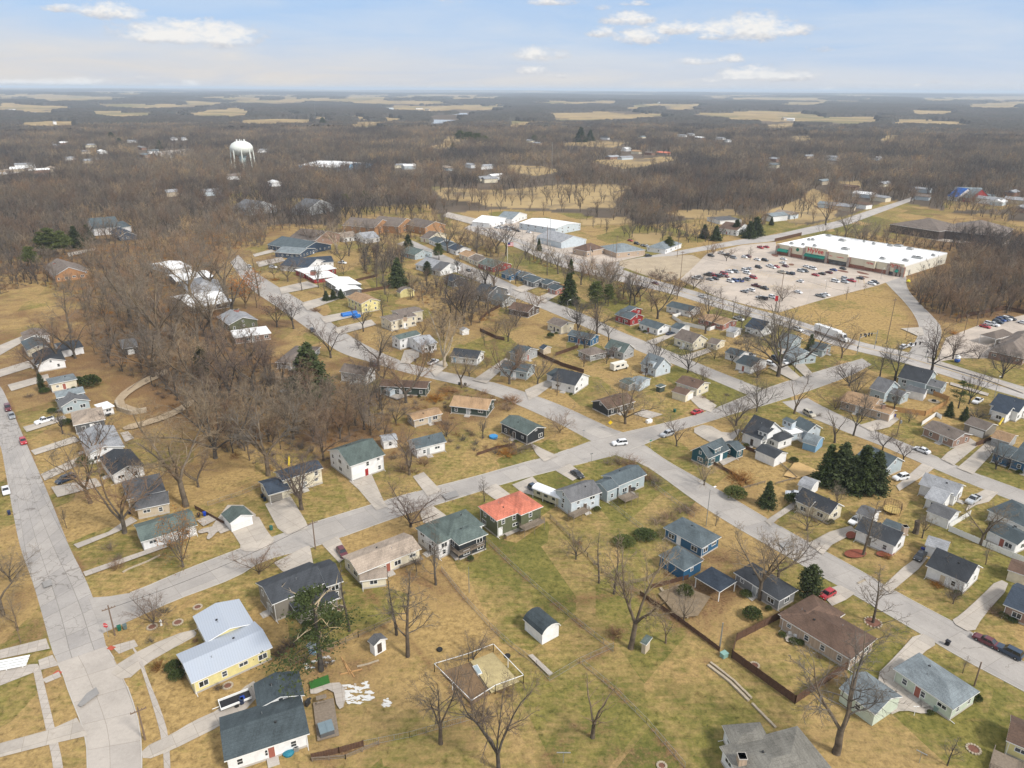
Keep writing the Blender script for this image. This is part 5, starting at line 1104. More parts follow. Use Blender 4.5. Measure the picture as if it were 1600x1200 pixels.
            if not doors and not o.get('d') and kind == 'house' and Lw > 6:
                s = Lw*0.5+rn.uniform(-1, 1); pt = p0+t_*s
                if not covered(pt+nn*.3+Vector((0, 0, 1)), bi):
                    m = MB(); m.box(-.48, .48, -0.05, 0.075, 0.3, 2.35); m.box(-.6, .6, -0.05, 0.066, 0.3, 2.45, 1); cc = rn.choice(['W', 'RB', 'DB', 'G']); put(m.mesh('door', [simple('door_p'+cc, {**WALLS, **BRICKS}[cc], .5, .1), WHITE()]), pt, nn, 'door'); doors = 1
                    if dist < 330: m = MB(); m.box(-.9, .9, .06, 1.3, 0, .28); m.box(-.9, .9, 1.3, 1.7, 0, .14); put(m.mesh('doorstep', CONC()), pt, nn, 'doorstep')
    for (u, v, zt, s_) in o.get('ch', []):     # chimneys: seen at (u, v) at height zt
        g = G(u, v, zt)-loc; m = MB(); m.box(-s_/2, s_/2, -s_/2, s_/2, zt-2.2, zt); m.box(-s_/2-.08, s_/2+.08, -s_/2-.08, s_/2+.08, zt-.15, zt+.0, 1); ob = m.build('chimney', [brick('brick_'+o.get('chm', 'BR'), BRICKS[o.get('chm', 'BR')]), CONC()], e); ob.location = (g.x, g.y, 0.02)
    for (A, B, C, zt) in o.get('deck', []):
        deck(e, loc, A, B, C, zt)
    for (A, B, C, z0, z1) in o.get('dormer', []):   # dormer: gable box seen on the roof, eave points at z1
        pa, d, n, L, w = frame_of(A, B, C, z1); P = lambda s, t, zz: tuple(pa+d*s+n*t+Vector((0, 0, zz-pa.z))-loc); m = MB(); r_ = 0.2*w
        vs = [P(0.2, 0.15, z0), P(0.2, w, z0), P(L-.2, w, z0), P(L-.2, 0.15, z0), P(0.2, 0.15, z1-.1), P(0.2, w, z1+r_-.1), P(L-.2, w, z1+r_-.1), P(L-.2, 0.15, z1-.1)]
        m.add(vs, [[0,3,7,4],[0,4,5,1],[3,2,6,7],[4,7,6,5]], 0); vs = [P(0, 0, z1), P(L, 0, z1), P(L, w, z1+r_), P(0, w, z1+r_), P(0, 0, z1-.15), P(L, 0, z1-.15), P(L, w, z1+r_-.15), P(0, w, z1+r_-.15)]
        m.add(vs, [[0,1,2,3]], 1); m.add(vs, [[4,7,6,5],[0,4,5,1],[1,5,6,2],[3,7,4,0]], 2); dm = m.build('dormer', [wm, rm, WHITE()], e)
        if dist < 500:
            for f in ((0.3, 0.7) if L > 2.6 else (0.5,)):
                fm, pm = win_mesh(0.8, 0.8, False, True); put(fm, Vector(P(L*f, 0.13, max(z0, z1-1.15))), -n, 'window', dm)
    return e
def hash_(s):
    h = 7
    for ch in s: h = (h*131+ord(ch)) % 1000003
    return h
def deck(e, loc, A, B, C, zt, wood=None):
    wood = wood or WOODG(); pa, d, n, L, w = frame_of(A, B, C, zt); P = lambda s, t, zz: pa+d*s+n*t+Vector((0, 0, zz-pa.z))-loc
    m = MB(); vs = [tuple(P(s, t, zz)) for zz in (zt-.18, zt) for s, t in ((0, 0), (L, 0), (L, w), (0, w))]; m.add(vs, [[0,3,2,1],[0,1,5,4],[1,2,6,5],[2,3,7,6],[3,0,4,7],[4,5,6,7]]); m.build('deck', wood, e)
    if zt > 0.7:
        m = MB()
        for s, t in ((0.1, 0.1), (L/2, 0.1), (L-.1, 0.1), (0.1, w-.1), (L-.1, w-.1)): m.tube([P(s, t, 0), P(s, t, zt+1.0)], .07, 4)
        m.build('deck_posts', wood, e); m = MB()
        for (s0, t0), (s1, t1) in (((0.1, 0.1), (L-.1, 0.1)), ((0.1, 0.1), (0.1, w-.1)), ((L-.1, .1), (L-.1, w-.1))):
            for hz_ in (0.3, 0.62, 0.98): m.tube([P(s0, t0, zt+hz_), P(s1, t1, zt+hz_)], .05, 4)
            k = int(max(abs(s1-s0), abs(t1-t0))/0.45)
            for j in range(k): f = j/k; m.tube([P(s0+(s1-s0)*f, t0+(t1-t0)*f, zt), P(s0+(s1-s0)*f, t0+(t1-t0)*f, zt+.98)], .022, 4)
        m.build('railing', wood, e)

# -- nearest row, left to right (points: two ends of the near eave, a point on the far eave, eave height, roof form)
house('house', 'yellow house with ribbed pale metal roof', 'Y', 'ml', [((299,1068),(426,1011),(276,1022),3.0,'G',.24),((301,963),(322,1004),(372,933),3.0,'G',.24)], d=[(303,990,'W')])
house('house', 'white house with big dark teal roof|and wooden deck', 'W', 'tl', [((350,1190),(484,1146),(342,1121),3.0,'G',.34),((396,1068),(402,1108),(467,1047),3.05,'G',.3)], deck=[((489,1098),(496,1157),(522,1096),.45)])
house('house', 'brown split level house with dark roof', 'BT', 'dk', [((425,945),(512,909),(398,911),4.6,'G',.36),((510,917),(537,908),(487,882),4.4,'G',.36),((466,962),(531,933),(447,947),2.6,'S',.12)], skip=.25)
house('house', 'beige roofed ranch house with cluttered patio', 'CR', 'bg', [((560,897),(659,857),(537,868),3.0,'G',.3),((562,908),(606,902),(553,892),2.5,'F',.0,None,'bg')], deck=[((626,886),(662,873),(618,872),.5)])
house('house', 'white house with green hipped roof and raised porch', 'W', 'gn', [((684,851),(706,841),(650,824),4.4,'H',.3),((700,841),(757,820),(670,815),4.4,'H',.3),((717,852),(763,834),(702,826),4.4,'H',.26,'CG')], deck=[((716,868),(758,850),(706,856),1.9)])
house('house', 'olive green house with coral red roof', 'GR', 'rd', [((776,814),(818,798),(744,792),5.0,'H',.3),((814,805),(849,791),(784,777),5.0,'H',.28)], deck=[((820,829),(852,815),(812,822),2.3)], d=[(787,842,'W')])
house('house', 'pale blue house with brown grey gable roof', 'LB', 'gy', [((892,786),(941,769),(862,767),4.3,'G',.5)], deck=[((897,809),(922,797),(889,802),2.0)])
house('house', 'pale blue grey house with raised brown deck', 'BG', 'tg', [((967,759),(1011,741),(939,743),3.9,'G',.42),((949,768),(968,760),(931,752),3.7,'G',.4)], deck=[((977,784),(998,776),(970,774),2.0)])
house('house', 'teal cottage with dormer and white trim', 'TE', 'tg', [((1107,717),(1141,702),(1076,705),3.1,'G',.8),((1152,705),(1165,700),(1134,690),2.9,'G',.4)], dormer=[((1116,703),(1129,697),2.6,3.2,5.0)], d=[(1128,722,'W')])
house('house', 'teal blue hip roofed house', 'BL', 'tg', [((1036,824),(1097,857),(1132,841),3.0,'H')], d=[(1064,850,'W')])
house('garage', 'teal blue hip roofed garage', 'BL', 'tg', [((1029,867),(1069,892),(1100,876),2.9,'H')])
house('pavilion', 'open dark roofed garden pavilion', 'T', 'nv', [((1085,901),(1125,925),(1154,909),2.7,'H',.25)], open=0, cat='pavilion')
house('house', 'dark roofed house behind a leaning bare tree', 'MG', 'dk', [((1146,894),(1218,939),(1247,921),3.0,'H')])
house('house', 'tan brick house with brown hip roof', 'TB', 'br', [((1219,964),(1330,1031),(1374,999),3.0,'H'),((1270,928),(1321,959),(1240,975),3.0,'H')], d=[(1263,998,'BL')])
house('house', 'pale green house with light grey hip roof', 'LG', 'bgr', [((1395,1044),(1490,1109),(1529,1079),3.0,'H')])
house('garage', 'pale green garage with light grey roof', 'LG', 'bgr', [((1311,1075),(1368,1117),(1411,1089),2.9,'G',.42)])
house('house', 'sprawling white house with olive grey roof', 'W', 'cg', [((1128,1133),(1146,1172),(1184,1121),3.0,'H'),((1246,1134),(1318,1222),(1122,1163),3.1,'H')], ch=[(1160,1181,4.9,1.2)], chm='TB')
house('house', 'yellow cottage with brown roof and red deck', 'Y', 'br', [((1572,1157),(1630,1182),(1598,1124),3.0,'G',.4)], deck=[((1545,1199),(1600,1225),(1570,1178),.8)])
# -- left row
house('house', 'white ranch house with green grey roof', 'W', 'gn', [((220,847),(309,820),(204,821),2.9,'G',.34)], d=[(255,850,'W')])
house('garage', 'white garage with green grey roof', 'W', 'gn', [((345,803),(359,818),(397,806),2.7,'G',.42)], g=[(378,828,4.6)], win=False)
house('house', 'tan house with dark grey hip roof', 'T', 'gy', [((197,781),(259,766),(179,755),3.0,'H'),((211,797),(265,786),(204,778),3.0,'G',.4)])
house('house', 'white gabled house with charcoal roof', 'W', 'dk', [((154,715),(175,743),(225,726),3.1,'G',.35)])
house('house', 'white gabled house with pale grey roof', 'W', 'lg', [((121,677),(135,712),(192,692),3.1,'G',.32)])
house('house', 'taupe roofed house with white sunroom', 'DG', 'bg', [((114,665),(165,655),(100,646),3.2,'H'),((158,640),(179,634),(148,632),2.9,'F',.0,'W','wh')])
house('house', 'blue grey gabled house|beside the taupe roofed house', 'BG', 'gy', [((86,624),(95,636),(141,625),3.0,'G',.4),((88,622),(133,613),(85,612),4.1,'G',.3,None,'bgr')])
house('house', 'cream house with blue grey hip roof', 'CR', 'bgr', [((77,601),(121,592),(70,592),3.2,'H')])
house('house', 'white gabled house with black roof', 'W', 'dk', [((49,553),(56,571),(102,561),3.1,'G',.36)])
house('house', 'cream house with blue grey gable', 'CR', 'tg', [((32,534),(41,548),(78,540),3.0,'G',.3)])
house('house', 'white house with worn grey brown roof', 'W', 'gb', [((32,520),(37,531),(78,525),3.0,'G',.3)])
house('garage', 'white flat roofed garage in the ravine lots', 'W', 'dk', [((94,549),(131,542),(88,536),2.8,'G',.2)])
house('house', 'brick house with orange timber gable', 'OR', 'gb', [((67,417),(84,432),(125,418),3.4,'G',.5),((118,426),(140,420),(112,412),3.0,'G',.3)], ch=[(86,410,6.5,1.6)], chm='RB')
house('house', 'pale villa with teal roof in the woods', 'W', 'tg', [((145,358),(188,354),(144,350),5.0,'G',.5),((185,357),(206,353),(184,350),4.0,'G',.4)])
house('house', 'navy gabled house among the woods', 'NV', 'nv', [((172,362),(186,370),(204,362),3.0,'G',.5)])
# -- middle left
house('house', 'beige split level house with navy roof', 'CR', 'nv', [((441,751),(505,731),(428,737),4.8,'G',.34),((419,774),(454,764),(400,753),2.8,'G',.3)], g=[(430,786,3.0)], gc='BT')
house('house', 'white two storey house with green roof', 'W', 'gn', [((547,729),(602,710),(522,700),5.0,'G',.42)], g=[(556,749,3.2)], d=[(569,741,'RED')])
house('garage', 'white garage in the trees', 'W', 'lg', [((598,690),(622,686),(606,678),2.8,'G',.3)])
house('house', 'white cottage with grey green roof behind hedges', 'W', 'tg', [((650,702),(698,690),(632,690),3.2,'G',.6)])
house('house', 'tan roofed house under the slope', 'GD', 'tn', [((702,634),(762,641),(772,624),2.8,'G',.4)])
house('house', 'low tan roofed house in brush', 'T', 'tn', [((646,657),(692,646),(662,640),2.6,'G',.28)])
house('house', 'charcoal house with worn green grey roof', 'CG', 'gn', [((781,660),(824,680),(851,667),3.6,'G',.34)])
house('house', 'black cabin with brown roof', 'CG', 'br', [((950,640),(993,627),(923,627),2.8,'G',.42)])
house('house', 'dark green house with brown roof', 'GD', 'br', [((592,603),(667,607),(677,596),3.2,'G',.3)])
house('house', 'grey cottage with white gable by the tall pine', 'W', 'gb', [((530,580),(572,587),(586,577),4.0,'G',.6)])
house('house', 'low grey roofed house left of the tall pine', 'G', 'gb', [((430,566),(472,568),(462,540),2.6,'H')])
house('house', 'white house with green roof and wing', 'W', 'gn', [((624,531),(658,522),(612,525),4.6,'G',.3),((658,541),(684,535),(648,526),3.4,'G',.3,None,'lg')])
house('house', 'beige house with flat stepped roofs', 'CR', 'gb', [((610,502),(652,493),(597,494),4.8,'G',.12),((624,492),(662,485),(618,484),5.2,'G',.12)], ch=[(633,494,6.8,1.6)], chm='TB')
house('house', 'pale yellow house with tan roof', 'Y', 'tn', [((541,464),(564,475),(594,469),4.8,'G',.34)])
house('house', 'dark house with white low pitched roof', 'DG', 'wh', [((507,437),(526,449),(562,442),3.2,'G',.14),((523,450),(533,456),(560,448),2.9,'G',.14)])
house('house', 'red house with white flat roof|and orange chimney', 'RED', 'wh', [((475,427),(526,419),(467,420),3.2,'F'),((490,436),(528,431),(486,426),2.6,'F')], ch=[(489,423,5.2,2.6)], chm='RB')
house('house', 'dark roofed house behind the red house', 'W', 'nv', [((436,415),(480,419),(460,403),3.0,'G',.3),((482,412),(522,409),(480,402),3.0,'G',.2)])
house('house', 'rambling blue grey roofed house', 'NV', 'tg', [((417,382),(470,392),(448,370),3.2,'G',.3),((428,394),(468,397),(424,383),3.2,'G',.2,None,'bgr')])
house('house', 'white cottage near the top of the curving street', 'W', 'lg', [((570,374),(594,371),(566,366),3.0,'G',.35)])
house('house', 'pale roofed house behind the sycamore', 'W', 'bg', [((536,372),(560,369),(532,365),3.0,'G',.3)])
for i, (t, wl, rf, A, B, C) in enumerate([('low white roofed house|half hidden by woods', 'W', 'wh', (268,422),(300,416),(276,405)), ('long white roofed house|half hidden by woods', 'DG', 'wh', (275,440),(335,432),(272,428)), ('pale grey hipped house|half hidden by woods', 'G', 'lg', (292,462),(350,456),(286,442)), ('cream flat roofed house|half hidden by woods', 'DB', 'wh', (300,482),(365,470),(298,458))]):
    house('house', t, wl, rf, [(A, B, C, 2.9, 'G' if i != 2 else 'H', .12 if i != 2 else .3)])
house('house', 'olive house with long window band', 'GR', 'lg', [((338,495),(357,508),(396,495),3.4,'G',.36)], ch=[(369,483,6.4,1.8)], chm='RB', skip=0)
house('house', 'brick house with flat white roof by the woods', 'BR', 'wh', [((366,528),(424,520),(356,517),3.0,'F')])
house('shed', 'dark shed with white door deep in the woods', 'CG', 'gy', [((190,545),(216,541),(188,531),3.0,'G',.3)], g=[(205,552,2.4)], win=False)
# -- street of small houses on the upper right
for t, wl, rf, A, B, C, h in [('tan roofed bungalow at the street top','CR','gb',(656,371),(670,373),(676,363),3),('blue roofed white bungalow','W','tg',(669,374),(684,380),(697,373),3),('teal roofed bungalow in the row','BG','tg',(685,381),(698,386),(711,379),3),('navy bungalow with white gable','W','nv',(699,387),(712,392),(726,385),3),('tan roofed cream bungalow','CR','tn',(716,396),(731,402),(742,394),3),('brown roofed cream bungalow','CR','gb',(731,403),(746,409),(757,401),3),('grey roofed bungalow with red garage','RED','gn',(746,411),(770,418),(776,406),3),
    ('blue bungalow with attached garage','BL','tg',(782,426),(796,431),(808,420),3),('blue garage house with grey roof','BL','tg',(804,428),(815,433),(828,426),2.8),('charcoal ranch with pale grey roof','DG','tg',(815,435),(833,442),(847,434),3),('charcoal garage with white door','DG','tg',(842,440),(854,445),(868,439),2.8),('red brick bungalow with teal roof','RB','tl',(855,449),(868,454),(880,447),2.8)]:
    house('house', t, wl, rf, [(A, B, C, h, 'G', .32)])
for t, wl, rf, A, B, C, h in [('grey green roofed bungalow|above the tall spruce','BG','gn',(625,393),(648,399),(652,388),3),('white bungalow|behind the tall spruce','W','lg',(648,413),(672,420),(676,404),3),('white sided bungalow|among bare trees','W','gy',(672,421),(688,424),(692,410),3),('house with skylit dark roof','DG','nv',(692,434),(706,440),(712,428),3.4),('dark grey house with white shutters','DG','dk',(735,458),(760,463),(766,446),3.4),('grey house with blue grey roof|beside the brown ranch','G','tg',(765,466),(785,472),(799,464),3),
    ('brown ranch house with brown roof','DB','br',(793,482),(825,488),(842,479),3),('cream cottage with brown roof','CR','gb',(854,503),(877,511),(888,502),3.6),('bright blue house with slate roof','BL','tg',(886,523),(924,531),(943,525),3.2),('grey brown hip roofed garage|below the bright blue house','G','gb',(902,547),(922,556),(943,547),2.6)]:
    house('house', t, wl, rf, [(A, B, C, h, 'G' if 'hip' not in t else 'H', .36)])
house('house', 'grey cape house with dormer', 'G', 'gn', [((944,543),(975,552),(993,545),3.2,'G',.75)], dormer=[((958,541),(966,544),1.8,3.4,4.8)])
house('house', 'pale blue cape house with dormer', 'LB', 'bgr', [((1000,568),(1025,578),(1051,571),3.2,'G',.85)], dormer=[((1012,566),(1021,569),1.8,3.4,5.0)])
house('shed', 'pale blue metal shed with low roof', 'LB', 'bgr', [((981,597),(1000,602),(1020,592),2.6,'G',.2)], win=False)
house('shed', 'grey green metal shed with low roof', 'G', 'gn', [((967,595),(983,602),(992,592),2.4,'G',.18)], win=False)
house('house', 'white house with black and rust roof', 'W', 'dk', [((860,594),(899,603),(915,586),3.4,'G',.5)])
house('garage', 'white garage with green roof', 'W', 'tl', [((853,584),(866,590),(888,579),2.7,'G',.3)], win=False)
house('house', 'grey house above the dead hedge', 'G', 'tg', [((795,550),(815,556),(825,541),3.2,'G',.34)])
house('house', 'two tone grey house by the curving street', 'BG', 'tg', [((780,575),(824,582),(836,570),3.2,'G',.4)])
house('house', 'white house with charcoal roof and teal door', 'W', 'dk', [((703,556),(746,561),(760,550),3.0,'G',.44)], d=[(712,566,'BLU')])
house('house', 'cream house with rust brown roof', 'CR', 'br', [((1055,597),(1090,608),(1113,599),3.2,'G',.34)])
house('garage', 'cream garage with rust brown roof', 'CR', 'br', [((1049,611),(1072,618),(1086,611),2.7,'G',.34)], g=[(1080,624,3.6)], win=False)
house('house', 'barn red house with white trim', 'RED', 'tg', [((960,491),(985,499),(1001,492),3.4,'G',.42),((972,483),(983,487),(996,480),5.2,'G',.3)])
house('house', 'white ranch with pale slate roof', 'W', 'tg', [((997,505),(1028,515),(1045,508),3.0,'G',.36)])
house('garage', 'white garage with slate roof', 'W', 'tg', [((1047,511),(1062,515),(1080,509),2.7,'G',.3)], g=[(1055,518,3)], win=False)
house('house', 'cream cottage with twin front gables', 'CR', 'gb', [((1052,527),(1082,537),(1100,528),3.4,'G',.6)])
house('shed', 'cream shed with double door', 'CR', 'gb', [((1104,535),(1120,539),(1132,532),2.5,'G',.34)])
house('house', 'white house with teal roof and orange deck', 'W', 'tl', [((1040,478),(1078,487),(1089,479),3.0,'G',.3)], deck=[((1046,490),(1062,493),(1050,485),.6)])
house('house', 'low brick house with flat tan roof', 'RB', 'tn', [((1090,497),(1130,508),(1146,499),2.8,'G',.16)])
house('house', 'white house with navy roof by the avenue', 'W', 'nv', [((1163,510),(1190,517),(1206,507),3.2,'G',.5)])
house('shed', 'white shed with grey roof|left of the navy roofed house', 'W', 'lg', [((1134,517),(1148,520),(1156,513),2.5,'G',.36)])
house('garage', 'white garage with blue grey roof', 'W', 'tg', [((1132,550),(1155,557),(1169,550),2.8,'G',.34)])
house('house', 'white house with blue grey roof and porch', 'W', 'tg', [((1148,566),(1174,574),(1203,564),3.0,'G',.3)])
house('house', 'blue cottage beside a small spruce', 'BG', 'tg', [((1265,543),(1287,548),(1303,540),3.0,'G',.34)])
house('house', 'grey gabled house behind bare trees at the corner', 'BG', 'bgr', [((1222,550),(1242,560),(1264,549),3.2,'G',.4),((1215,530),(1238,536),(1250,528),3.6,'G',.5)])
house('house', 'slate blue house with white window trim', 'BG', 'dk', [((1402,589),(1448,600),(1456,583),4.2,'G',.5),((1443,600),(1472,607),(1483,598),3.2,'G',.34,None,'gy')])
house('garage', 'white garage with grey roof inside tan fence', 'W', 'gy', [((1414,609),(1445,616),(1457,610),2.8,'G',.34)], win=False)
house('house', 'grey house with solar panel and white gable', 'BG', 'gy', [((1384,612),(1409,620),(1421,613),3.2,'G',.34),((1358,606),(1384,614),(1396,600),4.0,'G',.6)])
house('house', 'long tan brick ranch house', 'TB', 'tn', [((1312,626),(1362,640),(1380,624),3.0,'G',.3),((1358,638),(1391,648),(1399,640),3.0,'G',.34)], ch=[(1381,631,5.2,.9)], g=[(1384,655,3)])
house('house', 'white house with navy roof at the right edge', 'W', 'nv', [((1546,632),(1592,645),(1606,628),3.6,'G',.4),((1548,640),(1574,648),(1560,632),3.4,'G',.5)])
house('house', 'brown brick ranch house with white trim', 'BR', 'gb', [((1441,667),(1492,688),(1515,677),2.9,'G',.32)])
house('garage', 'brown garage with white door and flag mural', 'BT', 'gb', [((1506,661),(1541,673),(1560,664),2.9,'G',.36)], g=[(1524,681,4.2)], win=False)
house('garage', 'low garage with faded red roof', 'G', 'tn', [((1548,683),(1578,692),(1597,682),2.7,'G',.3)], win=False)
house('house', 'royal blue house with grey roof', 'BL', 'tg', [((1578,716),(1640,737),(1606,690),3.2,'G',.4),((1549,706),(1577,716),(1562,690),3.2,'G',.4)])
house('house', 'slate blue house behind the tall spruces', 'BG', 'tg', [((1338,711),(1386,732),(1409,718),3.2,'G',.55)])
house('house', 'large white house with charcoal roofs', 'W', 'dk', [((1158,675),(1190,688),(1214,668),3.4,'G',.75),((1197,682),(1217,691),(1232,678),3.0,'H')], dormer=[((1184,672),(1200,678),3.4,3.6,5.6)])
house('house', 'pale blue cottage with flat white annex', 'LB', 'tg', [((1236,662),(1262,675),(1280,666),3.3,'G',.6),((1219,668),(1237,678),(1251,664),2.9,'F',.0,None,'wh')], dormer=[((1222,655),(1238,662),2.0,3.4,5.4)])
house('shed', 'light blue barn shaped shed', 'BLU', 'bgr', [((1253,690),(1276,697),(1291,687),2.4,'B',.5)], win=False)
house('garage', 'white garage with dark grey roof', 'W', 'dk', [((1179,703),(1211,717),(1230,707),2.8,'G',.36)], win=False)
house('house', 'white cape house with black roof and front gable', 'CR', 'dk', [((1241,778),(1297,804),(1320,791),3.1,'G',.62),((1243,782),(1266,793),(1262,778),3.1,'G',.6)], d=[(1267,800,'W')])
house('shed', 'white shed with rounded grey roof', 'W', 'lg', [((1246,757),(1268,765),(1287,755),2.5,'B',.42)], win=False)
house('house', 'white house with black roof and stone chimney', 'W', 'dk', [((1335,827),(1399,854),(1420,836),3.1,'G',.6),((1378,818),(1410,830),(1425,826),2.9,'S',.1,None,'tg')], ch=[(1415,822,6.4,1.1)], chm='TB', d=[(1363,847,'BT')])
house('garage', 'white garage with pale grey roof|beside the trampoline', 'W', 'gy', [((1337,801),(1362,811),(1381,800),2.8,'G',.36)], win=False)
house('house', 'white house with pale grey roof and screened porch', 'W', 'lg', [((1435,756),(1494,776),(1512,760),3.2,'G',.5),((1444,777),(1474,788),(1486,768),2.9,'G',.4)])
house('garage', 'white garage with weathered grey roof', 'W', 'gy', [((1447,798),(1484,813),(1506,801),2.8,'G',.36)], win=False)
house('house', 'long white house with dark slate roof', 'W', 'tl', [((1542,796),(1606,826),(1640,806),3.0,'H',.3)])
house('house', 'white gabled annex with dark slate roof', 'W', 'tl', [((1540,827),(1590,852),(1612,836),2.9,'G',.4)])
house('house', 'white cape house with solar panels', 'W', 'dk', [((1446,883),(1511,912),(1539,888),3.2,'G',.62)], d=[(1478,906,'T')])
house('garage', 'white garage behind the solar panelled house', 'W', 'lg', [((1445,851),(1480,862),(1503,852),2.8,'G',.34)], win=False)
house('house', 'brick house with black roof at the right edge', 'BR', 'nv', [((1567,944),(1620,966),(1640,930),3.0,'G',.4)])
house('garage', 'brown roofed garage at the right edge', 'CR', 'br', [((1574,890),(1606,901),(1618,884),2.8,'G',.34)], win=False)
# -- sheds and small buildings
house('shed', 'white barn shed with dark curved roof', 'W', 'tl', [((817,967),(847,993),(875,976),2.6,'B',.62)], win=False)
house('shed', 'white garden shed with grey roof and brown door', 'W', 'gy', [((574,1001),(584,1010),(608,1000),2.7,'G',.5)], d=[(597,1024,'DB')], win=False)
house('shed', 'tan tall shed with mint green roof', 'T', 'gn', [((1000,1003),(1010,1008),(1019,997),2.6,'S',.1)], win=False)
house('shed', 'blue tin shed beneath the ragged pine', 'BLU', 'bgr', [((478,1010),(492,1014),(490,1004),1.9,'G',.3)], win=False)
house('shed', 'yellow gambrel shed by the play yard', 'Y', 'gb', [((619,455),(625,458),(641,451),2.6,'B',.5)], win=False)
house('shed', 'small white shed on the open lawn', 'W', 'lg', [((717,514),(722,517),(729,512),2.2,'G',.4)], win=False)
house('shed', 'dark green garden shed', 'GD', 'gn', [((1024,602),(1032,605),(1036,600),2.3,'F')], win=False)
house('shed', 'grey shed beside the dark green house', 'LB', 'bgr', [((601,609),(609,612),(613,606),2.2,'G',.4)], win=False)
house('shed', 'small shed with black roof in the hedge corner', 'T', 'nv', [((842,543),(849,546),(856,540),2.4,'G',.5)], win=False)
# -- commercial and far buildings
house('shop', 'long warehouse with white roof|and blue band', 'LB', 'wh', [((811,348),(868,357),(907,349),5.0,'G',.12)], cat='warehouse')
house('shop', 'grey metal garage with many doors', 'LB', 'lg', [((838,369),(877,379),(902,370),4.2,'G',.3)], g=[(846,374,3.2),(852,376,3.2),(858,378,3.2),(864,380,3.2),(870,382,3.2)], win=False, cat='workshop')
house('shop', 'brown hip roofed filling station', 'TB', 'br', [((894,388),(917,393),(937,386),3.6,'H',.4)], cat='shop')
house('clinic', 'long clinic with pale metal hip roof', 'TB', 'bgr', [((934,385),(963,395),(995,386),3.4,'H',.3)], cat='clinic')
house('shop', 'low shop with faded blue roof', 'W', 'bgr', [((1010,386),(1040,390),(1046,378),3.0,'H',.25)], cat='shop')
house('shop', 'white shed roofed workshop', 'W', 'wh', [((737,346),(765,349),(769,338),3.6,'G',.2)], cat='workshop')
house('shop', 'white workshop with blue grey roof', 'W', 'bgr', [((775,341),(800,343),(804,333),3.6,'G',.24)], cat='workshop')
house('house', 'brick house with brown roof above the avenue', 'W', 'br', [((1122,356),(1152,360),(1158,352),4.2,'G',.3)])
house('garage', 'flat roofed pale house|behind dark spruces', 'W', 'gy', [((1125,345),(1160,343),(1128,338),3.0,'F')], win=False, cat='house')
house('clinic', 'brown brick clinic with wide hip roof', 'BR', 'gb', [((1545,548),(1600,560),(1640,540),3.2,'H',.3),((1560,534),(1610,545),(1640,528),3.2,'H',.3)], cat='clinic')
house('canopy', 'brown roofed drive through canopy', 'RB', 'gb', [((1531,523),(1557,530),(1584,522),3.4,'H',.3)], open=0, cat='canopy')
house('apartment_block', 'long dark apartment block|left of the pair', 'DB', 'gb', [((1390,350),(1468,362),(1478,350),6.0,'H',.3)], cat='apartment block')
house('apartment_block', 'long dark apartment block|right of the pair', 'DB', 'gb', [((1474,360),(1568,370),(1572,356),6.0,'H',.3)], cat='apartment block')
for i, (t, A, B, C) in enumerate([('orange timber apartments|at the left', (534,352),(585,356),(588,346)), ('orange timber apartments|in the middle', (578,350),(622,354),(626,344)), ('orange timber apartments|with high gable', (632,350),(664,356),(670,346))]):
    house('apartment_block', t, 'OR', 'gb', [(A, B, C, 5.5, 'G', .34)], cat='apartment block')
house('apartment_block', 'brick apartment house behind the bare trees', 'BR', 'gb', [((450,372),(492,376),(500,362),5.5,'G',.3)], cat='apartment block')
for t, A, B, C in [('grey stepped townhouses in the woods|nearest the water tower', (362,324),(390,328),(404,318)), ('grey townhouses with sawtooth roofs', (455,325),(480,328),(500,318))]:
    house('apartment_block', t, 'G', 'gy', [(A, B, C, 5.0, 'G', .4)], cat='apartment block')
house('warehouse', 'wide white roofed hall with blue end', 'BLU', 'wh', [((466,258),(525,262),(535,252),5.0,'G',.08)], cat='warehouse')
house('house', 'red gabled house|among the far houses at the right', 'RED', 'bgr', [((1502,308),(1516,310),(1518,304),4.0,'G',.6)])
house('house', 'royal blue roofed house|among the far houses at the right', 'W', 'bgr', [((1480,306),(1496,308),(1498,302),4.0,'G',.5,None,'blr')])
house('house', 'long pale roofed house|behind the red gabled house', 'W', 'bgr', [((1494,303),(1538,305),(1538,299),3.5,'G',.3)])
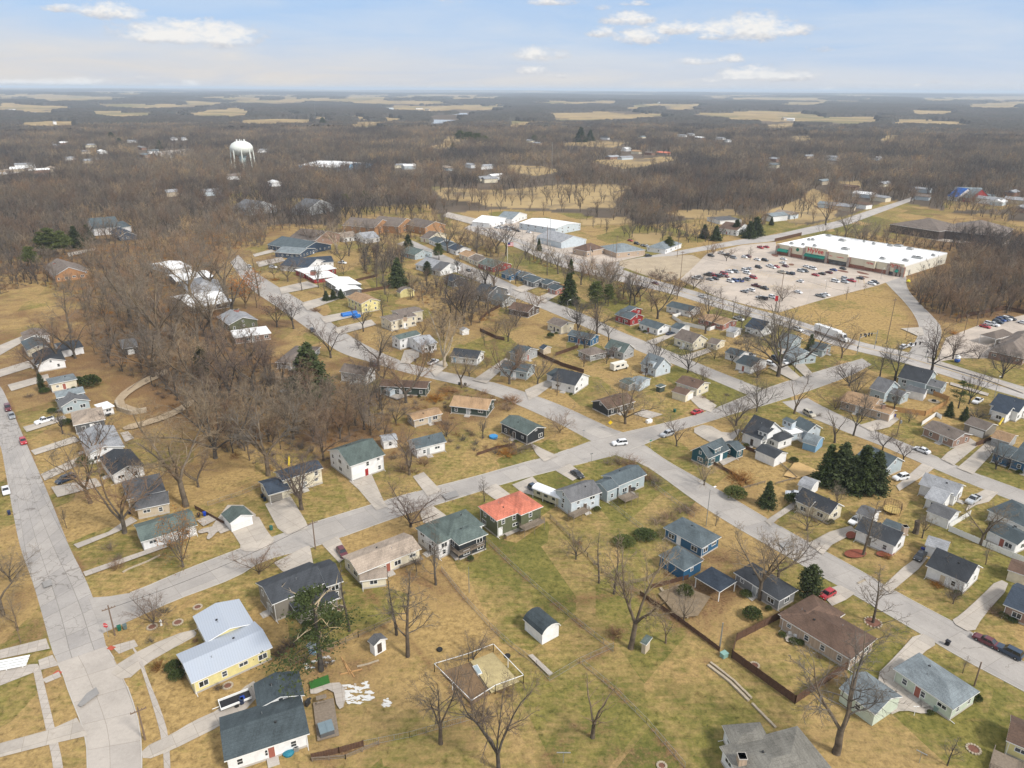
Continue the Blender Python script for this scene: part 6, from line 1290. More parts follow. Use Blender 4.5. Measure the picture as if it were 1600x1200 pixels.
# far houses in the woods, mostly seen as pale roofs
FARH = [(28,268,'wh'),(8,272,'bg'),(40,262,'lg'),(62,270,'wh'),(80,268,'bg'),(88,230,'lg'),(100,226,'wh'),(142,230,'wh'),(135,240,'lg'),(160,240,'wh'),(207,223,'wh'),(222,234,'wh'),(240,240,'bgr'),(228,246,'bgr'),(110,250,'lg'),(140,255,'lg'),(272,219,'wh'),(288,219,'wh'),(20,175,'wh'),(50,180,'lg'),(86,195,'lg'),(230,157,'wh'),(245,156,'wh'),(112,172,'lg'),
 (330,305,'lg'),(270,306,'lg'),(365,280,'gb'),(430,290,'wh'),(410,238,'wh'),(625,262,'wh'),(640,264,'wh'),(735,262,'lg'),(760,264,'wh'),(765,285,'lg'),(755,283,'wh'),(700,266,'bg'),(775,280,'wh'),(828,222,'wh'),(840,226,'lg'),(1003,216,'bgr'),(1080,212,'wh'),(1065,214,'lg'),(1093,218,'wh'),(1125,218,'lg'),(1137,222,'lg'),(978,236,'wh'),(957,248,'lg'),(977,249,'wh'),(995,240,'tn'),(1015,242,'gb'),(1036,242,'rd'),(945,218,'dk'),(1262,247,'lg'),(1210,252,'lg'),(1208,262,'bgr'),(1300,250,'lg'),(1370,250,'lg'),
 (1285,288,'bgr'),(1325,296,'br'),(1380,291,'lg'),(1350,308,'wh'),(1375,314,'wh'),(1300,325,'bgr'),(1318,328,'lg'),(1345,325,'br'),(1545,318,'lg'),(1560,320,'wh'),(1580,306,'wh'),(1588,318,'wh'),(1595,330,'lg'),(1535,312,'bgr'),(1210,344,'bgr'),(1228,340,'bg'),(1440,312,'gb'),(1438,300,'wh'),(655,172,'wh'),(668,173,'wh'),(610,171,'wh'),(1090,155,'wh'),(1100,158,'wh'),(1072,152,'wh'),(1235,190,'wh'),(1225,189,'wh'),(1030,165,'wh'),(1018,164,'lg'),(1390,157,'wh'),(1465,171,'wh')]
RC = {'wh': 'white roofed', 'lg': 'pale grey roofed', 'bg': 'beige roofed', 'bgr': 'blue grey roofed', 'gb': 'brown roofed', 'br': 'brown roofed', 'tn': 'tan roofed', 'rd': 'red roofed', 'dk': 'dark roofed'}
for i, (u, v, k) in enumerate(FARH):
    g = G(u, v); rn = random.Random(i*7+1); L = rn.uniform(15, 24)*(1.6 if v < 200 else 1); W = rn.uniform(9, 13); a = rn.choice((R(35), R(-50)))+rn.uniform(-.2, .2); hz_ = 3.2+rn.random()*1.5+(4 if v < 200 else 0)
    e = empty('house', (g.x, g.y, 0), a); e['category'] = 'house'; e['group'] = 'far houses in the woods'; m = MB(); th = .3
    z0 = float(land_h(np.array([g.x]), np.array([g.y]))[0]); e.location.z = z0
    m.add([(-L/2, -W/2, hz_), (L/2, -W/2, hz_), (L/2, 0, hz_+W*.17), (-L/2, 0, hz_+W*.17), (L/2, W/2, hz_), (-L/2, W/2, hz_), (-L/2, -W/2, hz_-th), (L/2, -W/2, hz_-th), (L/2, W/2, hz_-th), (-L/2, W/2, hz_-th)], [[0,1,2,3],[3,2,4,5],[0,6,7,1],[4,8,9,5],[1,7,8,4,2],[0,3,5,9,6]]); m.build('roof', roof_m(k if k != 'wh' or i % 3 == 0 else 'lg'), e)
    m = MB(); m.box(-L/2+.4, L/2-.4, -W/2+.4, W/2-.4, 0, hz_-.1); m.build('wall', wall_m(rn.choice(['W', 'W', 'CR', 'T', 'LB', 'BR'])), e)
    later(e, f'far {RC[k]} house', g); FOOT.append((Vector((g.x-L/2, g.y-W/2, 0)), Vector((1, 0, 0)), Vector((0, 1, 0)), L, W))
# ------------------------------------------------------------------ vehicles
PAINTM = tinted('car_paint', 0.28, 0.5, 0.5); TYRE = simple('tyre', (0.02, 0.02, 0.02), 0.9, 0.1); CGL = simple('car_glass', (0.015, 0.018, 0.022), 0.08, 0.1, spec=0.8)
LAMPR = simple('tail_lamp', (0.35, 0.02, 0.02), 0.3); LAMPW = simple('head_lamp', (0.7, 0.7, 0.68), 0.2)
CAR = dict( # length, half width, belt height, roof height, body stations (x frac, top), cabin (rear belt, rear roof, front roof, front belt)
 sedan=(4.7, .90, .88, 1.45, [(-.5,.78),(-.46,.92),(-.3,.95),(.18,.92),(.42,.80),(.5,.62)], (-.36,-.20,.06,.22)),
 hatch=(4.2, .88, .92, 1.50, [(-.5,.85),(-.47,.98),(-.3,.98),(.2,.95),(.42,.82),(.5,.62)], (-.47,-.36,.06,.24)),
 suv=(4.7, .94, 1.02, 1.75, [(-.5,.95),(-.47,1.06),(-.3,1.06),(.2,1.04),(.43,.95),(.5,.70)], (-.47,-.41,.06,.22)),
 van=(5.0, .97, 1.00, 1.80, [(-.5,.95),(-.47,1.04),(-.3,1.04),(.25,1.02),(.44,.85),(.5,.62)], (-.47,-.43,.12,.32)),
 pickup=(5.6, .97, 1.05, 1.85, [(-.5,1.04),(-.48,1.08),(-.1,1.08),(.18,1.08),(.44,1.0),(.5,.72)], (-.09,-.06,.10,.21)))
def car_parts(kind):
    L, w, belt, roof, st, (rb, rr_, fr_, fb) = CAR[kind]; b = MB(); g = MB(); n = len(st)
    vs = []
    for x, zt in st:
        t = 0.93 if abs(x) > .47 else 1.0
        vs += [(x*L, -w*t*.96, .28), (x*L, -w*t, .55), (x*L, -w*t*.93, zt), (x*L, w*t*.93, zt), (x*L, w*t, .55), (x*L, w*t*.96, .28)]
    fs = []
    for i in range(n-1):
        for k in range(6): fs.append([i*6+k, i*6+(k+1) % 6, (i+1)*6+(k+1) % 6, (i+1)*6+k])
    fs += [list(range(6))[::-1], [(n-1)*6+k for k in range(6)]]; fs = [f[::-1] for f in fs]; b.add(vs, fs, 0)
    if kind == 'pickup': b.box(-.47*L, -.12*L, -w*.78, w*.78, 1.0, 1.085, 1)
    zb = belt-.04; wb, wr = w*.90, w*.72
    c = [(rb*L, wb, zb), (fb*L, wb, zb), (fr_*L, wr, roof-.03), (rr_*L, wr, roof-.03)]
    vs = [(x, -y, z) for x, y, z in c]+c
    g.add(vs, [[0, 1, 2, 3], [7, 6, 5, 4], [1, 5, 6, 2], [0, 3, 7, 4]])
    m_ = (fr_+rr_)/2*L
    b.add([(rr_*L-.05, -wr-.03, roof-.06), (fr_*L+.05, -wr-.03, roof-.06), (fr_*L+.05, wr+.03, roof-.06), (rr_*L-.05, wr+.03, roof-.06), (rr_*L+.1, -wr*.85, roof), (fr_*L-.1, -wr*.85, roof), (fr_*L-.1, wr*.85, roof), (rr_*L+.1, wr*.85, roof)], [[0,1,5,4],[1,2,6,5],[2,3,7,6],[3,0,4,7],[4,5,6,7]], 0)
    for s in (-1, 1):    # pillars
        for x0, x1 in ((rb, rr_), (fb, fr_), ((rb+fb)/2, (rr_+fr_)/2)): b.tube([(x0*L, s*wb, zb), (x1*L, s*wr, roof-.04)], .045, 4, 0)
        b.box(.488*L, .5*L+.012, s*w*.62-.14, s*w*.62+.14, .58, .70, 3); b.box(-.5*L-.012, -.488*L, s*w*.66-.12, s*w*.66+.12, .70, .88, 2)
    wh = MB(); wh.lathe([(.14, -.10), (.33, -.10), (.34, 0), (.33, .10), (.14, .10)], 12, 0); wh.lathe([(.15, -.102), (.19, -.04), (.19, .04), (.15, .102)], 8, 1)
    return b, g, wh, L, w
MESHES = {}
for kk in CAR:
    b, g, wh, L, w = car_parts(kk); bm = b.mesh('body', [PAINTM, TYRE, LAMPR, LAMPW]); gm = g.mesh('window_glass', CGL); wm_ = wh.mesh('wheel', [TYRE, STEEL()])
    one = MB(); one.add(b.v, b.f, 0); one.m = list(b.m); one.add(g.v, g.f, 4)
    for x in (-.3, .31):
        for s in (-1, 1): one.tube([(x*L, s*(w-.2), .34), (x*L, s*(w+.02), .34)], .34, 8, 1)
    MESHES[kk] = (bm, gm, wm_, one.mesh('parked_car', [PAINTM, TYRE, LAMPR, LAMPW, CGL]), L, w)
CC = dict(w=(.70,.71,.72), s=(.42,.44,.46), g=(.22,.23,.24), k=(.018,.02,.024), r=(.36,.012,.02), m=(.10,.012,.02), b=(.02,.06,.20), n=(.012,.03,.06), t=(.42,.38,.30))
CN = dict(w='white', s='silver', g='grey', k='black', r='red', m='maroon', b='blue', n='navy', t='pale beige')
KN = dict(sedan='sedan', hatch='hatchback', suv='suv', van='minivan', pickup='pickup truck')
def car(u, v, d, c, kind, label=None, parts=True, group='cars parked and driving in the streets'):
    g = G(u, v); h = G(u+d[0], v+d[1])-g; rz = math.atan2(h.y, h.x); bm, gm, wm_, one, L, w = MESHES[kind]; nm = {'pickup': 'pickup_truck', 'van': 'minivan'}.get(kind, 'parked_car'); z = 0.09 if not parts else 0.085
    if parts:
        e = empty(nm, (g.x, g.y, z), rz); o = link(bpy.data.objects.new('body', bm), e); o.color = (*CC[c], 1); link(bpy.data.objects.new('window_glass', gm), e)
        for x in (-.3, .31):
            for s in (-1, 1): q = link(bpy.data.objects.new('wheel', wm_), e); q.location = (x*L, s*(w-.10), .34); q.rotation_euler.x = R(90)
    else:
        e = link(bpy.data.objects.new(nm, one)); e.location = (g.x, g.y, z); e.rotation_euler.z = rz; e.color = (*CC[c], 1)
    e['category'] = {'pickup': 'pickup truck', 'van': 'minivan'}.get(kind, 'car'); e['group'] = group
    if label: e['label'] = label
    else: later(e, f'{CN[c]} {KN[kind]}', g)
    return e
for a in [(10,769,(6,24),'w','sedan','white sedan at the left kerb of the old street'),(13,640,(4,12),'m','suv','dark red suv at the far end of the old street'),(19,652,(5,12),'g','sedan','dark grey sedan behind the dark red suv'),(37,692,(5,13),'r','hatch','red hatchback on the right side of the old street'),
 (70,660,(-20,6),'w','pickup','long white pickup truck in the drive on the left'),(103,752,(-20,8),'n','van','dark blue minivan in the drive under bare branches'),(535,866,(8,12),'m','hatch','maroon hatchback beside the beige roofed ranch house'),(902,744,(10,7),'k','sedan','black sedan in the drive behind the pale blue house'),(836,768,(12,8),'n','suv','navy suv next to the white covered camper'),
 (968,695,(-20,2),'w','suv','white suv crossing the middle junction'),(1042,681,(-18,6),'s','suv','silver suv on the street east of the junction'),(1089,646,(18,-6),'r','sedan','red sedan driving up the cross street'),(1292,932,(-18,10),'r','hatch','bright red hatchback in the drive of the brown roofed house'),(1540,1005,(-22,-11),'m','sedan','maroon sedan parked behind the navy suv'),(1575,1022,(-22,-11),'n','suv','navy suv parked in front of the maroon sedan'),
 (1437,872,(-12,14),'k','sedan','black sedan in the drive of the solar panelled house'),(1336,816,(-14,10),'w','sedan','white sedan in front of the garage by the trampoline'),(1520,784,(-16,10),'s','pickup','silver pickup truck beside the screened porch house'),(1407,749,(-20,4),'w','suv','white suv parked below the slate blue house'),(1440,706,(-18,-7),'w','sedan','white sedan parked along the right hand street'),
 (1264,649,(14,8),'t','suv','pale beige suv beside the large white house'),(1527,629,(-10,6),'w','pickup','white pickup truck behind the wide bare bush'),(677,568,(16,-8),'w','pickup','white pickup truck in the drive of the teal door house'),(488,518,(7,10),'k','hatch','small black hatchback on the curving street'),(584,571,(-10,-8),'n','suv','dark suv half hidden by a bare tree'),(1247,517,(14,5),'w','suv','white suv driving ahead of the lorry'),
 (1412,544,(14,-6),'w','suv','white suv waiting at the traffic lights'),(1424,541,(14,-6),'w','sedan','white sedan second in line at the traffic lights'),(1024,444,(12,4),'m','sedan','dark maroon sedan on the avenue'),(1097,465,(12,4),'w','sedan','pale sedan driving along the avenue'),(427,419,(10,1),'w','suv','white suv in the drive at the upper left'),(390,418,(6,4),'s','hatch','silver hatchback at the head of the curving street'),(535,412,(8,1),'w','pickup','white truck with camper by the wooden fence'),(488,396,(4,5),'w','suv','white suv on the lawn by the sycamore'),
 (701,419,(8,6),'k','suv','black suv by the upper bungalows'),(732,424,(8,4),'k','sedan','black sedan parked on the upper street'),(767,447,(8,5),'w','sedan','white sedan below the bare tree on the upper street'),(790,461,(10,3),'w','van','white minivan beside the brown ranch house'),(1013,401,(10,-1),'k','suv','black suv on the cross road by the gravel yard'),(1225,568,(12,6),'w','hatch','white hatchback by the grey gabled house'),(1212,563,(12,6),'n','suv','dark suv by the grey gabled house'),(1204,571,(12,4),'w','suv','white suv beside the blue grey roofed porch'),
 (1047,523,(10,-3),'n','sedan','dark sedan by the slate roofed garage'),(1172,557,(10,2),'g','hatch','grey hatchback beside the white house with porch'),(625,614,(10,2),'w','sedan','white car under the dark green house carport'),(648,616,(10,2),'k','suv','black suv under the dark green house carport'),(1241,775,(-12,-2),'s','sedan','silver car behind the black roofed cape house'),(1354,501,(12,4),'w','pickup','white van by the white vinyl fence')]:
    if a[0] == 1354: a = (1154,500,(12,4),'w','pickup','white pickup truck by the white vinyl fence')
    car(a[0], a[1], a[2], a[3], a[4], a[5])
LOTC = [(1087,436,'w'),(1092,435,'g'),(1106,431,'k'),(1111,430,'g'),(1116,432,'r'),(1121,433,'k'),(1126,432,'g'),(1131,429,'r'),(1134,433,'m'),(1109,438,'g'),(1118,437,'k'),(1139,426,'w'),(1149,426,'g'),(1164,424,'w'),(1167,428,'w'),(1170,421,'s'),(1185,419,'k'),(1141,441,'w'),(1148,440,'b'),(1155,440,'b'),(1166,438,'g'),(1177,435,'r'),(1163,457,'g'),(1173,455,'w'),(1181,448,'m'),(1194,452,'k'),(1187,466,'w'),(1192,468,'k'),(1163,403,'w'),(1168,402,'m'),(1183,407,'w'),(1195,408,'k'),(1111,401,'k'),(1127,397,'w'),(1136,400,'k'),(1146,404,'g'),(1188,388,'r'),(1197,387,'r'),
 (1202,417,'w'),(1207,419,'w'),(1213,418,'r'),(1224,406,'w'),(1223,412,'w'),(1227,417,'m'),(1221,427,'t'),(1229,428,'k'),(1236,429,'n'),(1251,425,'s'),(1257,425,'k'),(1260,418,'w'),(1270,421,'w'),(1274,431,'r'),(1284,429,'k'),(1295,427,'m'),(1302,423,'b'),(1317,421,'k'),(1250,441,'w'),(1247,458,'w'),(1305,441,'w'),(1320,437,'s'),(1320,442,'s'),(1330,440,'r'),(1344,436,'k'),(1362,445,'w'),(1367,443,'k'),(1282,464,'g'),(1290,462,'w'),(1207,466,'w')]
LAND_SAVE = LAND; LAND = []
for nm, p in (('store entrance with green awning', (1272,408)), ('left end of the store front', (1216,396)), ('right end of the store front', (1400,432)), ('lower corner of the parking lot', (1215,485)), ('left corner of the parking lot', (1070,437)), ('upper edge of the parking lot', (1150,386)), ('middle of the parking lot', (1225,450)), ('right corner of the parking lot', (1368,446))): landmark(nm, G(*p))
LOTTODO = len(TODO)
for i, (u, v, c) in enumerate(LOTC):
    rn = random.Random(i); car(u, v, (10, 2.6+rn.uniform(-.5, .5)) if rn.random() < .6 else (-10, -2.6), c, rn.choice(['sedan', 'sedan', 'suv', 'suv', 'hatch', 'van', 'pickup']), None, False, 'cars in the store parking lot')
for i, (u, v, c) in enumerate([(803,360,'k'),(809,362,'k'),(826,364,'w'),(776,357,'w'),(781,355,'s'),(786,358,'w'),(791,356,'g'),(796,361,'w'),(800,357,'s'),(784,351,'w'),(843,375,'w')]):
    e = car(u, v, (8, 1.5), c, random.Random(i).choice(['sedan', 'suv', 'pickup']), None, False, 'cars outside the warehouse')
NL = LAND; LAND = LAND_SAVE
def settle_some(items, lands):
    global LAND, TODO
    a, b = LAND, TODO; LAND, TODO = lands, items; settle_labels(); LAND, TODO = a, b
settle_some(TODO[LOTTODO:], NL+[('white roofed warehouse', tuple(G(840,350))[:2], (840, 350))]); del TODO[LOTTODO:]
MEDN = len(TODO)
for i, (u, v, c, k) in enumerate([(1539,512,'r','sedan'),(1546,508,'w','suv'),(1551,509,'w','pickup'),(1559,505,'n','suv'),(1563,502,'b','suv'),(1568,501,'n','van'),(1573,500,'w','suv'),(1579,500,'k','suv'),(1598,506,'w','sedan'),(985,377,'r','sedan'),(995,382,'k','suv'),(1005,385,'k','sedan'),(1011,386,'w','sedan')]):
    car(u, v, (10, 2.5), c, k, None, False, 'cars outside the clinics')
for i, (u, v, c, k) in enumerate([(1402,358,'w','suv'),(1412,362,'s','sedan'),(1421,364,'w','sedan'),(1430,365,'w','suv'),(1437,366,'s','suv'),(1452,368,'w','sedan'),(1460,368,'w','suv'),(1470,370,'g','sedan'),(1480,371,'w','van'),(1502,373,'w','suv'),(1509,374,'w','van'),(1490,372,'k','sedan')]):
    car(u, v, (8, 2), c, k, None, False, 'cars outside the apartments')
# articulated lorry on the avenue
g = G(1300, 528); h = G(1320, 535)-g; e = empty('lorry', (g.x, g.y, .085), math.atan2(h.y, h.x)); tag(e, 'white articulated lorry with box trailer on the avenue', 'lorry')
LW = simple('lorry_white', (.70, .70, .69), .4, .06); RDK = simple('lorry_skirt', (.16, .05, .04), .6, .2)
m = MB(); m.box(-9.2, 3.6, -1.25, 1.25, 1.15, 4.0, 0); m.box(-9.0, 3.4, -1.2, 1.2, .9, 1.15, 1); m.build('trailer', [LW, RDK], e)
m = MB(); m.prism([(4.1, .6), (8.2, .6), (8.2, 1.75), (6.6, 1.95), (6.0, 3.3), (4.1, 3.5)], -1.2, 1.2, 0, axis='y'); m.build('cab', LW, e)
m = MB(); m.add([(6.64, -1.0, 2.0), (6.64, 1.0, 2.0), (6.1, .95, 3.15), (6.1, -.95, 3.15)], [[0,1,2,3]]); m.box(4.9, 6.0, -1.215, -1.19, 2.0, 2.9); m.box(4.9, 6.0, 1.19, 1.215, 2.0, 2.9); o = m.build('window_glass', CGL, e); o.location.x = .06
for x in (-8.2, -7.0, 4.4, 5.4, 7.5):
    for s in (-1, 1): m = MB(); m.tube([(x, s*.85, .5), (x, s*1.22, .5)], .5, 12); m.build('wheel', TYRE, e)
# covered camper, motorhome, flat trailer, tarped boat
def at(u, v, d, z=0.0):
    g = G(u, v); h = G(u+d[0], v+d[1])-g; return (g.x, g.y, z), math.atan2(h.y, h.x)
p, a = at(863, 784, (47, 19)); e = empty('camper_trailer', p, a); tag(e, 'white camper trailer under an arched cover', 'camper')
m = MB(); m.box(-5.2, 5.2, -1.25, 1.25, .55, 2.7); m.build('body', simple('camper_cream', (.52, .48, .36), .5, .15), e); m = MB(); prof = [(-1.65, 2.75), (-1.5, 3.05), (-.9, 3.4), (0, 3.5), (.9, 3.4), (1.5, 3.05), (1.65, 2.75)]
m.prism(prof, -5.6, 5.6, 0, 'x'); m.build('cover', simple('cover_white', (.74, .75, .76), .5, .05), e); m = MB()
for x in (-3.6, -1.2, 1.3, 3.7): m.box(x-.55, x+.55, -1.29, -1.26, 1.5, 2.2)
m.box(5.21, 5.24, -.6, .6, 1.5, 2.2); m.build('window', glass(), e); m = MB()
for x in (-5.2, -2, 2, 5.2):
    for s in (-1.55, 1.55): m.tube([(x, s, 0), (x, s, 2.8)], .06, 5)
m.build('cover_posts', WHITE(), e)
for x in (-.7, .5):
    for s in (-1, 1): m = MB(); m.tube([(x, s*1.0, .36), (x, s*1.24, .36)], .36, 10); m.build('wheel', TYRE, e)
p, a = at(967, 577, (16, -4)); e = empty('motorhome', p, a); tag(e, 'cream motorhome parked behind the pale blue cape house', 'motorhome'); m = MB(); m.box(-3.6, 2.6, -1.2, 1.2, .5, 3.0); m.prism([(2.6, .5), (3.9, .5), (3.9, 1.3), (2.9, 2.2), (2.9, 3.0), (2.6, 3.0)], -1.1, 1.1, 0, axis='y'); m.build('body', simple('motorhome_cream', (.64, .62, .55), .45, .08), e)
m = MB(); m.box(-2.5, -.8, -1.23, -1.2, 1.6, 2.3); m.box(.2, 1.4, -1.23, -1.2, 1.6, 2.3); m.build('window', glass(), e)
for x in (-2.3, 2.8):
    for s in (-1, 1): m = MB(); m.tube([(x, s*1.0, .4), (x, s*1.22, .4)], .4, 10); m.build('wheel', TYRE, e)
p, a = at(368, 1098, (23, -9)); e = empty('utility_trailer', p, a); tag(e, 'white utility trailer with black mesh bed', 'trailer'); m = MB(); m.box(-2.6, 2.6, -1.15, 1.15, .5, .62, 1)
for s in (-1.15, 1.15): m.box(-2.6, 2.6, s-.05, s+.05, .62, 1.05)
m.box(-2.6, -2.5, -1.1, 1.1, .62, 1.05); m.tube([(-2.6, 0, .55), (-3.8, 0, .55)], .06, 5); m.build('bed', [WHITE(), simple('mesh_black', (.02, .02, .022), .8, .2)], e)
for s in (-1, 1): m = MB(); m.tube([(0, s*1.18, .34), (0, s*1.38, .34)], .34, 10); m.build('wheel', TYRE, e)
p, a = at(547, 493, (22, -4)); m = MB(); m.prism([(-1.2, 0), (-1.3, 1.0), (-.7, 1.7), (.7, 1.8), (1.3, 1.0), (1.2, 0)], -4.2, 3.4); BT = simple('blue_tarp', (.015, .13, .42), .5, .3, 1.0); o = m.build('tarped_boat', BT); o.location = p; o.rotation_euler.z = a; tag(o, 'long load under a bright blue tarp beside the yellow house', 'tarp')
p, a = at(557, 496, (12, -3)); m = MB(); m.prism([(-1, 0), (-1, 1.1), (0, 1.5), (1, 1.1), (1, 0)], -1.8, 1.8); o = m.build('tarped_trailer', BT); o.location = p; o.rotation_euler.z = a; tag(o, 'short load under a blue tarp below the longer one', 'tarp')
# ------------------------------------------------------------------ supermarket
F0, F1, BK = G(1213, 397), G(1410, 433), G(1491, 414)
d = (F1-F0); SL = d.length; d.normalize(); nn = Vector((-d.y, d.x, 0)); SW = (BK-F0).dot(nn)
if SW < 0: nn, SW = -nn, -SW
e = empty('supermarket', (F0.x, F0.y, 0), math.atan2(d.y, d.x)); tag(e, 'big supermarket with white flat roof and brick and cream front', 'supermarket'); FOOT.append((F0.copy(), d.copy(), nn.copy(), SL, SW))
CRM = simple('store_cream', (.62, .56, .42), .8, .08); BRK = brick('brick_store', (.27, .10, .06)); AWN = simple('awning_green', (.01, .17, .12), .6, .12); MEM = simple('white_membrane', (.74, .74, .73), .6, .07, .5); REDS = simple('sign_red', (.55, .02, .025), .5, .05); CRW = simple('store_side', (.64, .61, .52), .8, .06)
HR = 6.4
m = MB(); m.box(0, SL, .5, SW, 0, HR-.25); m.build('wall', CRW, e)
m = MB(); m.box(.3, SL-.3, .8, SW-.3, HR-.24, HR-.05); m.build('roof', MEM, e)
m = MB(); m.box(-.05, .3, .5, SW, HR-.5, HR+.35); m.box(SL-.3, SL+.05, .5, SW, HR-.5, HR+.35); m.box(.3, SL-.3, SW-.3, SW+.05, HR-.5, HR+.35); m.build('parapet', MEM, e)
fx = lambda u: (G(u, 397+(u-1213)*36/197.)-F0).dot(d)
m = MB(); m.box(0, SL, .1, .5, 0, 2.2); m.build('brick_base', BRK, e)
PAN = [(1212,1232,6.6,0),(1233,1255,6.7,0),(1256,1291,8.3,.9),(1292,1323,7.4,.5),(1325,1350,6.1,0),(1351,1367,6.4,1.6),(1368,1386,6.3,0),(1387,1410,7.2,.6)]
for a, b_, h, out in PAN: x0, x1 = fx(a), fx(b_); m = MB(); m.box(x0+.2, x1-.2, -out-.02, .55, 3.0 if (a in (1256, 1292, 1212)) else 2.25, h); m.box(x0+.1, x1-.1, -out-.2, .6, h, h+.35, 1); m.build('facade_panel', [CRM, simple('coping', (.70, .68, .62), .6, .05)], e)
for u, h in ((1214, 6.4), (1234, 6.2), (1256, 8.0), (1291, 8.0), (1325, 6.6), (1387, 6.8), (1398, 6.6), (1404, 6.6), (1410, 6.4)): x = fx(u); m = MB(); m.box(x-.8, x+.8, -1.25, .2, 0, h-.6); m.build('brick_pier', BRK, e)
for a, b_ in ((1216, 1232), (1258, 1289), (1399, 1404)): x0, x1 = fx(a), fx(b_); m = MB(); m.add([(x0, -2.6, 2.9), (x1, -2.6, 2.9), (x1, -.95, 4.3), (x0, -.95, 4.3), (x0, -2.6, 2.5), (x1, -2.6, 2.5)], [[0,1,2,3],[4,5,1,0],[0,3,4],[1,5,2],[4,3,2,5]]); m.build('awning', AWN, e)
for a, b_ in ((1260, 1288), (1294, 1322), (1388, 1396)): x0, x1 = fx(a), fx(b_); m = MB(); m.box(x0, x1, -.08, .095, .3, 2.7); m.build('shop_window', glass(), e)
m = MB(); [m.box(SL+.0, SL+.06, SW*t, SW*t+1.6, 1.6 if i else 0, 3.2) for i, t in enumerate((.12, .45, .58, .8, .86))]; m.build('side_door', simple('door_grey', (.22, .22, .21)), e)
def text(name, s, size, mat, parent, loc, rot, ext=.04, align='CENTER'):
    cu = bpy.data.curves.new(name, 'FONT'); cu.body = s; cu.size = size; cu.extrude = ext; cu.align_x = align; cu.align_y = 'CENTER'; cu.offset = 0.012*size
    t = bpy.data.objects.new(name, cu); COL.objects.link(t); bpy.context.view_layer.update()
    me = bpy.data.meshes.new_from_object(t.evaluated_get(bpy.context.evaluated_depsgraph_get())); me.name = name; me.materials.clear(); me.materials.append(mat)
    bpy.data.objects.remove(t); o = link(bpy.data.objects.new(name, me), parent); o.location = loc; o.rotation_euler = rot; return o
text('sign_lettering', 'HyVee', 4.0, REDS, e, ((fx(1264)+fx(1282))/2, -.98, 6.5), (R(90), 0, 0), .06)
text('sign_lettering', 'HyVee', 1.5, REDS, e, (fx(1359), -1.7, 5.0), (R(90), 0, 0), .06)
text('sign_lettering', 'HyVee', 2.0, REDS, e, (fx(1396.5), -.7, 6.1), (R(90), 0, 0), .06)
m = MB(); m.lathe([(1.1, 0), (1.1, .1)], 20); o = m.build('round_emblem', simple('emblem_green', (.02, .16, .09), .5), e); o.location = ((fx(1244.5)), -.03, 5.2); o.rotation_euler.x = R(90)
for a, b_ in ((1294.5, 1299), (1306, 1317), (1391, 1402)): x0, x1 = fx(a), fx(b_); m = MB(); m.box(x0, x1, -.62 if a < 1380 else -.68, -.5, 4.95 if a < 1380 else 4.75, 5.3 if a < 1380 else 5.15); m.build('sign_band', REDS, e)
for u, v, s in ((1237,381.5,2.4),(1255,383,2),(1273,385,2.2),(1264,375.5,2.2),(1270,375.5,2.2),(1295,369,3.4),(1316,376.5,4.2),(1321,390,4.6),(1365,382,2),(1391,384.5,3.4),(1404,385,4.6),(1422,390,3.8),(1379,405,3),(1415,408,3.2),(1429,403,3),(1436,404,3.6),(1350,378.5,1.4),(1458,400,2)):
    g = G(u, v, HR)-Vector((F0.x, F0.y, 0)); x, y = g.dot(d), g.dot(nn)
    if not (1 < x < SL-1 and 2 < y < SW-1): continue
    m = MB(); m.box(-s/2, s/2, -s*.35, s*.35, -.1, 1.1); m.box(-s*.4, s*.1, -s*.25, s*.25, 1.1, 1.35, 1); o = m.build('roof_unit', [simple('unit_grey', (.36, .36, .35), .5, .1), simple('unit_fan', (.10, .10, .10))], e); o.location = (x, y, HR)
landmark('supermarket', (F0+F1)/2)
# ------------------------------------------------------------------ water tower
g = G(381, 262); tw = empty('water_tower', (g.x, g.y, 0)); tag(tw, 'white water tower on slender legs above the woods', 'water tower'); landmark('water tower', g)
D = g.length; sc = D*0.90/F_PX; rT = 17.5*sc; WT = simple('tower_white', (.66, .68, .62), .4, .08, .08); zt = HCAM+ray(381, 231).z/math.hypot(ray(381, 231).x, ray(381, 231).y)*D
m = MB(); hh = 10.5*sc; m.lathe([(rT*.15, zt+hh), (rT*.5, zt+hh*.9), (rT*.8, zt+hh*.62), (rT*.96, zt+hh*.25), (rT, zt-hh*.05), (rT*.95, zt-hh*.38), (rT*.75, zt-hh*.8), (rT*.45, zt-hh*1.05), (rT*.15, zt-hh*1.12)], 40); m.build('tank', WT, tw, True)
m = MB(); m.lathe([(5.6*sc, 0), (5.6*sc, zt-hh*.9)], 20); m.build('riser', simple('tower_riser', (.45, .56, .55), .5, .15, .2), tw, True)
for k in range(8): a = 6.283*k/8+.3; m = MB(); m.tube([(math.cos(a)*rT*1.02, math.sin(a)*rT*1.02, 0), (math.cos(a)*rT*.93, math.sin(a)*rT*.93, zt-hh*.1)], .85*sc, 8); m.build('leg', WT, tw)
for k in range(6): a = 6.283*k/6; m = MB(); m.box(-.5*sc, .5*sc, -.25, .25, 0, 3.0*sc); o = m.build('antenna', WHITE(), tw); o.location = (math.cos(a)*6.5*sc, math.sin(a)*6.5*sc, zt+hh*.92)
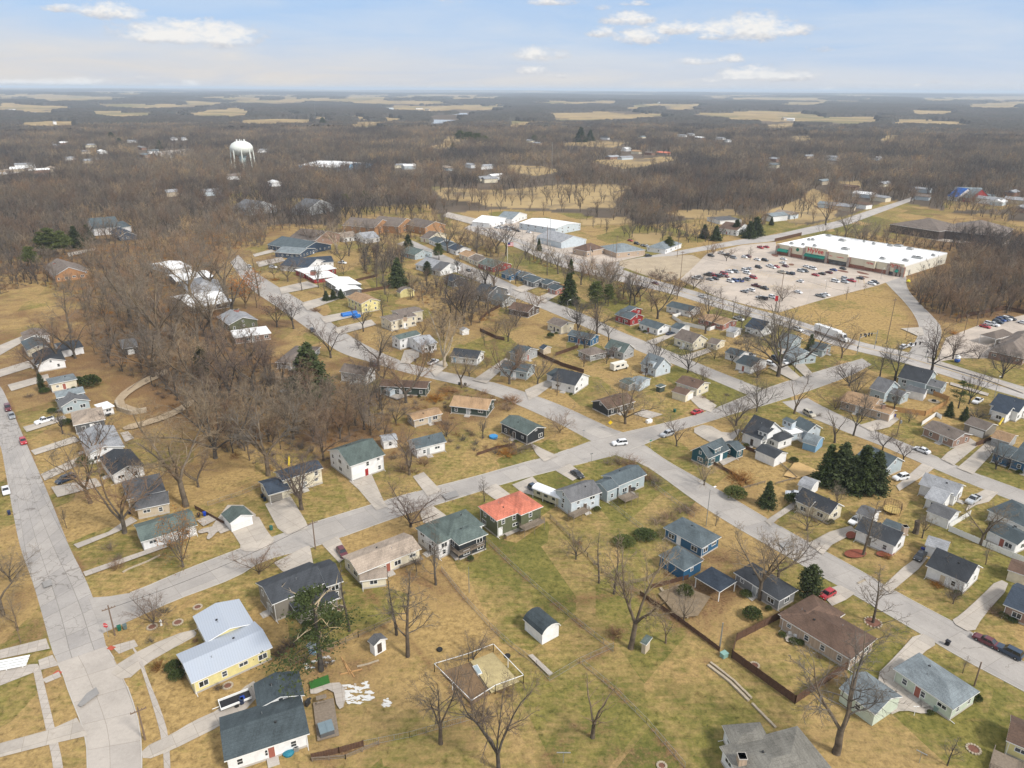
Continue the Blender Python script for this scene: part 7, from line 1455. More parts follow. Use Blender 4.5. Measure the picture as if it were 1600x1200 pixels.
# ------------------------------------------------------------------ poles, lamps, masts
PW = simple('pole_wood', (.17, .12, .085), .9, .2, 1.0)
POLES = [(180,993,942,'tall wooden pole with stop sign at the corner'),(227,1156,1100,'wooden pole on the verge of the old street'),(1522,1072,1030,'wooden pole at the lower right roadside'),(493,858,812,'wooden pole on the verge by the beige roofed ranch house'),(1124,1015,972,'short pale pole by the dark garden fence'),(733,926,886,'thin clothes line pole in the long lawn'),(1401,682,650,'pole with transformer on the right street verge'),(1385,537,464,'very tall wooden pole at the big junction'),(1216,488,424,'tall wooden pole beside the red sign'),(1062,447,392,'tall wooden pole beside the avenue'),
 (962,413,368,'tall wooden pole at the crossing'),(957,411,378,'thin pole left of the tall wooden pole at the crossing'),(859,386,340,'tall steel pole before the grey metal garage'),(855,384,352,'shorter pole before the grey metal garage'),(862,272,222,'slender grey mast above the dead grass field'),(33,1005,980,'thin pole on the left verge'),(742,322,290,'pole on the edge of the dead grass field'),(768,350,318,'pole by the white workshop'),(585,308,262,'power pole deep in the woods'),(640,292,278,'power pole left of the dead field'),(1105,398,372,'pole on the cross road'),(1058,402,362,'tall pole on the cross road'),(1506,522,490,'pole by the clinic lot'),(1526,510,486,'pole on the clinic lawn edge'),(1415,530,502,'thin pole by the store drive'),(1264,300,283,'pole in the far clearing'),(493,182,150,'radio mast on the far ridge'),(569,182,166,'thin mast on the far hill'),(750,725,742,'')]
def pole(u, v, t, lab, arms=True, r=.16, steel=False):
    g = G(u, v); h = height_from(u, v, t); e = empty('utility_pole' if not steel else 'mast', (g.x, g.y, 0)); tag(e, lab, 'pole'); m = MB(); k = 1.0 if g.length < 500 else 1.4
    m.tube([(0, 0, -.2), (0, 0, h)], [r*k, r*.7*k], 7); m.build('post', PW if not steel else STEEL(), e)
    if arms and h > 7: a = MB(); a.box(-1.2, 1.2, -.07, .07, h-.9, h-.74); [a.box(x-.05, x+.05, -.05, .05, h-.74, h-.5) for x in (-1.1, -.5, .5, 1.1)]; o = a.build('crossarm', PW, e); o.rotation_euler.z = R(35)
    return e, h
POLE = {}
for u, v, t, lab in POLES:
    if lab: POLE[(u, v)] = pole(u, v, t, lab, arms=not ('thin' in lab or 'mast' in lab or 'steel' in lab or 'short' in lab), steel=('mast' in lab or 'steel' in lab or 'pale' in lab or 'clothes' in lab), r=(.16 if 'thin' not in lab and 'clothes' not in lab else .09))
    if 'transformer' in lab: e, h = POLE[(u, v)]; m = MB(); m.lathe([(.28, h-2.2), (.3, h-1.3)], 10); o = m.build('transformer', STEEL(), e); o.location.x = .4
LAMPS = [(1103,822,764,(1,0),'street lamp on the lawn beside the diagonal street'),(886,498,470,(1,0),'street lamp by the brown ranch house'),(1392,470,443,(0,0),''),(1325,486,460,(0,0),''),(1553,622,588,(.3,1),'street lamp on the right avenue verge'),(1290,452,438,(-1,0),'lamp post in the middle of the store lot'),(1336,448,430,(1,0),'lamp post by the lower lot edge'),(1376,436,420,(1,0),'lamp post near the right lot corner'),(1223,438,426,(1,0),'lamp post in front of the left store end'),(1155,443,425,(1,0),'lamp post among the left lot cars'),(1112,404,390,(1,0),'lamp post on the upper left lot edge'),(1205,442,452,(0,0),''),(967,396,382,(1,0),'lamp post by the pale roofed clinic'),(1000,399,384,(1,0),'lamp post on the clinic lawn'),(1235,530,505,(0,0),''),(913,390,376,(1,0),'lamp post by the brown filling station'),(816,372,352,(1,0),'lamp post outside the warehouse'),(797,470,440,(0,0),'bare lamp post on the upper street'),(543,1060,1040,(0,0),'')]
for u, v, t, dr, lab in LAMPS:
    if not lab: continue
    g = G(u, v); h = height_from(u, v, t); e = empty('street_lamp', (g.x, g.y, 0), R(35)); tag(e, lab, 'street lamp', 'street and lot lamps'); m = MB(); m.tube([(0, 0, -.1), (0, 0, h)], [.11, .07], 6); m.build('post', STEEL(), e)
    m = MB(); m.tube([(0, 0, h-.1), (dr[0]*1.6+.01, 0, h+.25)], .045, 5); m.build('arm', STEEL(), e); m = MB(); m.box(dr[0]*1.6-.4, dr[0]*1.6+.4, -.17, .17, h+.18, h+.34); m.build('lamp_head', WHITE(), e)
# stop sign on the corner pole
pe, ph = POLE[(180, 993)]; g = G(176, 992); e = empty('stop_sign', (g.x-.5, g.y-.6, 0), R(-8)); tag(e, 'red octagonal stop sign in front of the corner pole', 'road sign'); m = MB(); m.tube([(0, 0, 0), (0, 0, 3.2)], .05, 6); m.build('post', STEEL(), e)
m = MB(); rr8 = .55; pts = [(rr8*math.cos(R(22.5+45*k)), 2.9+rr8*math.sin(R(22.5+45*k))) for k in range(8)]; m.prism(pts, -.12, -.08, 0, axis='y'); m.build('plate', REDS, e); text('lettering', 'STOP', .42, WHITE(), e, (0, -.125, 2.9), (R(90), 0, 0), .004)
# yellow diamond sign and small street signs
g = G(953, 671); e = empty('warning_sign', (g.x, g.y, 0), R(10)); tag(e, 'yellow warning sign on the corner by the black cabin', 'road sign'); m = MB(); m.tube([(0, 0, 0), (0, 0, 2.6)], .05, 6); m.build('post', STEEL(), e); m = MB(); m.prism([(0, 1.7), (.75, 2.45), (0, 3.2), (-.75, 2.45)], -.1, -.06, 0, axis='y'); m.build('plate', simple('sign_yellow', (.75, .50, .01), .5, .05), e)
for u, v, lab in ((912, 684, 'small sign post on the corner lawn of the charcoal house'), (1016, 700, 'green street name sign opposite the junction'), (924, 721, 'small sign post on the verge before the junction'), (1157, 605, 'small sign post at the upper street corner'), (1211, 628, 'small sign post by the large white house corner'), (1591, 1078, '')):
    if not lab: continue
    g = G(u, v); e = empty('street_sign', (g.x, g.y, 0), R(30)); tag(e, lab, 'road sign'); m = MB(); m.tube([(0, 0, 0), (0, 0, 2.7)], .05, 5); m.build('post', STEEL(), e); m = MB(); m.box(-.45, .45, -.03, .03, 2.35, 2.7); m.build('plate', simple('sign_green', (.03, .20, .12), .5) if 'green' in lab else STEEL(), e)
# red store sign beside the tall pole
g = G(1211, 487); e = empty('roadside_sign', (g.x, g.y, 0), R(-20)); tag(e, 'tall red roadside store sign at the lot corner', 'sign'); h = height_from(1211, 487, 463); m = MB(); m.box(-.15, .15, -.15, .15, 0, h); m.build('post', DARK(), e); m = MB(); m.box(-.8, .6, -.2, .2, h-2.3, h+.3); m.build('sign_panel', REDS, e)
# traffic signals at the junction
SIG = [(1339,553,508,(1363,520),'traffic signal with long arm at the left of the junction'),(1366,545,505,(1345,522),'traffic signal behind the junction'),(1446,560,530,(1424,536),'traffic signal on the right corner of the junction'),(922,404,385,(932,403),'traffic signal at the upper crossing')]
for u, v, t, (au, av), lab in SIG:
    g = G(u, v); h = min(7.5, height_from(u, v, t)); b_ = G(au, av, h); r = b_-g; r.z = 0; L = min(r.length, 12); e = empty('traffic_signal', (g.x, g.y, 0), math.atan2(r.y, r.x)); tag(e, lab, 'traffic light', 'traffic signals'); m = MB(); m.tube([(0, 0, 0), (0, 0, h+.6)], .14, 7); m.tube([(0, 0, h-.6), (L, 0, h)], [.1, .06], 6); m.build('mast_arm', STEEL(), e)
    for k in (.5, .75, .98): m = MB(); m.box(L*k-.2, L*k+.2, -.2, .2, h-1.15, h+.1); [m.box(L*k-.13, L*k+.13, -.26, -.2, h-.25-.38*j, h-.02-.38*j, 1) for j in range(3)]; m.build('signal_head', [simple('signal_black', (.012, .012, .014), .5), simple('signal_lens', (.10, .05, .03), .3)], e)
    m = MB(); m.box(-.35, -.12, -.2, .2, 2.4, 3.4); m.build('signal_head', simple('signal_black', (.012, .012, .014), .5), e)
# power lines between neighbouring poles
def wire(a, b_, lab, sag=1.6, dz=-.6):
    pa, ha = POLE[a]; pb, hb = POLE[b_]; p, q = pa.location+Vector((0, 0, ha+dz)), pb.location+Vector((0, 0, hb+dz)); m = MB(); pts = []
    for i in range(13): t = i/12; x = p.lerp(q, t); x.z -= sag*4*t*(1-t); pts.append(x-p)
    m.tube(pts, .035, 4); o = m.build('power_line', DARK()); o.location = p; tag(o, lab, 'cable')
wire((1216,488), (1385,537), 'power line over the grass between the two tall poles'); wire((1062,447), (1216,488), 'power line along the avenue past the store lot'); wire((962,413), (1062,447), 'power line from the crossing along the avenue'); wire((585,308), (640,292), 'power line crossing the woods'); wire((493,858), (180,993), 'cable along the near cross street', 1.2, -.8); wire((640,292), (742,322), 'power line along the dead grass field')
# ------------------------------------------------------------------ fences
def fence(pts, kind, h, lab, gap=2.4):
    P = [G(*p) for p in pts]; o0 = P[0].copy(); e = empty({'plank': 'wooden_fence', 'tan': 'wooden_fence', 'white': 'vinyl_fence', 'rail': 'rail_fence', 'chain': 'chain_link_fence', 'pipe': 'pipe_fence'}[kind], o0); tag(e, lab, 'fence')
    wood = {'plank': WOODD(), 'tan': WOODT(), 'white': WHITE(), 'rail': WOODG(), 'chain': STEEL(), 'pipe': WHITE()}[kind]; m = MB(); posts = MB(); rn = random.Random(len(lab))
    for a, b_ in zip(P[:-1], P[1:]):
        L = (b_-a).length; t = (b_-a)/L; n = Vector((-t.y, t.x, 0)); k = max(1, int(L/gap))
        for j in range(k+1): q = a+t*(L*j/k)-o0; w = .06 if kind != 'chain' else .03; posts.box(q.x-w, q.x+w, q.y-w, q.y+w, -.1, h+.06)
        seg = lambda s0, s1, z0, z1, th: m.add([tuple(a+t*s-o0+n*x+Vector((0, 0, z))) for z in (z0, z1) for s, x in ((s0, -th), (s1, -th), (s1, th), (s0, th))], [[0,3,2,1],[0,1,5,4],[1,2,6,5],[2,3,7,6],[3,0,4,7],[4,5,6,7]])
        if kind in ('plank', 'tan', 'white'):
            bw = .42 if kind != 'white' else .8; c = int(L/bw)
            for j in range(max(1, c)): seg(L*j/c, L*(j+1)/c-.02, .05, h+(rn.uniform(-.04, .03) if kind != 'white' else 0), .022)
        elif kind == 'rail':
            for z in (.35, .7, h): seg(0, L, z-.07, z+.02, .03)
        elif kind == 'pipe':
            seg(0, L, h-.06, h+.02, .05)
        else:
            for z in (.05, h): seg(0, L, z-.02, z+.02, .015)
            c = int(L/.3)
            for j in range(c): seg(L*j/c, L*j/c+.02, .05, h, .006)
    posts.build('posts', wood, e); m.build('boards' if kind in ('plank', 'tan', 'white') else 'rails', wood, e)
for a in [([(1143,1028),(1242,1100),(1322,1046)],'plank',1.9,'tall dark plank fence behind the tan brick house'),([(1143,1028),(1150,1002),(1222,965)],'plank',1.9,'dark plank fence running up to the tan brick house corner'),
 ([(454,1040),(500,1022),(560,996),(610,973)],'rail',1.3,'grey rail fence behind the garden shed'),([(487,1187),(530,1177),(568,1166)],'plank',1.3,'short weathered fence panel beside the dark teal roofed house'),([(568,1166),(640,1152),(745,1122)],'chain',1.2,'wire fence along the bottom lawn'),([(488,1190),(540,1186),(592,1164)],'rail',.9,'low garden rail along the weathered fence'),
 ([(690,892),(720,930),(765,980),(800,1012),(838,1040),(858,1062)],'chain',1.2,'chain link fence between golden lawn and long lawn'),([(752,838),(800,885),(850,930),(900,972),(958,1018)],'chain',1.2,'chain link fence from the red roof down the long lawn'),([(858,1064),(905,1036),(958,1012)],'chain',1.2,'chain link fence across the end of the long lawn'),([(910,1038),(960,1080),(1010,1130),(1070,1200)],'chain',1.2,'chain link fence in the lower right lawns'),
 ([(860,810),(890,840),(918,870),(940,895),(1000,930)],'rail',1.1,'rail fence below the pale blue house'),([(947,782),(975,806),(1004,828)],'chain',1.2,'chain link fence beside the raised brown deck'),([(1018,758),(1060,790),(1085,808)],'chain',1.2,'chain link fence along the diagonal street lawn'),([(958,918),(1010,908),(1030,895)],'rail',1.0,'low timber edge by the hip roofed garage'),([(1000,930),(1060,970),(1124,1018)],'plank',1.1,'low dark fence along the garden beds'),
 ([(1018,920),(1075,905)],'plank',1.2,'dark fence behind the open pavilion'),([(1372,637),(1395,643),(1445,650),(1478,633)],'tan',1.8,'tan wooden fence around the small green yard'),([(1458,617),(1482,626),(1478,633)],'tan',1.6,'tan wooden fence by the fire pit'),([(1050,497),(1066,508),(1108,517),(1138,507)],'white',1.7,'white vinyl fence round the yard by the avenue'),([(1050,497),(1090,486)],'white',1.7,'white vinyl fence below the orange deck'),
 ([(1482,830),(1540,855),(1600,880)],'white',1.6,'long white vinyl fence at the right'),([(1482,826),(1515,806)],'white',1.6,'white vinyl fence beside the weathered garage'),([(1440,665),(1462,650),(1470,655)],'white',1.5,'short white fence behind the brown brick ranch'),([(1524,698),(1560,684)],'plank',1.6,'brown fence between garage and blue house'),([(825,545),(850,560),(880,573),(912,583)],'plank',1.6,'dark plank fence curving behind the white house'),([(868,556),(903,544)],'plank',1.5,'dark plank fence behind the small black roofed shed'),
 ([(752,500),(762,490),(792,474)],'plank',1.5,'dark fence beside the brown ranch house'),([(750,518),(776,530),(788,532)],'plank',1.6,'dark fence on the open lawn'),([(795,428),(850,440),(885,452)],'tan',1.8,'tan fence behind the blue bungalow'),([(560,458),(610,450),(640,445)],'plank',1.6,'dark fence behind the yellow house yard'),([(556,440),(590,432)],'plank',1.5,'grey fence behind the white roofed dark house'),
 ([(1195,755),(1160,765),(1140,772)],'rail',.8,'stone and timber edging by the juniper'),([(1107,722),(1140,740),(1165,755)],'plank',1.1,'weathered fence beside the teal cottage'),([(1165,702),(1190,712)],'plank',1.2,'dark fence between teal cottage and garage'),([(305,795),(350,820)],'plank',1.1,'low brown fence by the white ranch garage'),([(325,790),(380,772),(410,758)],'chain',1.1,'wire fence behind the green roofed garage'),([(1212,757),(1245,748),(1215,722)],'rail',.5,'low timber edge of the tan garden bed'),
 ([(1495,498),(1570,484),(1640,500)],'plank',2.0,'dark fence on the edge of the clinic lot'),([(1210,378),(1252,368)],'plank',2.4,'dark screen fence left of the store'),([(1490,407),(1508,410)],'plank',2.4,'dark fence behind the store'),([(745,712),(775,702),(805,696)],'plank',1.0,'weathered fence behind the map lawn'),([(200,612),(232,586),(265,575)],'rail',.6,'stone edging on the ravine slope')]:
    fence(*a)
# garden enclosure of white pipes
e0 = [(679,1050),(732,1034),(771,1019),(818,1068),(774,1084),(737,1108)]
fence(e0+[e0[0]], 'pipe', 2.0, 'white pipe frame round the vegetable garden', 4.0); fence([(733,1038),(765,1086)], 'rail', .4, 'timber divider inside the vegetable garden')
# retaining wall and ravine path
area('path', [(178,628),(192,612),(222,594),(252,580),(262,578),(262,586),(230,600),(205,615),(190,630),(215,640),(230,642),(228,646),(200,645),(182,638)], simple('ravine_path', (.34, .26, .17), .9, .2, .5), soft=1)
area('path', [(190,668),(240,655),(275,640),(300,624),(306,630),(280,648),(245,662),(196,675)], simple('ravine_path', (.34, .26, .17), .9, .2, .5), soft=1)
def stone_wall(pts, h, w, lab, mat):
    P = [G(*p) for p in pts]; o0 = P[0].copy(); m = MB()
    for a, b_ in zip(P[:-1], P[1:]):
        L = (b_-a).length; t = (b_-a)/L; n = Vector((-t.y, t.x, 0)); c = max(1, int(L/.9))
        for j in range(c):
            s0, s1 = L*j/c, L*(j+1)/c-.03; hz_ = h*random.uniform(.9, 1.06); m.add([tuple(a+t*s-o0+n*x+Vector((0, 0, z))) for z in (-.05, hz_) for s, x in ((s0, -w), (s1, -w), (s1, w), (s0, w))], [[0,3,2,1],[0,1,5,4],[1,2,6,5],[2,3,7,6],[3,0,4,7],[4,5,6,7]])
    o = m.build('stone_wall', mat); o.location = o0; tag(o, lab, 'wall')
STN = simple('pale_stone', (.36, .30, .22), .9, .25, 1.5); stone_wall([(182,632),(186,642),(205,648),(230,644)], 1.6, .35, 'curved retaining wall in the ravine', STN); stone_wall([(1106,1040),(1140,1066),(1170,1096)], .35, .25, 'row of pale blocks edging the long planter', STN); stone_wall([(1110,1036),(1146,1064),(1174,1092)], .35, .2, 'second row of blocks beside the long planter', STN); stone_wall([(1175,1100),(1212,1138)], .3, .2, 'short line of blocks below the planter', STN)
stone_wall([(1032,920),(1060,958),(1075,966)], .4, .3, 'rough stone edging by the pavilion garden', STN); stone_wall([(1352,906),(1340,912)], .2, .2, 'low kerb stones by the white chimney house', STN); stone_wall([(192,895),(200,890),(230,878),(250,868)], .25, .2, 'stone edging under the white ranch house', STN); stone_wall([(558,1042),(575,1038),(592,1032)], .2, .15, 'line of stones by the garden shed', STN)
def ring(u, v, r, lab, inner=None):
    g = G(u, v); m = MB()
    for k in range(14): a = 6.283*k/14; m.box(math.cos(a)*r-.16, math.cos(a)*r+.16, math.sin(a)*r-.16, math.sin(a)*r+.16, 0, .2)
    m.lathe([(r-.1, .0), (r-.1, .08)], 16, 1); o = m.build('tree_ring', [STN, simple('mulch', (.16, .075, .05), .95, .3, 1.0)]); o.location = (g.x, g.y, 0); tag(o, lab, 'planter')
ring(1364, 973, 1.6, 'stone ring round the roadside tree'); ring(1521, 1171, 1.0, 'dark mulch ring near the lower right corner'); ring(238, 980, .9, 'round bed left of the leafless shrub'); ring(278, 973, .9, 'round bed right of the leafless shrub'); ring(356, 1072, .8, 'round bed below the yellow house'); ring(309, 949, .8, 'round bed above the pale metal roof'); ring(1179, 1040, .8, 'white ring in the fenced lawn'); ring(531, 951, .9, 'fire pit behind the brown split level house'); ring(1034, 1197, .7, 'small ring at the bottom edge')
for u, v, ru, rv_, lab in ((1336,867,18,7,'red mulch bed under the bare tree'),(1383,867,15,5,'red mulch bed along the white house front'),(1329,838,8,6,'red mulch bed beside the porch')):
    area('mulch_bed', [(u+ru*math.cos(k*.628), v+rv_*math.sin(k*.628)) for k in range(10)], simple('red_mulch', (.20, .06, .035), .95, .25, 1.0), lab, soft=1)
area('turf_mat', [(483,1068),(513,1057),(516,1070),(486,1080)], simple('turf_green', (.03, .12, .02), .95, .2, 2.0), 'rectangle of bright artificial turf'); area('bare_soil', [(690,1052),(733,1038),(764,1088),(738,1104)], simple('soil_brown', (.17, .11, .06), .95, .3, .8), 'tilled soil bed'); area('dry_bed', [(735,1036),(770,1022),(812,1068),(768,1086)], simple('straw_bed', (.38, .31, .16), .95, .3, .8), 'straw covered bed')
area('tan_bed', [(1224,745),(1243,722),(1280,738),(1245,750)], simple('tan_soil', (.45, .30, .13), .95, .2, .6), 'tan garden bed'); area('gravel_bed', [(1028,930),(1060,915),(1110,935),(1090,965),(1060,968)], simple('gravel_brown', (.2, .15, .095), .95, .3, .8), 'gravel garden')
# ------------------------------------------------------------------ yard things
def thing_at(name, u, v, lab, cat, build, mats, rz=0.0, z=0.0, group=None):
    g = G(u, v); m = MB(); build(m); o = m.build(name, mats); o.location = (g.x, g.y, z); o.rotation_euler.z = rz; tag(o, lab, cat, group); return o
def bin_(m): m.add([(-.28,-.3,.08),(.28,-.3,.08),(.28,.3,.08),(-.28,.3,.08),(-.34,-.38,1.0),(.34,-.38,1.0),(.34,.38,1.0),(-.34,.38,1.0)], [[0,3,2,1],[0,1,5,4],[1,2,6,5],[2,3,7,6],[3,0,4,7]]); m.box(-.37,.37,-.42,.42,1.0,1.1); m.tube([(-.3,.36,.12),(.3,.36,.12)],.13,8)
for u, v, c, lab in [(187,985,(.01,.11,.07),'green wheeled bin beside the stop sign'),(196,983,(.10,.14,.14),'grey wheeled bin right of the green bin'),(1480,1008,(.02,.02,.025),'black wheeled bin at the kerb'),(15,804,(.02,.03,.08),'dark blue wheeled bin on the old street kerb'),(380,1097,(.015,.05,.28),'blue barrel bin beside the utility trailer'),(378,1100,(.02,.03,.06),'black bin left of the blue barrel'),(410,778,(.02,.025,.03),'black bin by the split level garage'),(414,783,(.015,.03,.05),'second dark bin by the split level garage'),(320,806,(.01,.05,.35),'bright blue bin beside the white ranch patio'),(311,808,(.02,.02,.02),'black bin beside the white ranch'),(649,852,(.02,.02,.02),''),(1446,1074,(.1,.1,.1),''),(1063,622,(.01,.05,.30),'blue bin by the cream garage'),(1397,652,(.01,.04,.28),'blue bin by the tan brick ranch garage'),(1532,679,(.01,.05,.40),'bright blue bin before the white garage door'),(1523,677,(.02,.03,.15),'navy bin before the white garage door'),(718,602,(.03,.03,.03),'left of two black bins on the curving street'),(727,603,(.03,.03,.03),'right of two black bins on the curving street'),(1054,644,(.02,.10,.07),'dark green bin on the cabin corner'),(1441,862,(.015,.03,.2),'blue bin beside the black sedan'),(649,565,(.03,.03,.03),'black bin in the drive of the white winged house'),(203,803,(.02,.02,.03),'black bin behind the tan house'),(424,828,(.03,.12,.10),'green box on the verge by the wide drive')]:
    if lab: thing_at('wheelie_bin', u, v, lab, 'bin', bin_, simple('bin_%d_%d' % (u, v), c, .5, .1), R(35), .01, 'wheeled bins and barrels')
# hot tub
g = G(510, 1142, .45); e = empty('hot_tub', (g.x, g.y, .45), R(25)); tag(e, 'hot tub with grey folding cover on the wooden deck', 'hot tub'); m = MB(); m.box(-1.15,1.15,-1.15,1.15,0,.85); m.build('shell', simple('tub_shell', (.10,.10,.10),.6,.1), e)
for x in (-.6, .6): m = MB(); m.box(x-.585,x+.585,-1.22,1.22,.86,1.0); m.build('cover', simple('tub_cover', (.16,.21,.235),.5,.1), e)
# picnic bench, chairs, grill
def chair(m): m.box(-.3,.3,-.28,.28,.36,.42); m.box(-.3,.3,.24,.32,.42,1.0); [m.box(x-.04,x+.04,y-.04,y+.04,0,.6 if y<0 else .42) for x in (-.3,.3) for y in (-.28,.28)]; [m.box(s*.33-.04,s*.33+.04,-.3,.3,.58,.64) for s in (-1,1)]
for u, v, lab in ((1234,992,'left white lawn chair on the brick house patio'),(1242,996,'right white lawn chair on the brick house patio')): thing_at('lawn_chair', u, v, lab, 'chair', chair, WHITE(), R(150), .03, 'white lawn chairs')
def bench(m): m.box(-.9,.9,-.35,.35,.7,.76); [m.box(-.9,.9,y-.14,y+.14,.42,.47) for y in (-.75,.75)]; [m.box(x-.04,x+.04,-.75,.75,.36,.42) for x in (-.6,.6)]; [m.tube([(x,y*.75,0),(x,y*.3,.7)],.04,4) for x in (-.6,.6) for y in (-1,1)]
thing_at('picnic_table', 503, 1098, 'wooden picnic table on the deck above the hot tub', 'table', bench, WOODG(), R(20), .45); thing_at('picnic_table', 170, 650, 'dark round garden table by the white sunroom', 'table', lambda m: (m.lathe([(.9,.7),(.9,.76)],14), m.tube([(0,0,0),(0,0,.72)],.08,6)), DARK(), 0, .02)
def grill(m): m.box(-.5,.5,-.28,.28,.15,.85); m.prism([(-.3,.85),(.3,.85),(.22,1.15),(-.22,1.15)],-.48,.48); m.box(.5,.95,-.25,.25,.8,.85)
thing_at('grill', 988, 778, 'black grill on the raised brown deck', 'grill', grill, DARK(), R(20), 2.0); thing_at('grill', 799, 826, 'small dark fire bowl on the olive house patio', 'grill', lambda m: m.lathe([(.1,.1),(.35,.3),(.45,.6),(.43,.6),(.3,.35)],12), DARK(), 0, .02); thing_at('grill', 481, 1102, 'black grill between the house and the deck', 'grill', grill, DARK(), R(70), .02)
thing_at('tarp_roll', 451, 1177, 'round blue covered paddling pool by the white wall', 'pool', lambda m: m.lathe([(.9,0),(.95,.35),(.5,.6),(.1,.65)],14), simple('teal_cover', (.02,.16,.22),.5,.15), 0, 0); thing_at('air_conditioner', 463, 1172, 'air conditioner box by the white wall', 'air conditioner', lambda m: (m.box(-.4,.4,-.4,.4,0,.8), m.lathe([(.3,.8),(.3,.84)],12,1)), [STEEL(), DARK()], R(20))
thing_at('air_conditioner', 1290, 1020, 'air conditioner behind the tan brick house', 'air conditioner', lambda m: (m.box(-.45,.45,-.45,.45,0,.85), m.lathe([(.3,.85),(.3,.89)],12,1)), [STEEL(), DARK()], R(-30)); thing_at('air_conditioner', 1463, 1110, 'green air conditioner behind the pale green house', 'air conditioner', lambda m: (m.box(-.45,.45,-.45,.45,0,1.0), m.lathe([(.3,1.0),(.3,1.04)],12,1)), [simple('ac_green',(.22,.30,.26),.5,.1), DARK()], R(-40))
# white tarp sheets weighed down on the lawn
rn = random.Random(4); SHT = simple('plastic_sheet', (.6,.59,.56), .4, .08)
for i, (px, lab) in enumerate([([(536,1072),(573,1062),(583,1092),(541,1108)], 'torn white plastic sheet laid on bare soil'), ([(597,1092),(607,1088),(612,1104),(600,1108)], 'small heap of white plastic on the lawn'), ([(477,1036),(520,1022),(530,1034),(478,1047)], 'litter of white boards under the ragged pine')]):
    P = [G(*p) for p in px]; o0 = P[0].copy(); m = MB()
    for j in range(75 if i == 0 else 26):
        s, t = rn.random(), rn.random(); q = P[0].lerp(P[1], s).lerp(P[3].lerp(P[2], s), t)-o0; r = rn.uniform(.12, .5)*(.75 if i else 1); a0 = rn.uniform(0, 6.28); k = 7; z = .02+j*.0012
        vs = [(q.x+math.cos(a0+6.283*h/k)*r*rn.uniform(.5, 2.2), q.y+math.sin(a0+6.283*h/k)*r*rn.uniform(.3, 1.1), z+rn.uniform(0, .03)) for h in range(k)]+[(q.x, q.y, z+.04)]; m.add(vs, [[h, (h+1) % k, k] for h in range(k)])
    o = m.build('plastic_sheet', SHT); o.location = o0; tag(o, lab, 'plastic sheet')
for i, (u, v, L, a) in enumerate([(540,1040,5,-60),(545,1045,5,-55),(549,1050,4,20)]):
    g = G(u, v); m = MB(); m.box(-L/2,L/2,-.1,.1,0,.12); o = m.build('timber_plank', WOODT()); o.location = (g.x, g.y, .02); o.rotation_euler.z = R(a); tag(o, ['long timber plank left of its pair on the bare soil', 'long timber plank right of its pair on the bare soil', 'short timber plank lying across the bare soil'][i], 'plank')
thing_at('cold_frame', 746, 1050, 'white cold frame box in the vegetable garden', 'planter', lambda m: (m.box(-.5,.5,-1.2,1.2,0,.6), m.box(-.4,.4,-1.1,1.1,.6,.62,1)), [WHITE(), simple('pale_glass',(.30,.36,.38),.2)], R(25)); thing_at('tyre_planter', 687, 1016, 'black tyre planter left of the garden enclosure', 'planter', lambda m: m.lathe([(.35,0),(.55,.05),(.6,.25),(.5,.42),(.3,.38)],16), TYRE); thing_at('tyre_planter', 793, 1026, 'black tyre planter right of the garden enclosure', 'planter', lambda m: m.lathe([(.35,0),(.55,.05),(.6,.25),(.5,.42),(.3,.38)],16), TYRE)
thing_at('utility_box', 1131, 1026, 'mint green utility box by the dark fence corner', 'utility box', lambda m: (m.box(-.6,.6,-.5,.5,0,.9), m.box(-.66,.66,-.56,.56,.9,.98)), simple('mint_box',(.20,.34,.30),.5,.1), R(30)); thing_at('utility_box', 1014, 660, 'white utility box on the lawn right of the black cabin', 'utility box', lambda m: (m.box(-1.1,1.1,-.5,.5,0,1.0), m.box(-.5,.5,-.7,-.5,0,.6)), WHITE(), R(35))
thing_at('birdbath', 252, 977, 'white garden statue in front of the leafless shrub', 'garden ornament', lambda m: m.lathe([(.25,0),(.18,.2),(.12,.8),(.3,1.0),(.12,1.3),(.02,1.5)],10), WHITE()); thing_at('clothes_pole', 880, 1192, 'T shaped clothes pole in the bottom lawn', 'clothes pole', lambda m: (m.tube([(0,0,0),(0,0,2.2)],.05,6), m.box(-1.1,1.1,-.06,.06,2.15,2.27)), STEEL()); thing_at('clothes_pole', 1436, 1192, 'second T shaped clothes pole near the lower right lawn', 'clothes pole', lambda m: (m.tube([(0,0,0),(0,0,2.2)],.05,6), m.box(-.8,.8,-.06,.06,2.15,2.27)), STEEL(), R(-40)); thing_at('clothes_pole', 1428, 1118, 'white clothes pole between garage and pale green house', 'clothes pole', lambda m: (m.tube([(0,0,0),(0,0,2.1)],.05,6), m.box(-.5,.5,-.04,.04,2.0,2.1)), WHITE())
# bench rows at the left edge
m = MB(); [m.box(-3.2,3.2,y-.3,y+.3,.35+.02*i,.42+.02*i) for i, y in enumerate((-1.1,-.35,.4,1.15))]; [m.box(x-.08,x+.08,-1.4,1.4,0,.35) for x in (-2.6,0,2.6)]; g = G(14,1040); o = m.build('dock_section', WHITE()); o.location = (g.x,g.y,0); o.rotation_euler.z = R(18); tag(o, 'stack of long white panels lying at the left edge', 'panels')
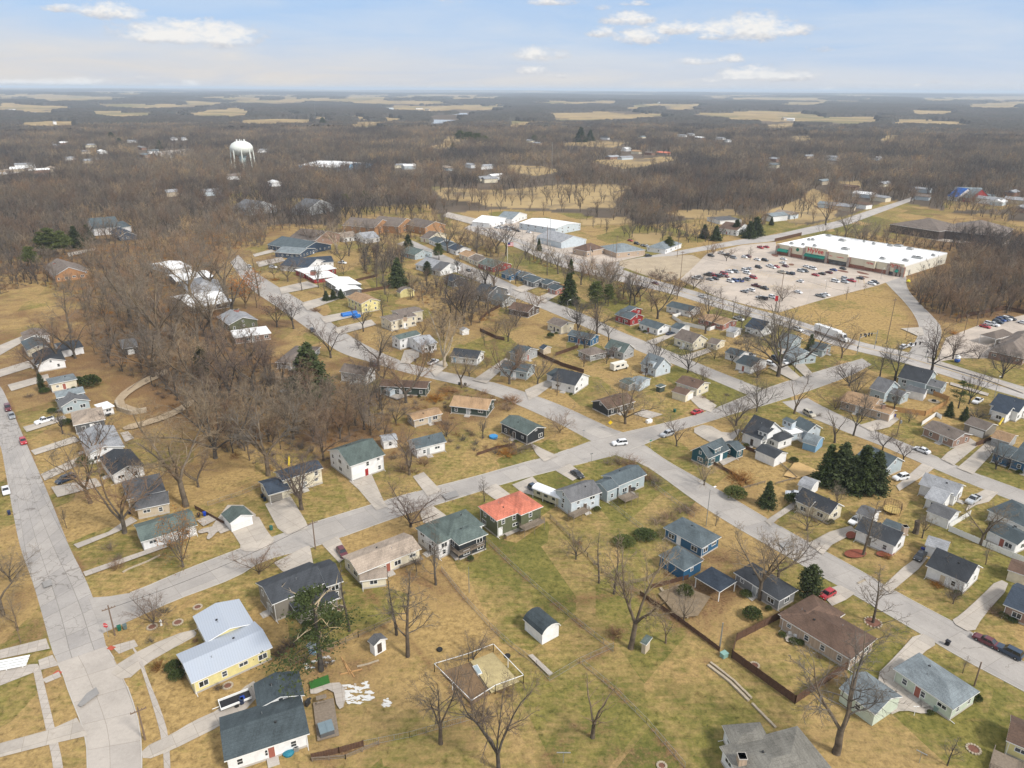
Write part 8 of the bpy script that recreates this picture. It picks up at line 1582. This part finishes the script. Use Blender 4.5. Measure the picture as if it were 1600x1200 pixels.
# trampoline
g = G(1393, 800); e = empty('trampoline', (g.x, g.y, 0)); tag(e, 'trampoline with brown net and yellow rim', 'trampoline'); m = MB(); m.lathe([(1.9,.78),(2.2,.84),(2.2,.9),(1.9,.9)],24); m.build('rim', simple('rim_yellow',(.50,.36,.12),.6,.1), e); m = MB(); m.lathe([(1.9,.82),(1.9,.84)],24); m.build('mat', simple('mat_black',(.015,.015,.016),.7), e); m = MB(); [m.tube([(2.2*math.cos(k*1.047),2.2*math.sin(k*1.047),0),(2.2*math.cos(k*1.047),2.2*math.sin(k*1.047),2.7)],.05,5) for k in range(6)]; m.build('net_poles', DARK(), e)
m = MB(); n_ = 24
for k in range(n_):
    for zz in (.9, 1.3, 1.7, 2.1, 2.5, 2.68): a, b_ = 6.283*k/n_, 6.283*(k+1)/n_; m.tube([(2.15*math.cos(a),2.15*math.sin(a),zz),(2.15*math.cos(b_),2.15*math.sin(b_),zz)],.03,3)
    m.tube([(2.15*math.cos(a),2.15*math.sin(a),.9),(2.15*math.cos(a),2.15*math.sin(a),2.68)],.025,3)
m.build('net', simple('net_brown',(.10,.055,.04),.9), e)
# bare garden stump and pale toy things
thing_at('tree_stump', 1430, 833, 'thick broken tree trunk behind the stone chimney', 'tree stump', lambda m: m.tube([(0,0,-.2),(.1,0,1.4),(.0,.2,3.2),(.5,.2,3.6)],[.8,.6,.65,.3],9), BARK); thing_at('tree_stump', 1180, 580, 'small cut stump on the avenue lawn', 'tree stump', lambda m: m.tube([(0,0,-.1),(0,0,.5)],[.4,.35],9), BARK)
thing_at('slide', 1563, 663, 'yellow slide on the lawn by the flag mural garage', 'slide', lambda m: (m.tube([(-1.4,0,.2),(0,0,.9),(1.2,0,1.9)],.28,6), m.tube([(1.2,.3,0),(1.2,.3,1.9)],.05,4), m.tube([(1.2,-.3,0),(1.2,-.3,1.9)],.05,4)), simple('slide_yellow',(.62,.45,.03),.4,.05), R(40)); thing_at('slide', 452, 725, 'yellow slide behind the split level house', 'slide', lambda m: (m.tube([(-1.4,0,.2),(0,0,.9),(1.2,0,1.9)],.28,6), m.tube([(1.2,.3,0),(1.2,.3,1.9)],.05,4), m.tube([(1.2,-.3,0),(1.2,-.3,1.9)],.05,4)), simple('slide_yellow',(.62,.45,.03),.4,.05), R(100))
thing_at('fire_pit', 1459, 627, 'round stone fire pit inside the tan fence', 'fire pit', lambda m: (m.lathe([(1.9,0),(1.9,.1)],18), m.lathe([(.7,.1),(.7,.5),(.5,.5),(.5,.2)],14,1)), [STN, DARK()]); thing_at('satellite_dish', 444, 622, 'grey round dish on a pole in the brush', 'satellite dish', lambda m: (m.tube([(0,0,0),(0,0,2.2)],.07,6), m.lathe([(.1,2.0),(.9,2.3),(1.3,2.8),(1.25,2.85),(.8,2.4)],16)), STEEL()); thing_at('ball_kiosk', 1495, 566, 'blue and white inflatable figure on the avenue lawn', 'inflatable', lambda m: (m.lathe([(.3,0),(1.0,.4),(1.1,1.2),(.9,1.6)],14), m.lathe([(.9,1.6),(1.0,2.2),(.6,2.9),(.1,3.1)],14,1)), [simple('inflate_blue',(.02,.08,.32),.4), WHITE()])
thing_at('garden_pool', 771, 684, 'blue paddling pool on the lawn by the charcoal house', 'pool', lambda m: (m.lathe([(1.3,0),(1.35,.7),(1.2,.75)],16), m.lathe([(1.15,.6),(1.15,.65)],16,1)), [simple('pool_blue',(.03,.22,.48),.4,.1), WHITE()]); thing_at('crushed_yellow_float', 1419, 442, 'bright yellow round marker at the store drive', 'marker', lambda m: m.lathe([(.1,.2),(.9,.6),(1.0,1.1),(.6,1.7),(.1,1.9)],14), simple('float_yellow',(.80,.72,.02),.5))
# flag by the white house on the avenue row
g = G(793, 413); e = empty('flagpole', (g.x, g.y, 0)); tag(e, 'flagpole with a red and white flag behind the bungalows', 'flagpole'); h = height_from(793, 413, 378); m = MB(); m.tube([(0,0,0),(0,0,h)],.1,6); m.build('post', WHITE(), e); m = MB()
for k in range(7): m.box(.1,3.6,-.03,.03,h-.4-.32*(k+1),h-.4-.32*k, k % 2)
m.box(.1,1.6,-.04,.04,h-.4-.32*4,h-.4,2); m.build('flag', [REDS, WHITE(), simple('flag_blue',(.02,.04,.16),.6)], e)
# ------------------------------------------------------------------ the woods
FA = [(f[0], f[1], f[2], f[3], f[4]) for f in FOOT]
def near_built(X, Y, pad=2.5):
    bad = np.zeros(len(X), bool)
    for p, d_, n_, L, w in FA:
        rx, ry = X-p.x, Y-p.y; s = rx*d_.x+ry*d_.y; t = rx*n_.x+ry*n_.y; bad |= (s > -pad) & (s < L+pad) & (t > -pad) & (t < w+pad)
    return bad
WOOD_MID = [[(400,364),(540,354),(530,345),(400,352)],[(905,350),(1000,362),(1140,348),(1200,342),(1190,362),(1090,380),(960,372)],[(1270,300),(1330,290),(1400,310),(1330,330)],[(690,468),(742,438),(772,452),(765,500),(722,516)],[(560,388),(640,398),(612,432),(570,428)],[(515,352),(700,345),(690,362),(650,374),(520,378)],[(935,432),(1000,442),(995,478),(935,474)],[(640,440),(700,450),(690,472),(640,470)],[(715,372),(775,378),(770,402),(735,398)],[(290,366),(420,362),(410,385),(352,392),(300,400)],[(540,590),(600,620),(640,650),(560,650)],[(820,392),(960,436),(950,448),(820,406)],[(1050,352),(1200,345),(1180,362),(1060,372)],[(0,395),(70,388),(60,440),(0,460)],[(1270,366),(1390,372),(1480,388),(1475,396),(1380,384),(1280,372)]]
ROADPOLY = []
for k, (PA_, PB_) in E.items():
    P = np.concatenate([PA_, PB_[::-1]]); U, W = PXN(np.c_[P, np.zeros(len(P))]); ROADPOLY.append(list(zip(np.nan_to_num(U, nan=-999), np.nan_to_num(W, nan=-999))))
def scatter(polys, n, seed, dmin, ubox, rng_d, avoid=True):
    """places spread over the ground inside photo polygons, distances rng_d"""
    r = np.random.default_rng(seed); out = []
    a = np.radians(r.uniform(-39, 39, n)); lo, hi = rng_d; D = np.sqrt(r.uniform(lo*lo, hi*hi, n)); X, Y = D*np.sin(a), D*np.cos(a)
    U, W = PXN(np.c_[X, Y, np.zeros(n)]); hp = 16*F_PX/D; seen = np.zeros(n, bool); cl = np.zeros(n, bool)
    for k in (0, .3, .55): cl |= in_any(U, W-hp*k, CLEAR)
    cl &= r.random(n) > .2
    Uw, Ww = warp(U, W, X, Y)
    for k in (0, .3, .6, .9): seen |= in_any(Uw, Ww-hp*k, FIELDS+WATER)
    seen &= r.random(n) >.008
    seen |= cl
    for (fu, fv, _) in FARH: seen |= (np.abs(U-fu) < 6+700*HCAM/D/20) & (W-hp*.75 < fv+1) & (W > fv-1)
    ok = in_any(U, W, polys) & ~seen & ~in_any(U, W, DRIVES) & ~in_any(U, W, ROADPOLY) & ~in_any(U, W, WATER)
    X, Y = X[ok], Y[ok]; ok = ~near_built(X, Y); X, Y = X[ok], Y[ok]
    cell = {}; keep = []
    for i in range(len(X)):
        c = (int(X[i]//dmin), int(Y[i]//dmin)); hit = False
        for dx in (-1, 0, 1):
            for dy in (-1, 0, 1):
                for j in cell.get((c[0]+dx, c[1]+dy), ()):
                    if (X[i]-X[j])**2+(Y[i]-Y[j])**2 < dmin*dmin: hit = True
        if not hit: cell.setdefault(c, []).append(i); keep.append(i)
    return X[keep], Y[keep]
# the nearest woodland trees, one by one
X, Y = scatter([WOOD_RAVINE], 60000, 3, 7.0, None, (180, 420)); order = np.argsort(np.hypot(X, Y)); n_ind = 0
TP = np.array(TREEPTS)
for i in order:
    if n_ind >= 28: break
    if np.min((TP[:, 0]-X[i])**2+(TP[:, 1]-Y[i])**2) < 20: continue
    rn = random.Random(int(i)); pr = rn.choice([P0[0], P0[1], P0[2], P0[3], P0[5], P_EX, P_TAN, P_EX, P_TAN]); e = stand(pr, None, h=rn.uniform(9, 16), loc=Vector((X[i], Y[i], 0)), sxy=rn.uniform(.8, 1.1)); later(e, 'tan twigged tree' if pr is P_TAN else ('upright bare tree' if pr is P_EX else 'bare broad tree'), e.location); e['group'] = 'bare winter trees about the houses'; n_ind += 1
used_ind = n_ind
X2, Y2 = scatter([WOOD_EAST], 60000, 4, 6.0, None, (250, 560)); order = np.argsort(np.hypot(X2, Y2))
for i in order[:12]:
    rn = random.Random(int(i)+999); pr = rn.choice([P0[1], P0[3], P_EX, P_EX, P_SLIM]); e = stand(pr, None, h=rn.uniform(11, 17), loc=Vector((X2[i], Y2[i], 0)), sxy=rn.uniform(.75, 1.0)); later(e, 'upright bare tree' if pr in (P_EX, P_SLIM) else 'bare broad tree', e.location); e['group'] = 'bare winter trees about the houses'
# garden trees between the houses
TOWN = [[(400,420),(560,385),(660,395),(800,455),(960,520),(1180,620),(1260,640),(1120,740),(960,660),(760,600),(520,530)],[(700,390),(960,430),(1330,560),(1190,600),(960,500),(780,440)],[(980,720),(1230,640),(1400,700),(1600,800),(1600,1000),(1300,850),(1100,760)],[(120,900),(30,640),(130,690),(240,760),(400,800)],[(1300,600),(1400,590),(1600,640),(1600,740),(1400,670)],[(560,900),(660,870),(700,1000),(640,1040),(560,960)],[(880,860),(1120,960),(1140,1010),(1000,1000),(900,930)],[(640,690),(900,650),(880,700),(700,740)]]
Xt, Yt = scatter(TOWN, 60000, 23, 10.5, None, (120, 560)); TP = np.array(TREEPTS+[(x, y) for x, y in zip(X, Y)][:0]); n_t = 0
for i in np.random.default_rng(5).permutation(len(Xt)):
    if n_t >= 296-nb-28-12: break
    if np.min((TP[:, 0]-Xt[i])**2+(TP[:, 1]-Yt[i])**2) < 45: continue
    rn = random.Random(int(i)+77); pr = rn.choice([P0[0], P0[1], P0[3], P0[5], P_EX, P_LOW, P_TAN, P_EX, P0[2]]); h = rn.uniform(5, 8) if pr is P_LOW else (rn.uniform(7, 13.5) if math.hypot(Xt[i], Yt[i]) > 210 else rn.uniform(5, 8))
    e = stand(pr, None, h=h, loc=Vector((Xt[i], Yt[i], 0)), sxy=rn.uniform(.8, 1.1)); later(e, {id(P_LOW): 'low spreading tree', id(P_EX): 'upright bare tree', id(P_TAN): 'tan twigged tree'}.get(id(pr), 'bare broad tree'), e.location); e['group'] = 'bare winter trees about the houses'; n_t += 1
# low planting along the house fronts
n_s = 0
for p, d_, n_, L, w in FOOT:
    if n_s >= 90 or p.length > 330 or L < 7: continue
    rn = random.Random(int(L*1000)); nv = n_ if n_.dot(p) < 0 else -n_
    for j in range(2):
        if rn.random() < .35: continue
        s = rn.uniform(.1, .9)*L; q = p+d_*s+(nv*(1.0) if nv.dot(n_) < 0 else n_*(w+1.0))
        if near_built(np.array([q.x]), np.array([q.y]), .3)[0]: continue
        U_, W_ = PXN(np.array([[q.x, q.y, 0]]))
        if in_any(U_, W_, DRIVES+ROADPOLY)[0]: continue
        pr, nn_ = rn.choice([(BUSH, 'low green shrub'), (SHR, 'low leafless shrub'), (BUSHY, 'low olive shrub'), (SHR, 'low leafless shrub'), (SHO, 'low brown shrub')]); e = stand(pr, None, h=rn.uniform(.8, 1.5), h0=2.0, loc=Vector((q.x, q.y, 0)), sxy=rn.uniform(.8, 1.3)); later(e, nn_, e.location); e['group'] = 'garden shrubs'; n_s += 1
# everything farther: one wood, which nobody could count
HID = bpy.data.collections.new('wood_kinds')
def kind_obj(name, meshes_mats):
    V, Fc, Mi, mats = [], [], [], []
    for tb, mat in meshes_mats:
        o = len(V); V += [tuple(v) for v in tb.V]; Fc += [tuple(x+o for x in f) for f in tb.F]; Mi += [len(mats)]*len(tb.F); mats.append(mat)
    me = raw_mesh(name, V, Fc, mats); me.polygons.foreach_set('material_index', np.array(Mi, np.int32)); return me
def stuff(name, label, pts, rot, scl, meshes):
    """one object: a cloud of places, each carrying one of the given tree forms"""
    me = bpy.data.meshes.new(name); me.vertices.add(len(pts)); me.vertices.foreach_set('co', np.asarray(pts, np.float32).ravel())
    for nm, arr, ty in (('rot', rot, 'FLOAT'), ('scl', scl, 'FLOAT'), ('pick', rng.integers(0, len(meshes), len(pts)).astype(np.int32), 'INT')):
        a = me.attributes.new(nm, ty, 'POINT'); a.data.foreach_set('value', arr)
    o = link(bpy.data.objects.new(name, me)); tag(o, label, None, None, 'stuff')
    ng = bpy.data.node_groups.new(name, 'GeometryNodeTree'); ng.interface.new_socket('Geometry', in_out='INPUT', socket_type='NodeSocketGeometry'); ng.interface.new_socket('Geometry', in_out='OUTPUT', socket_type='NodeSocketGeometry')
    gi = ng.nodes.new('NodeGroupInput'); go = ng.nodes.new('NodeGroupOutput'); ip = ng.nodes.new('GeometryNodeInstanceOnPoints'); g2 = ng.nodes.new('GeometryNodeGeometryToInstance'); L = ng.links.new
    for k in meshes[::-1]:
        ob = bpy.data.objects.new('wood_kind', k); HID.objects.link(ob); oi = ng.nodes.new('GeometryNodeObjectInfo'); oi.inputs['Object'].default_value = ob; L(oi.outputs['Geometry'], g2.inputs[0])
    L(gi.outputs[0], ip.inputs['Points']); L(g2.outputs[0], ip.inputs['Instance']); ip.inputs['Pick Instance'].default_value = True
    def attr(nm, ty):
        n = ng.nodes.new('GeometryNodeInputNamedAttribute'); n.data_type = ty; n.inputs['Name'].default_value = nm; return n.outputs['Attribute']
    L(attr('pick', 'INT'), ip.inputs['Instance Index']); cx = ng.nodes.new('ShaderNodeCombineXYZ'); L(attr('rot', 'FLOAT'), cx.inputs[2]); L(cx.outputs[0], ip.inputs['Rotation'])
    L(attr('scl', 'FLOAT'), ip.inputs['Scale']); L(ip.outputs[0], go.inputs[0]); md = o.modifiers.new('wood', 'NODES'); md.node_group = ng; return o
def lod_tree(sd, lod, tw, mt, **k):
    t, c, _ = bare_tree(sd, 12.0, lod=lod, tw=tw, **k); return kind_obj('wood_tree', [(t, BARK), (c, mt)])
MID = [lod_tree(41, 1, 3.0, TWIG, spread=.9, leaders=4, dens=1.2), lod_tree(42, 1, 3.0, TWIGR, spread=.8, leaders=5, dens=1.2), lod_tree(43, 1, 3.0, TWIG, spread=1.0, leaders=5, dens=1.1, fork=.15), lod_tree(44, 1, 3.0, TWIGP, spread=.9, leaders=4, dens=1.3), lod_tree(45, 1, 2.6, TWIG, spread=.9, excurrent=True, dens=1.2), lod_tree(46, 1, 3.0, TWIGR, spread=.7, leaders=6, dens=1.1)]
FARK = [lod_tree(51, 2, 7.0, TWIG, spread=.95, leaders=4), lod_tree(52, 2, 7.0, TWIGR, spread=.85, leaders=5), lod_tree(53, 2, 7.5, TWIG, spread=1.05, leaders=5, fork=.15), lod_tree(54, 2, 7.0, TWIGP, spread=.95, leaders=4), lod_tree(55, 2, 7.0, TWIG, spread=.8, leaders=5)]
xr, yr = X[order[0:0]], Y[order[0:0]]
Xr, Yr = scatter([WOOD_RAVINE]+WOOD_MID, 200000, 13, 5.4, None, (180, 720)); ok = np.array([np.min((np.array([l[2][0] for l in TODO])-x)**2+(np.array([l[2][1] for l in TODO])-y)**2) > 9 for x, y in zip(Xr, Yr)])
Xr, Yr = Xr[ok], Yr[ok]
Xe, Ye = scatter([WOOD_EAST], 120000, 14, 4.6, None, (250, 620))
Xf, Yf = scatter([WOOD_FAR], 260000, 15, 6.2, None, (330, 1000))
hedge = [[(650,310),(760,322),(900,332),(1010,350),(1150,345),(1200,338),(1200,345),(1100,352),(1000,362),(900,342),(760,332),(640,322)]]
Xh, Yh = scatter(hedge, 90000, 16, 4.6, None, (400, 760))
def pack(Xs, Ys, lo, hi): n = len(Xs); return np.c_[Xs, Ys, np.zeros(n)], rng.uniform(0, 6.28, n), rng.uniform(lo, hi, n)
a, b_, c = zip(pack(Xr, Yr, .45, 1.05), pack(Xe, Ye, .8, 1.4), pack(Xf, Yf, .75, 1.45), pack(Xh, Yh, .4, .9))
stuff('woodland', 'bare winter woodland stretching behind the houses', np.concatenate(a), np.concatenate(b_).astype(np.float32), np.concatenate(c).astype(np.float32), MID)
Xg, Yg = scatter([WOOD_FAR, [(-300,140),(1900,140),(1900,206),(-300,206)]], 420000, 17, 8.0, None, (1000, 2300))
Pg, rg, sg = pack(Xg, Yg, .8, 1.5); stuff('distant_woodland', 'distant bare woodland rolling to the far hills', Pg, rg.astype(np.float32), sg.astype(np.float32), FARK)
Xb, Yb = scatter([WOOD_RAVINE, WOOD_EAST]+WOOD_MID[2:]+[[(600,640),(700,600),(800,608),(790,640),(690,660)],[(690,660),(780,688),(830,690),(800,712),(700,700)],[(600,690),(640,700),(650,740),(625,735)],[(430,690),(520,690),(520,722),(420,735)],[(1020,420),(1060,430),(1050,445),(1020,440)],[(1410,440),(1440,460),(1480,495),(1450,480)],[(640,440),(760,430),(770,500),(700,520)],[(950,715),(1035,752),(1020,762),(945,728)]], 200000, 18, 3.4, None, (180, 640)); n = len(Xb)
bm1 = kind_obj('brush', [(shrub_mesh(61, 2.0, 2.4, 30, TWIG, 1.6), TWIG)]); bm2 = kind_obj('brush', [(shrub_mesh(62, 2.0, 2.6, 30, TWIGR, 1.6), TWIGR)]); bm3 = kind_obj('brush', [(shrub_mesh(63, 1.6, 3.0, 36, LEAFO, 1.8), LEAFO)])
stuff('underbrush', 'tangled leafless underbrush on the ravine floor', np.c_[Xb, Yb, np.zeros(n)], rng.uniform(0, 6.28, n).astype(np.float32), rng.uniform(.5, 1.25, n).astype(np.float32), [bm1, bm2, bm3, bm1])
Xk, Yk = scatter([[(840,292),(960,287),(1000,296),(940,304),(850,306)]], 3000, 19, 14, None, (500, 760))
for x, y in list(zip(Xk, Yk))[:12]:
    e = stand(CON['cedar'], None, h=random.uniform(3, 5.5), loc=Vector((x, y, 0)), sxy=1.6); later(e, 'small dark cedar in the dead field', e.location); e['group'] = 'evergreen trees'
print('WOODS', len(Xr), len(Xe), len(Xf), len(Xg), len(Xb), 'individual', nb+n_ind+12+n_t, 'shrubs', n_s)
settle_labels()
bpy.context.view_layer.update()
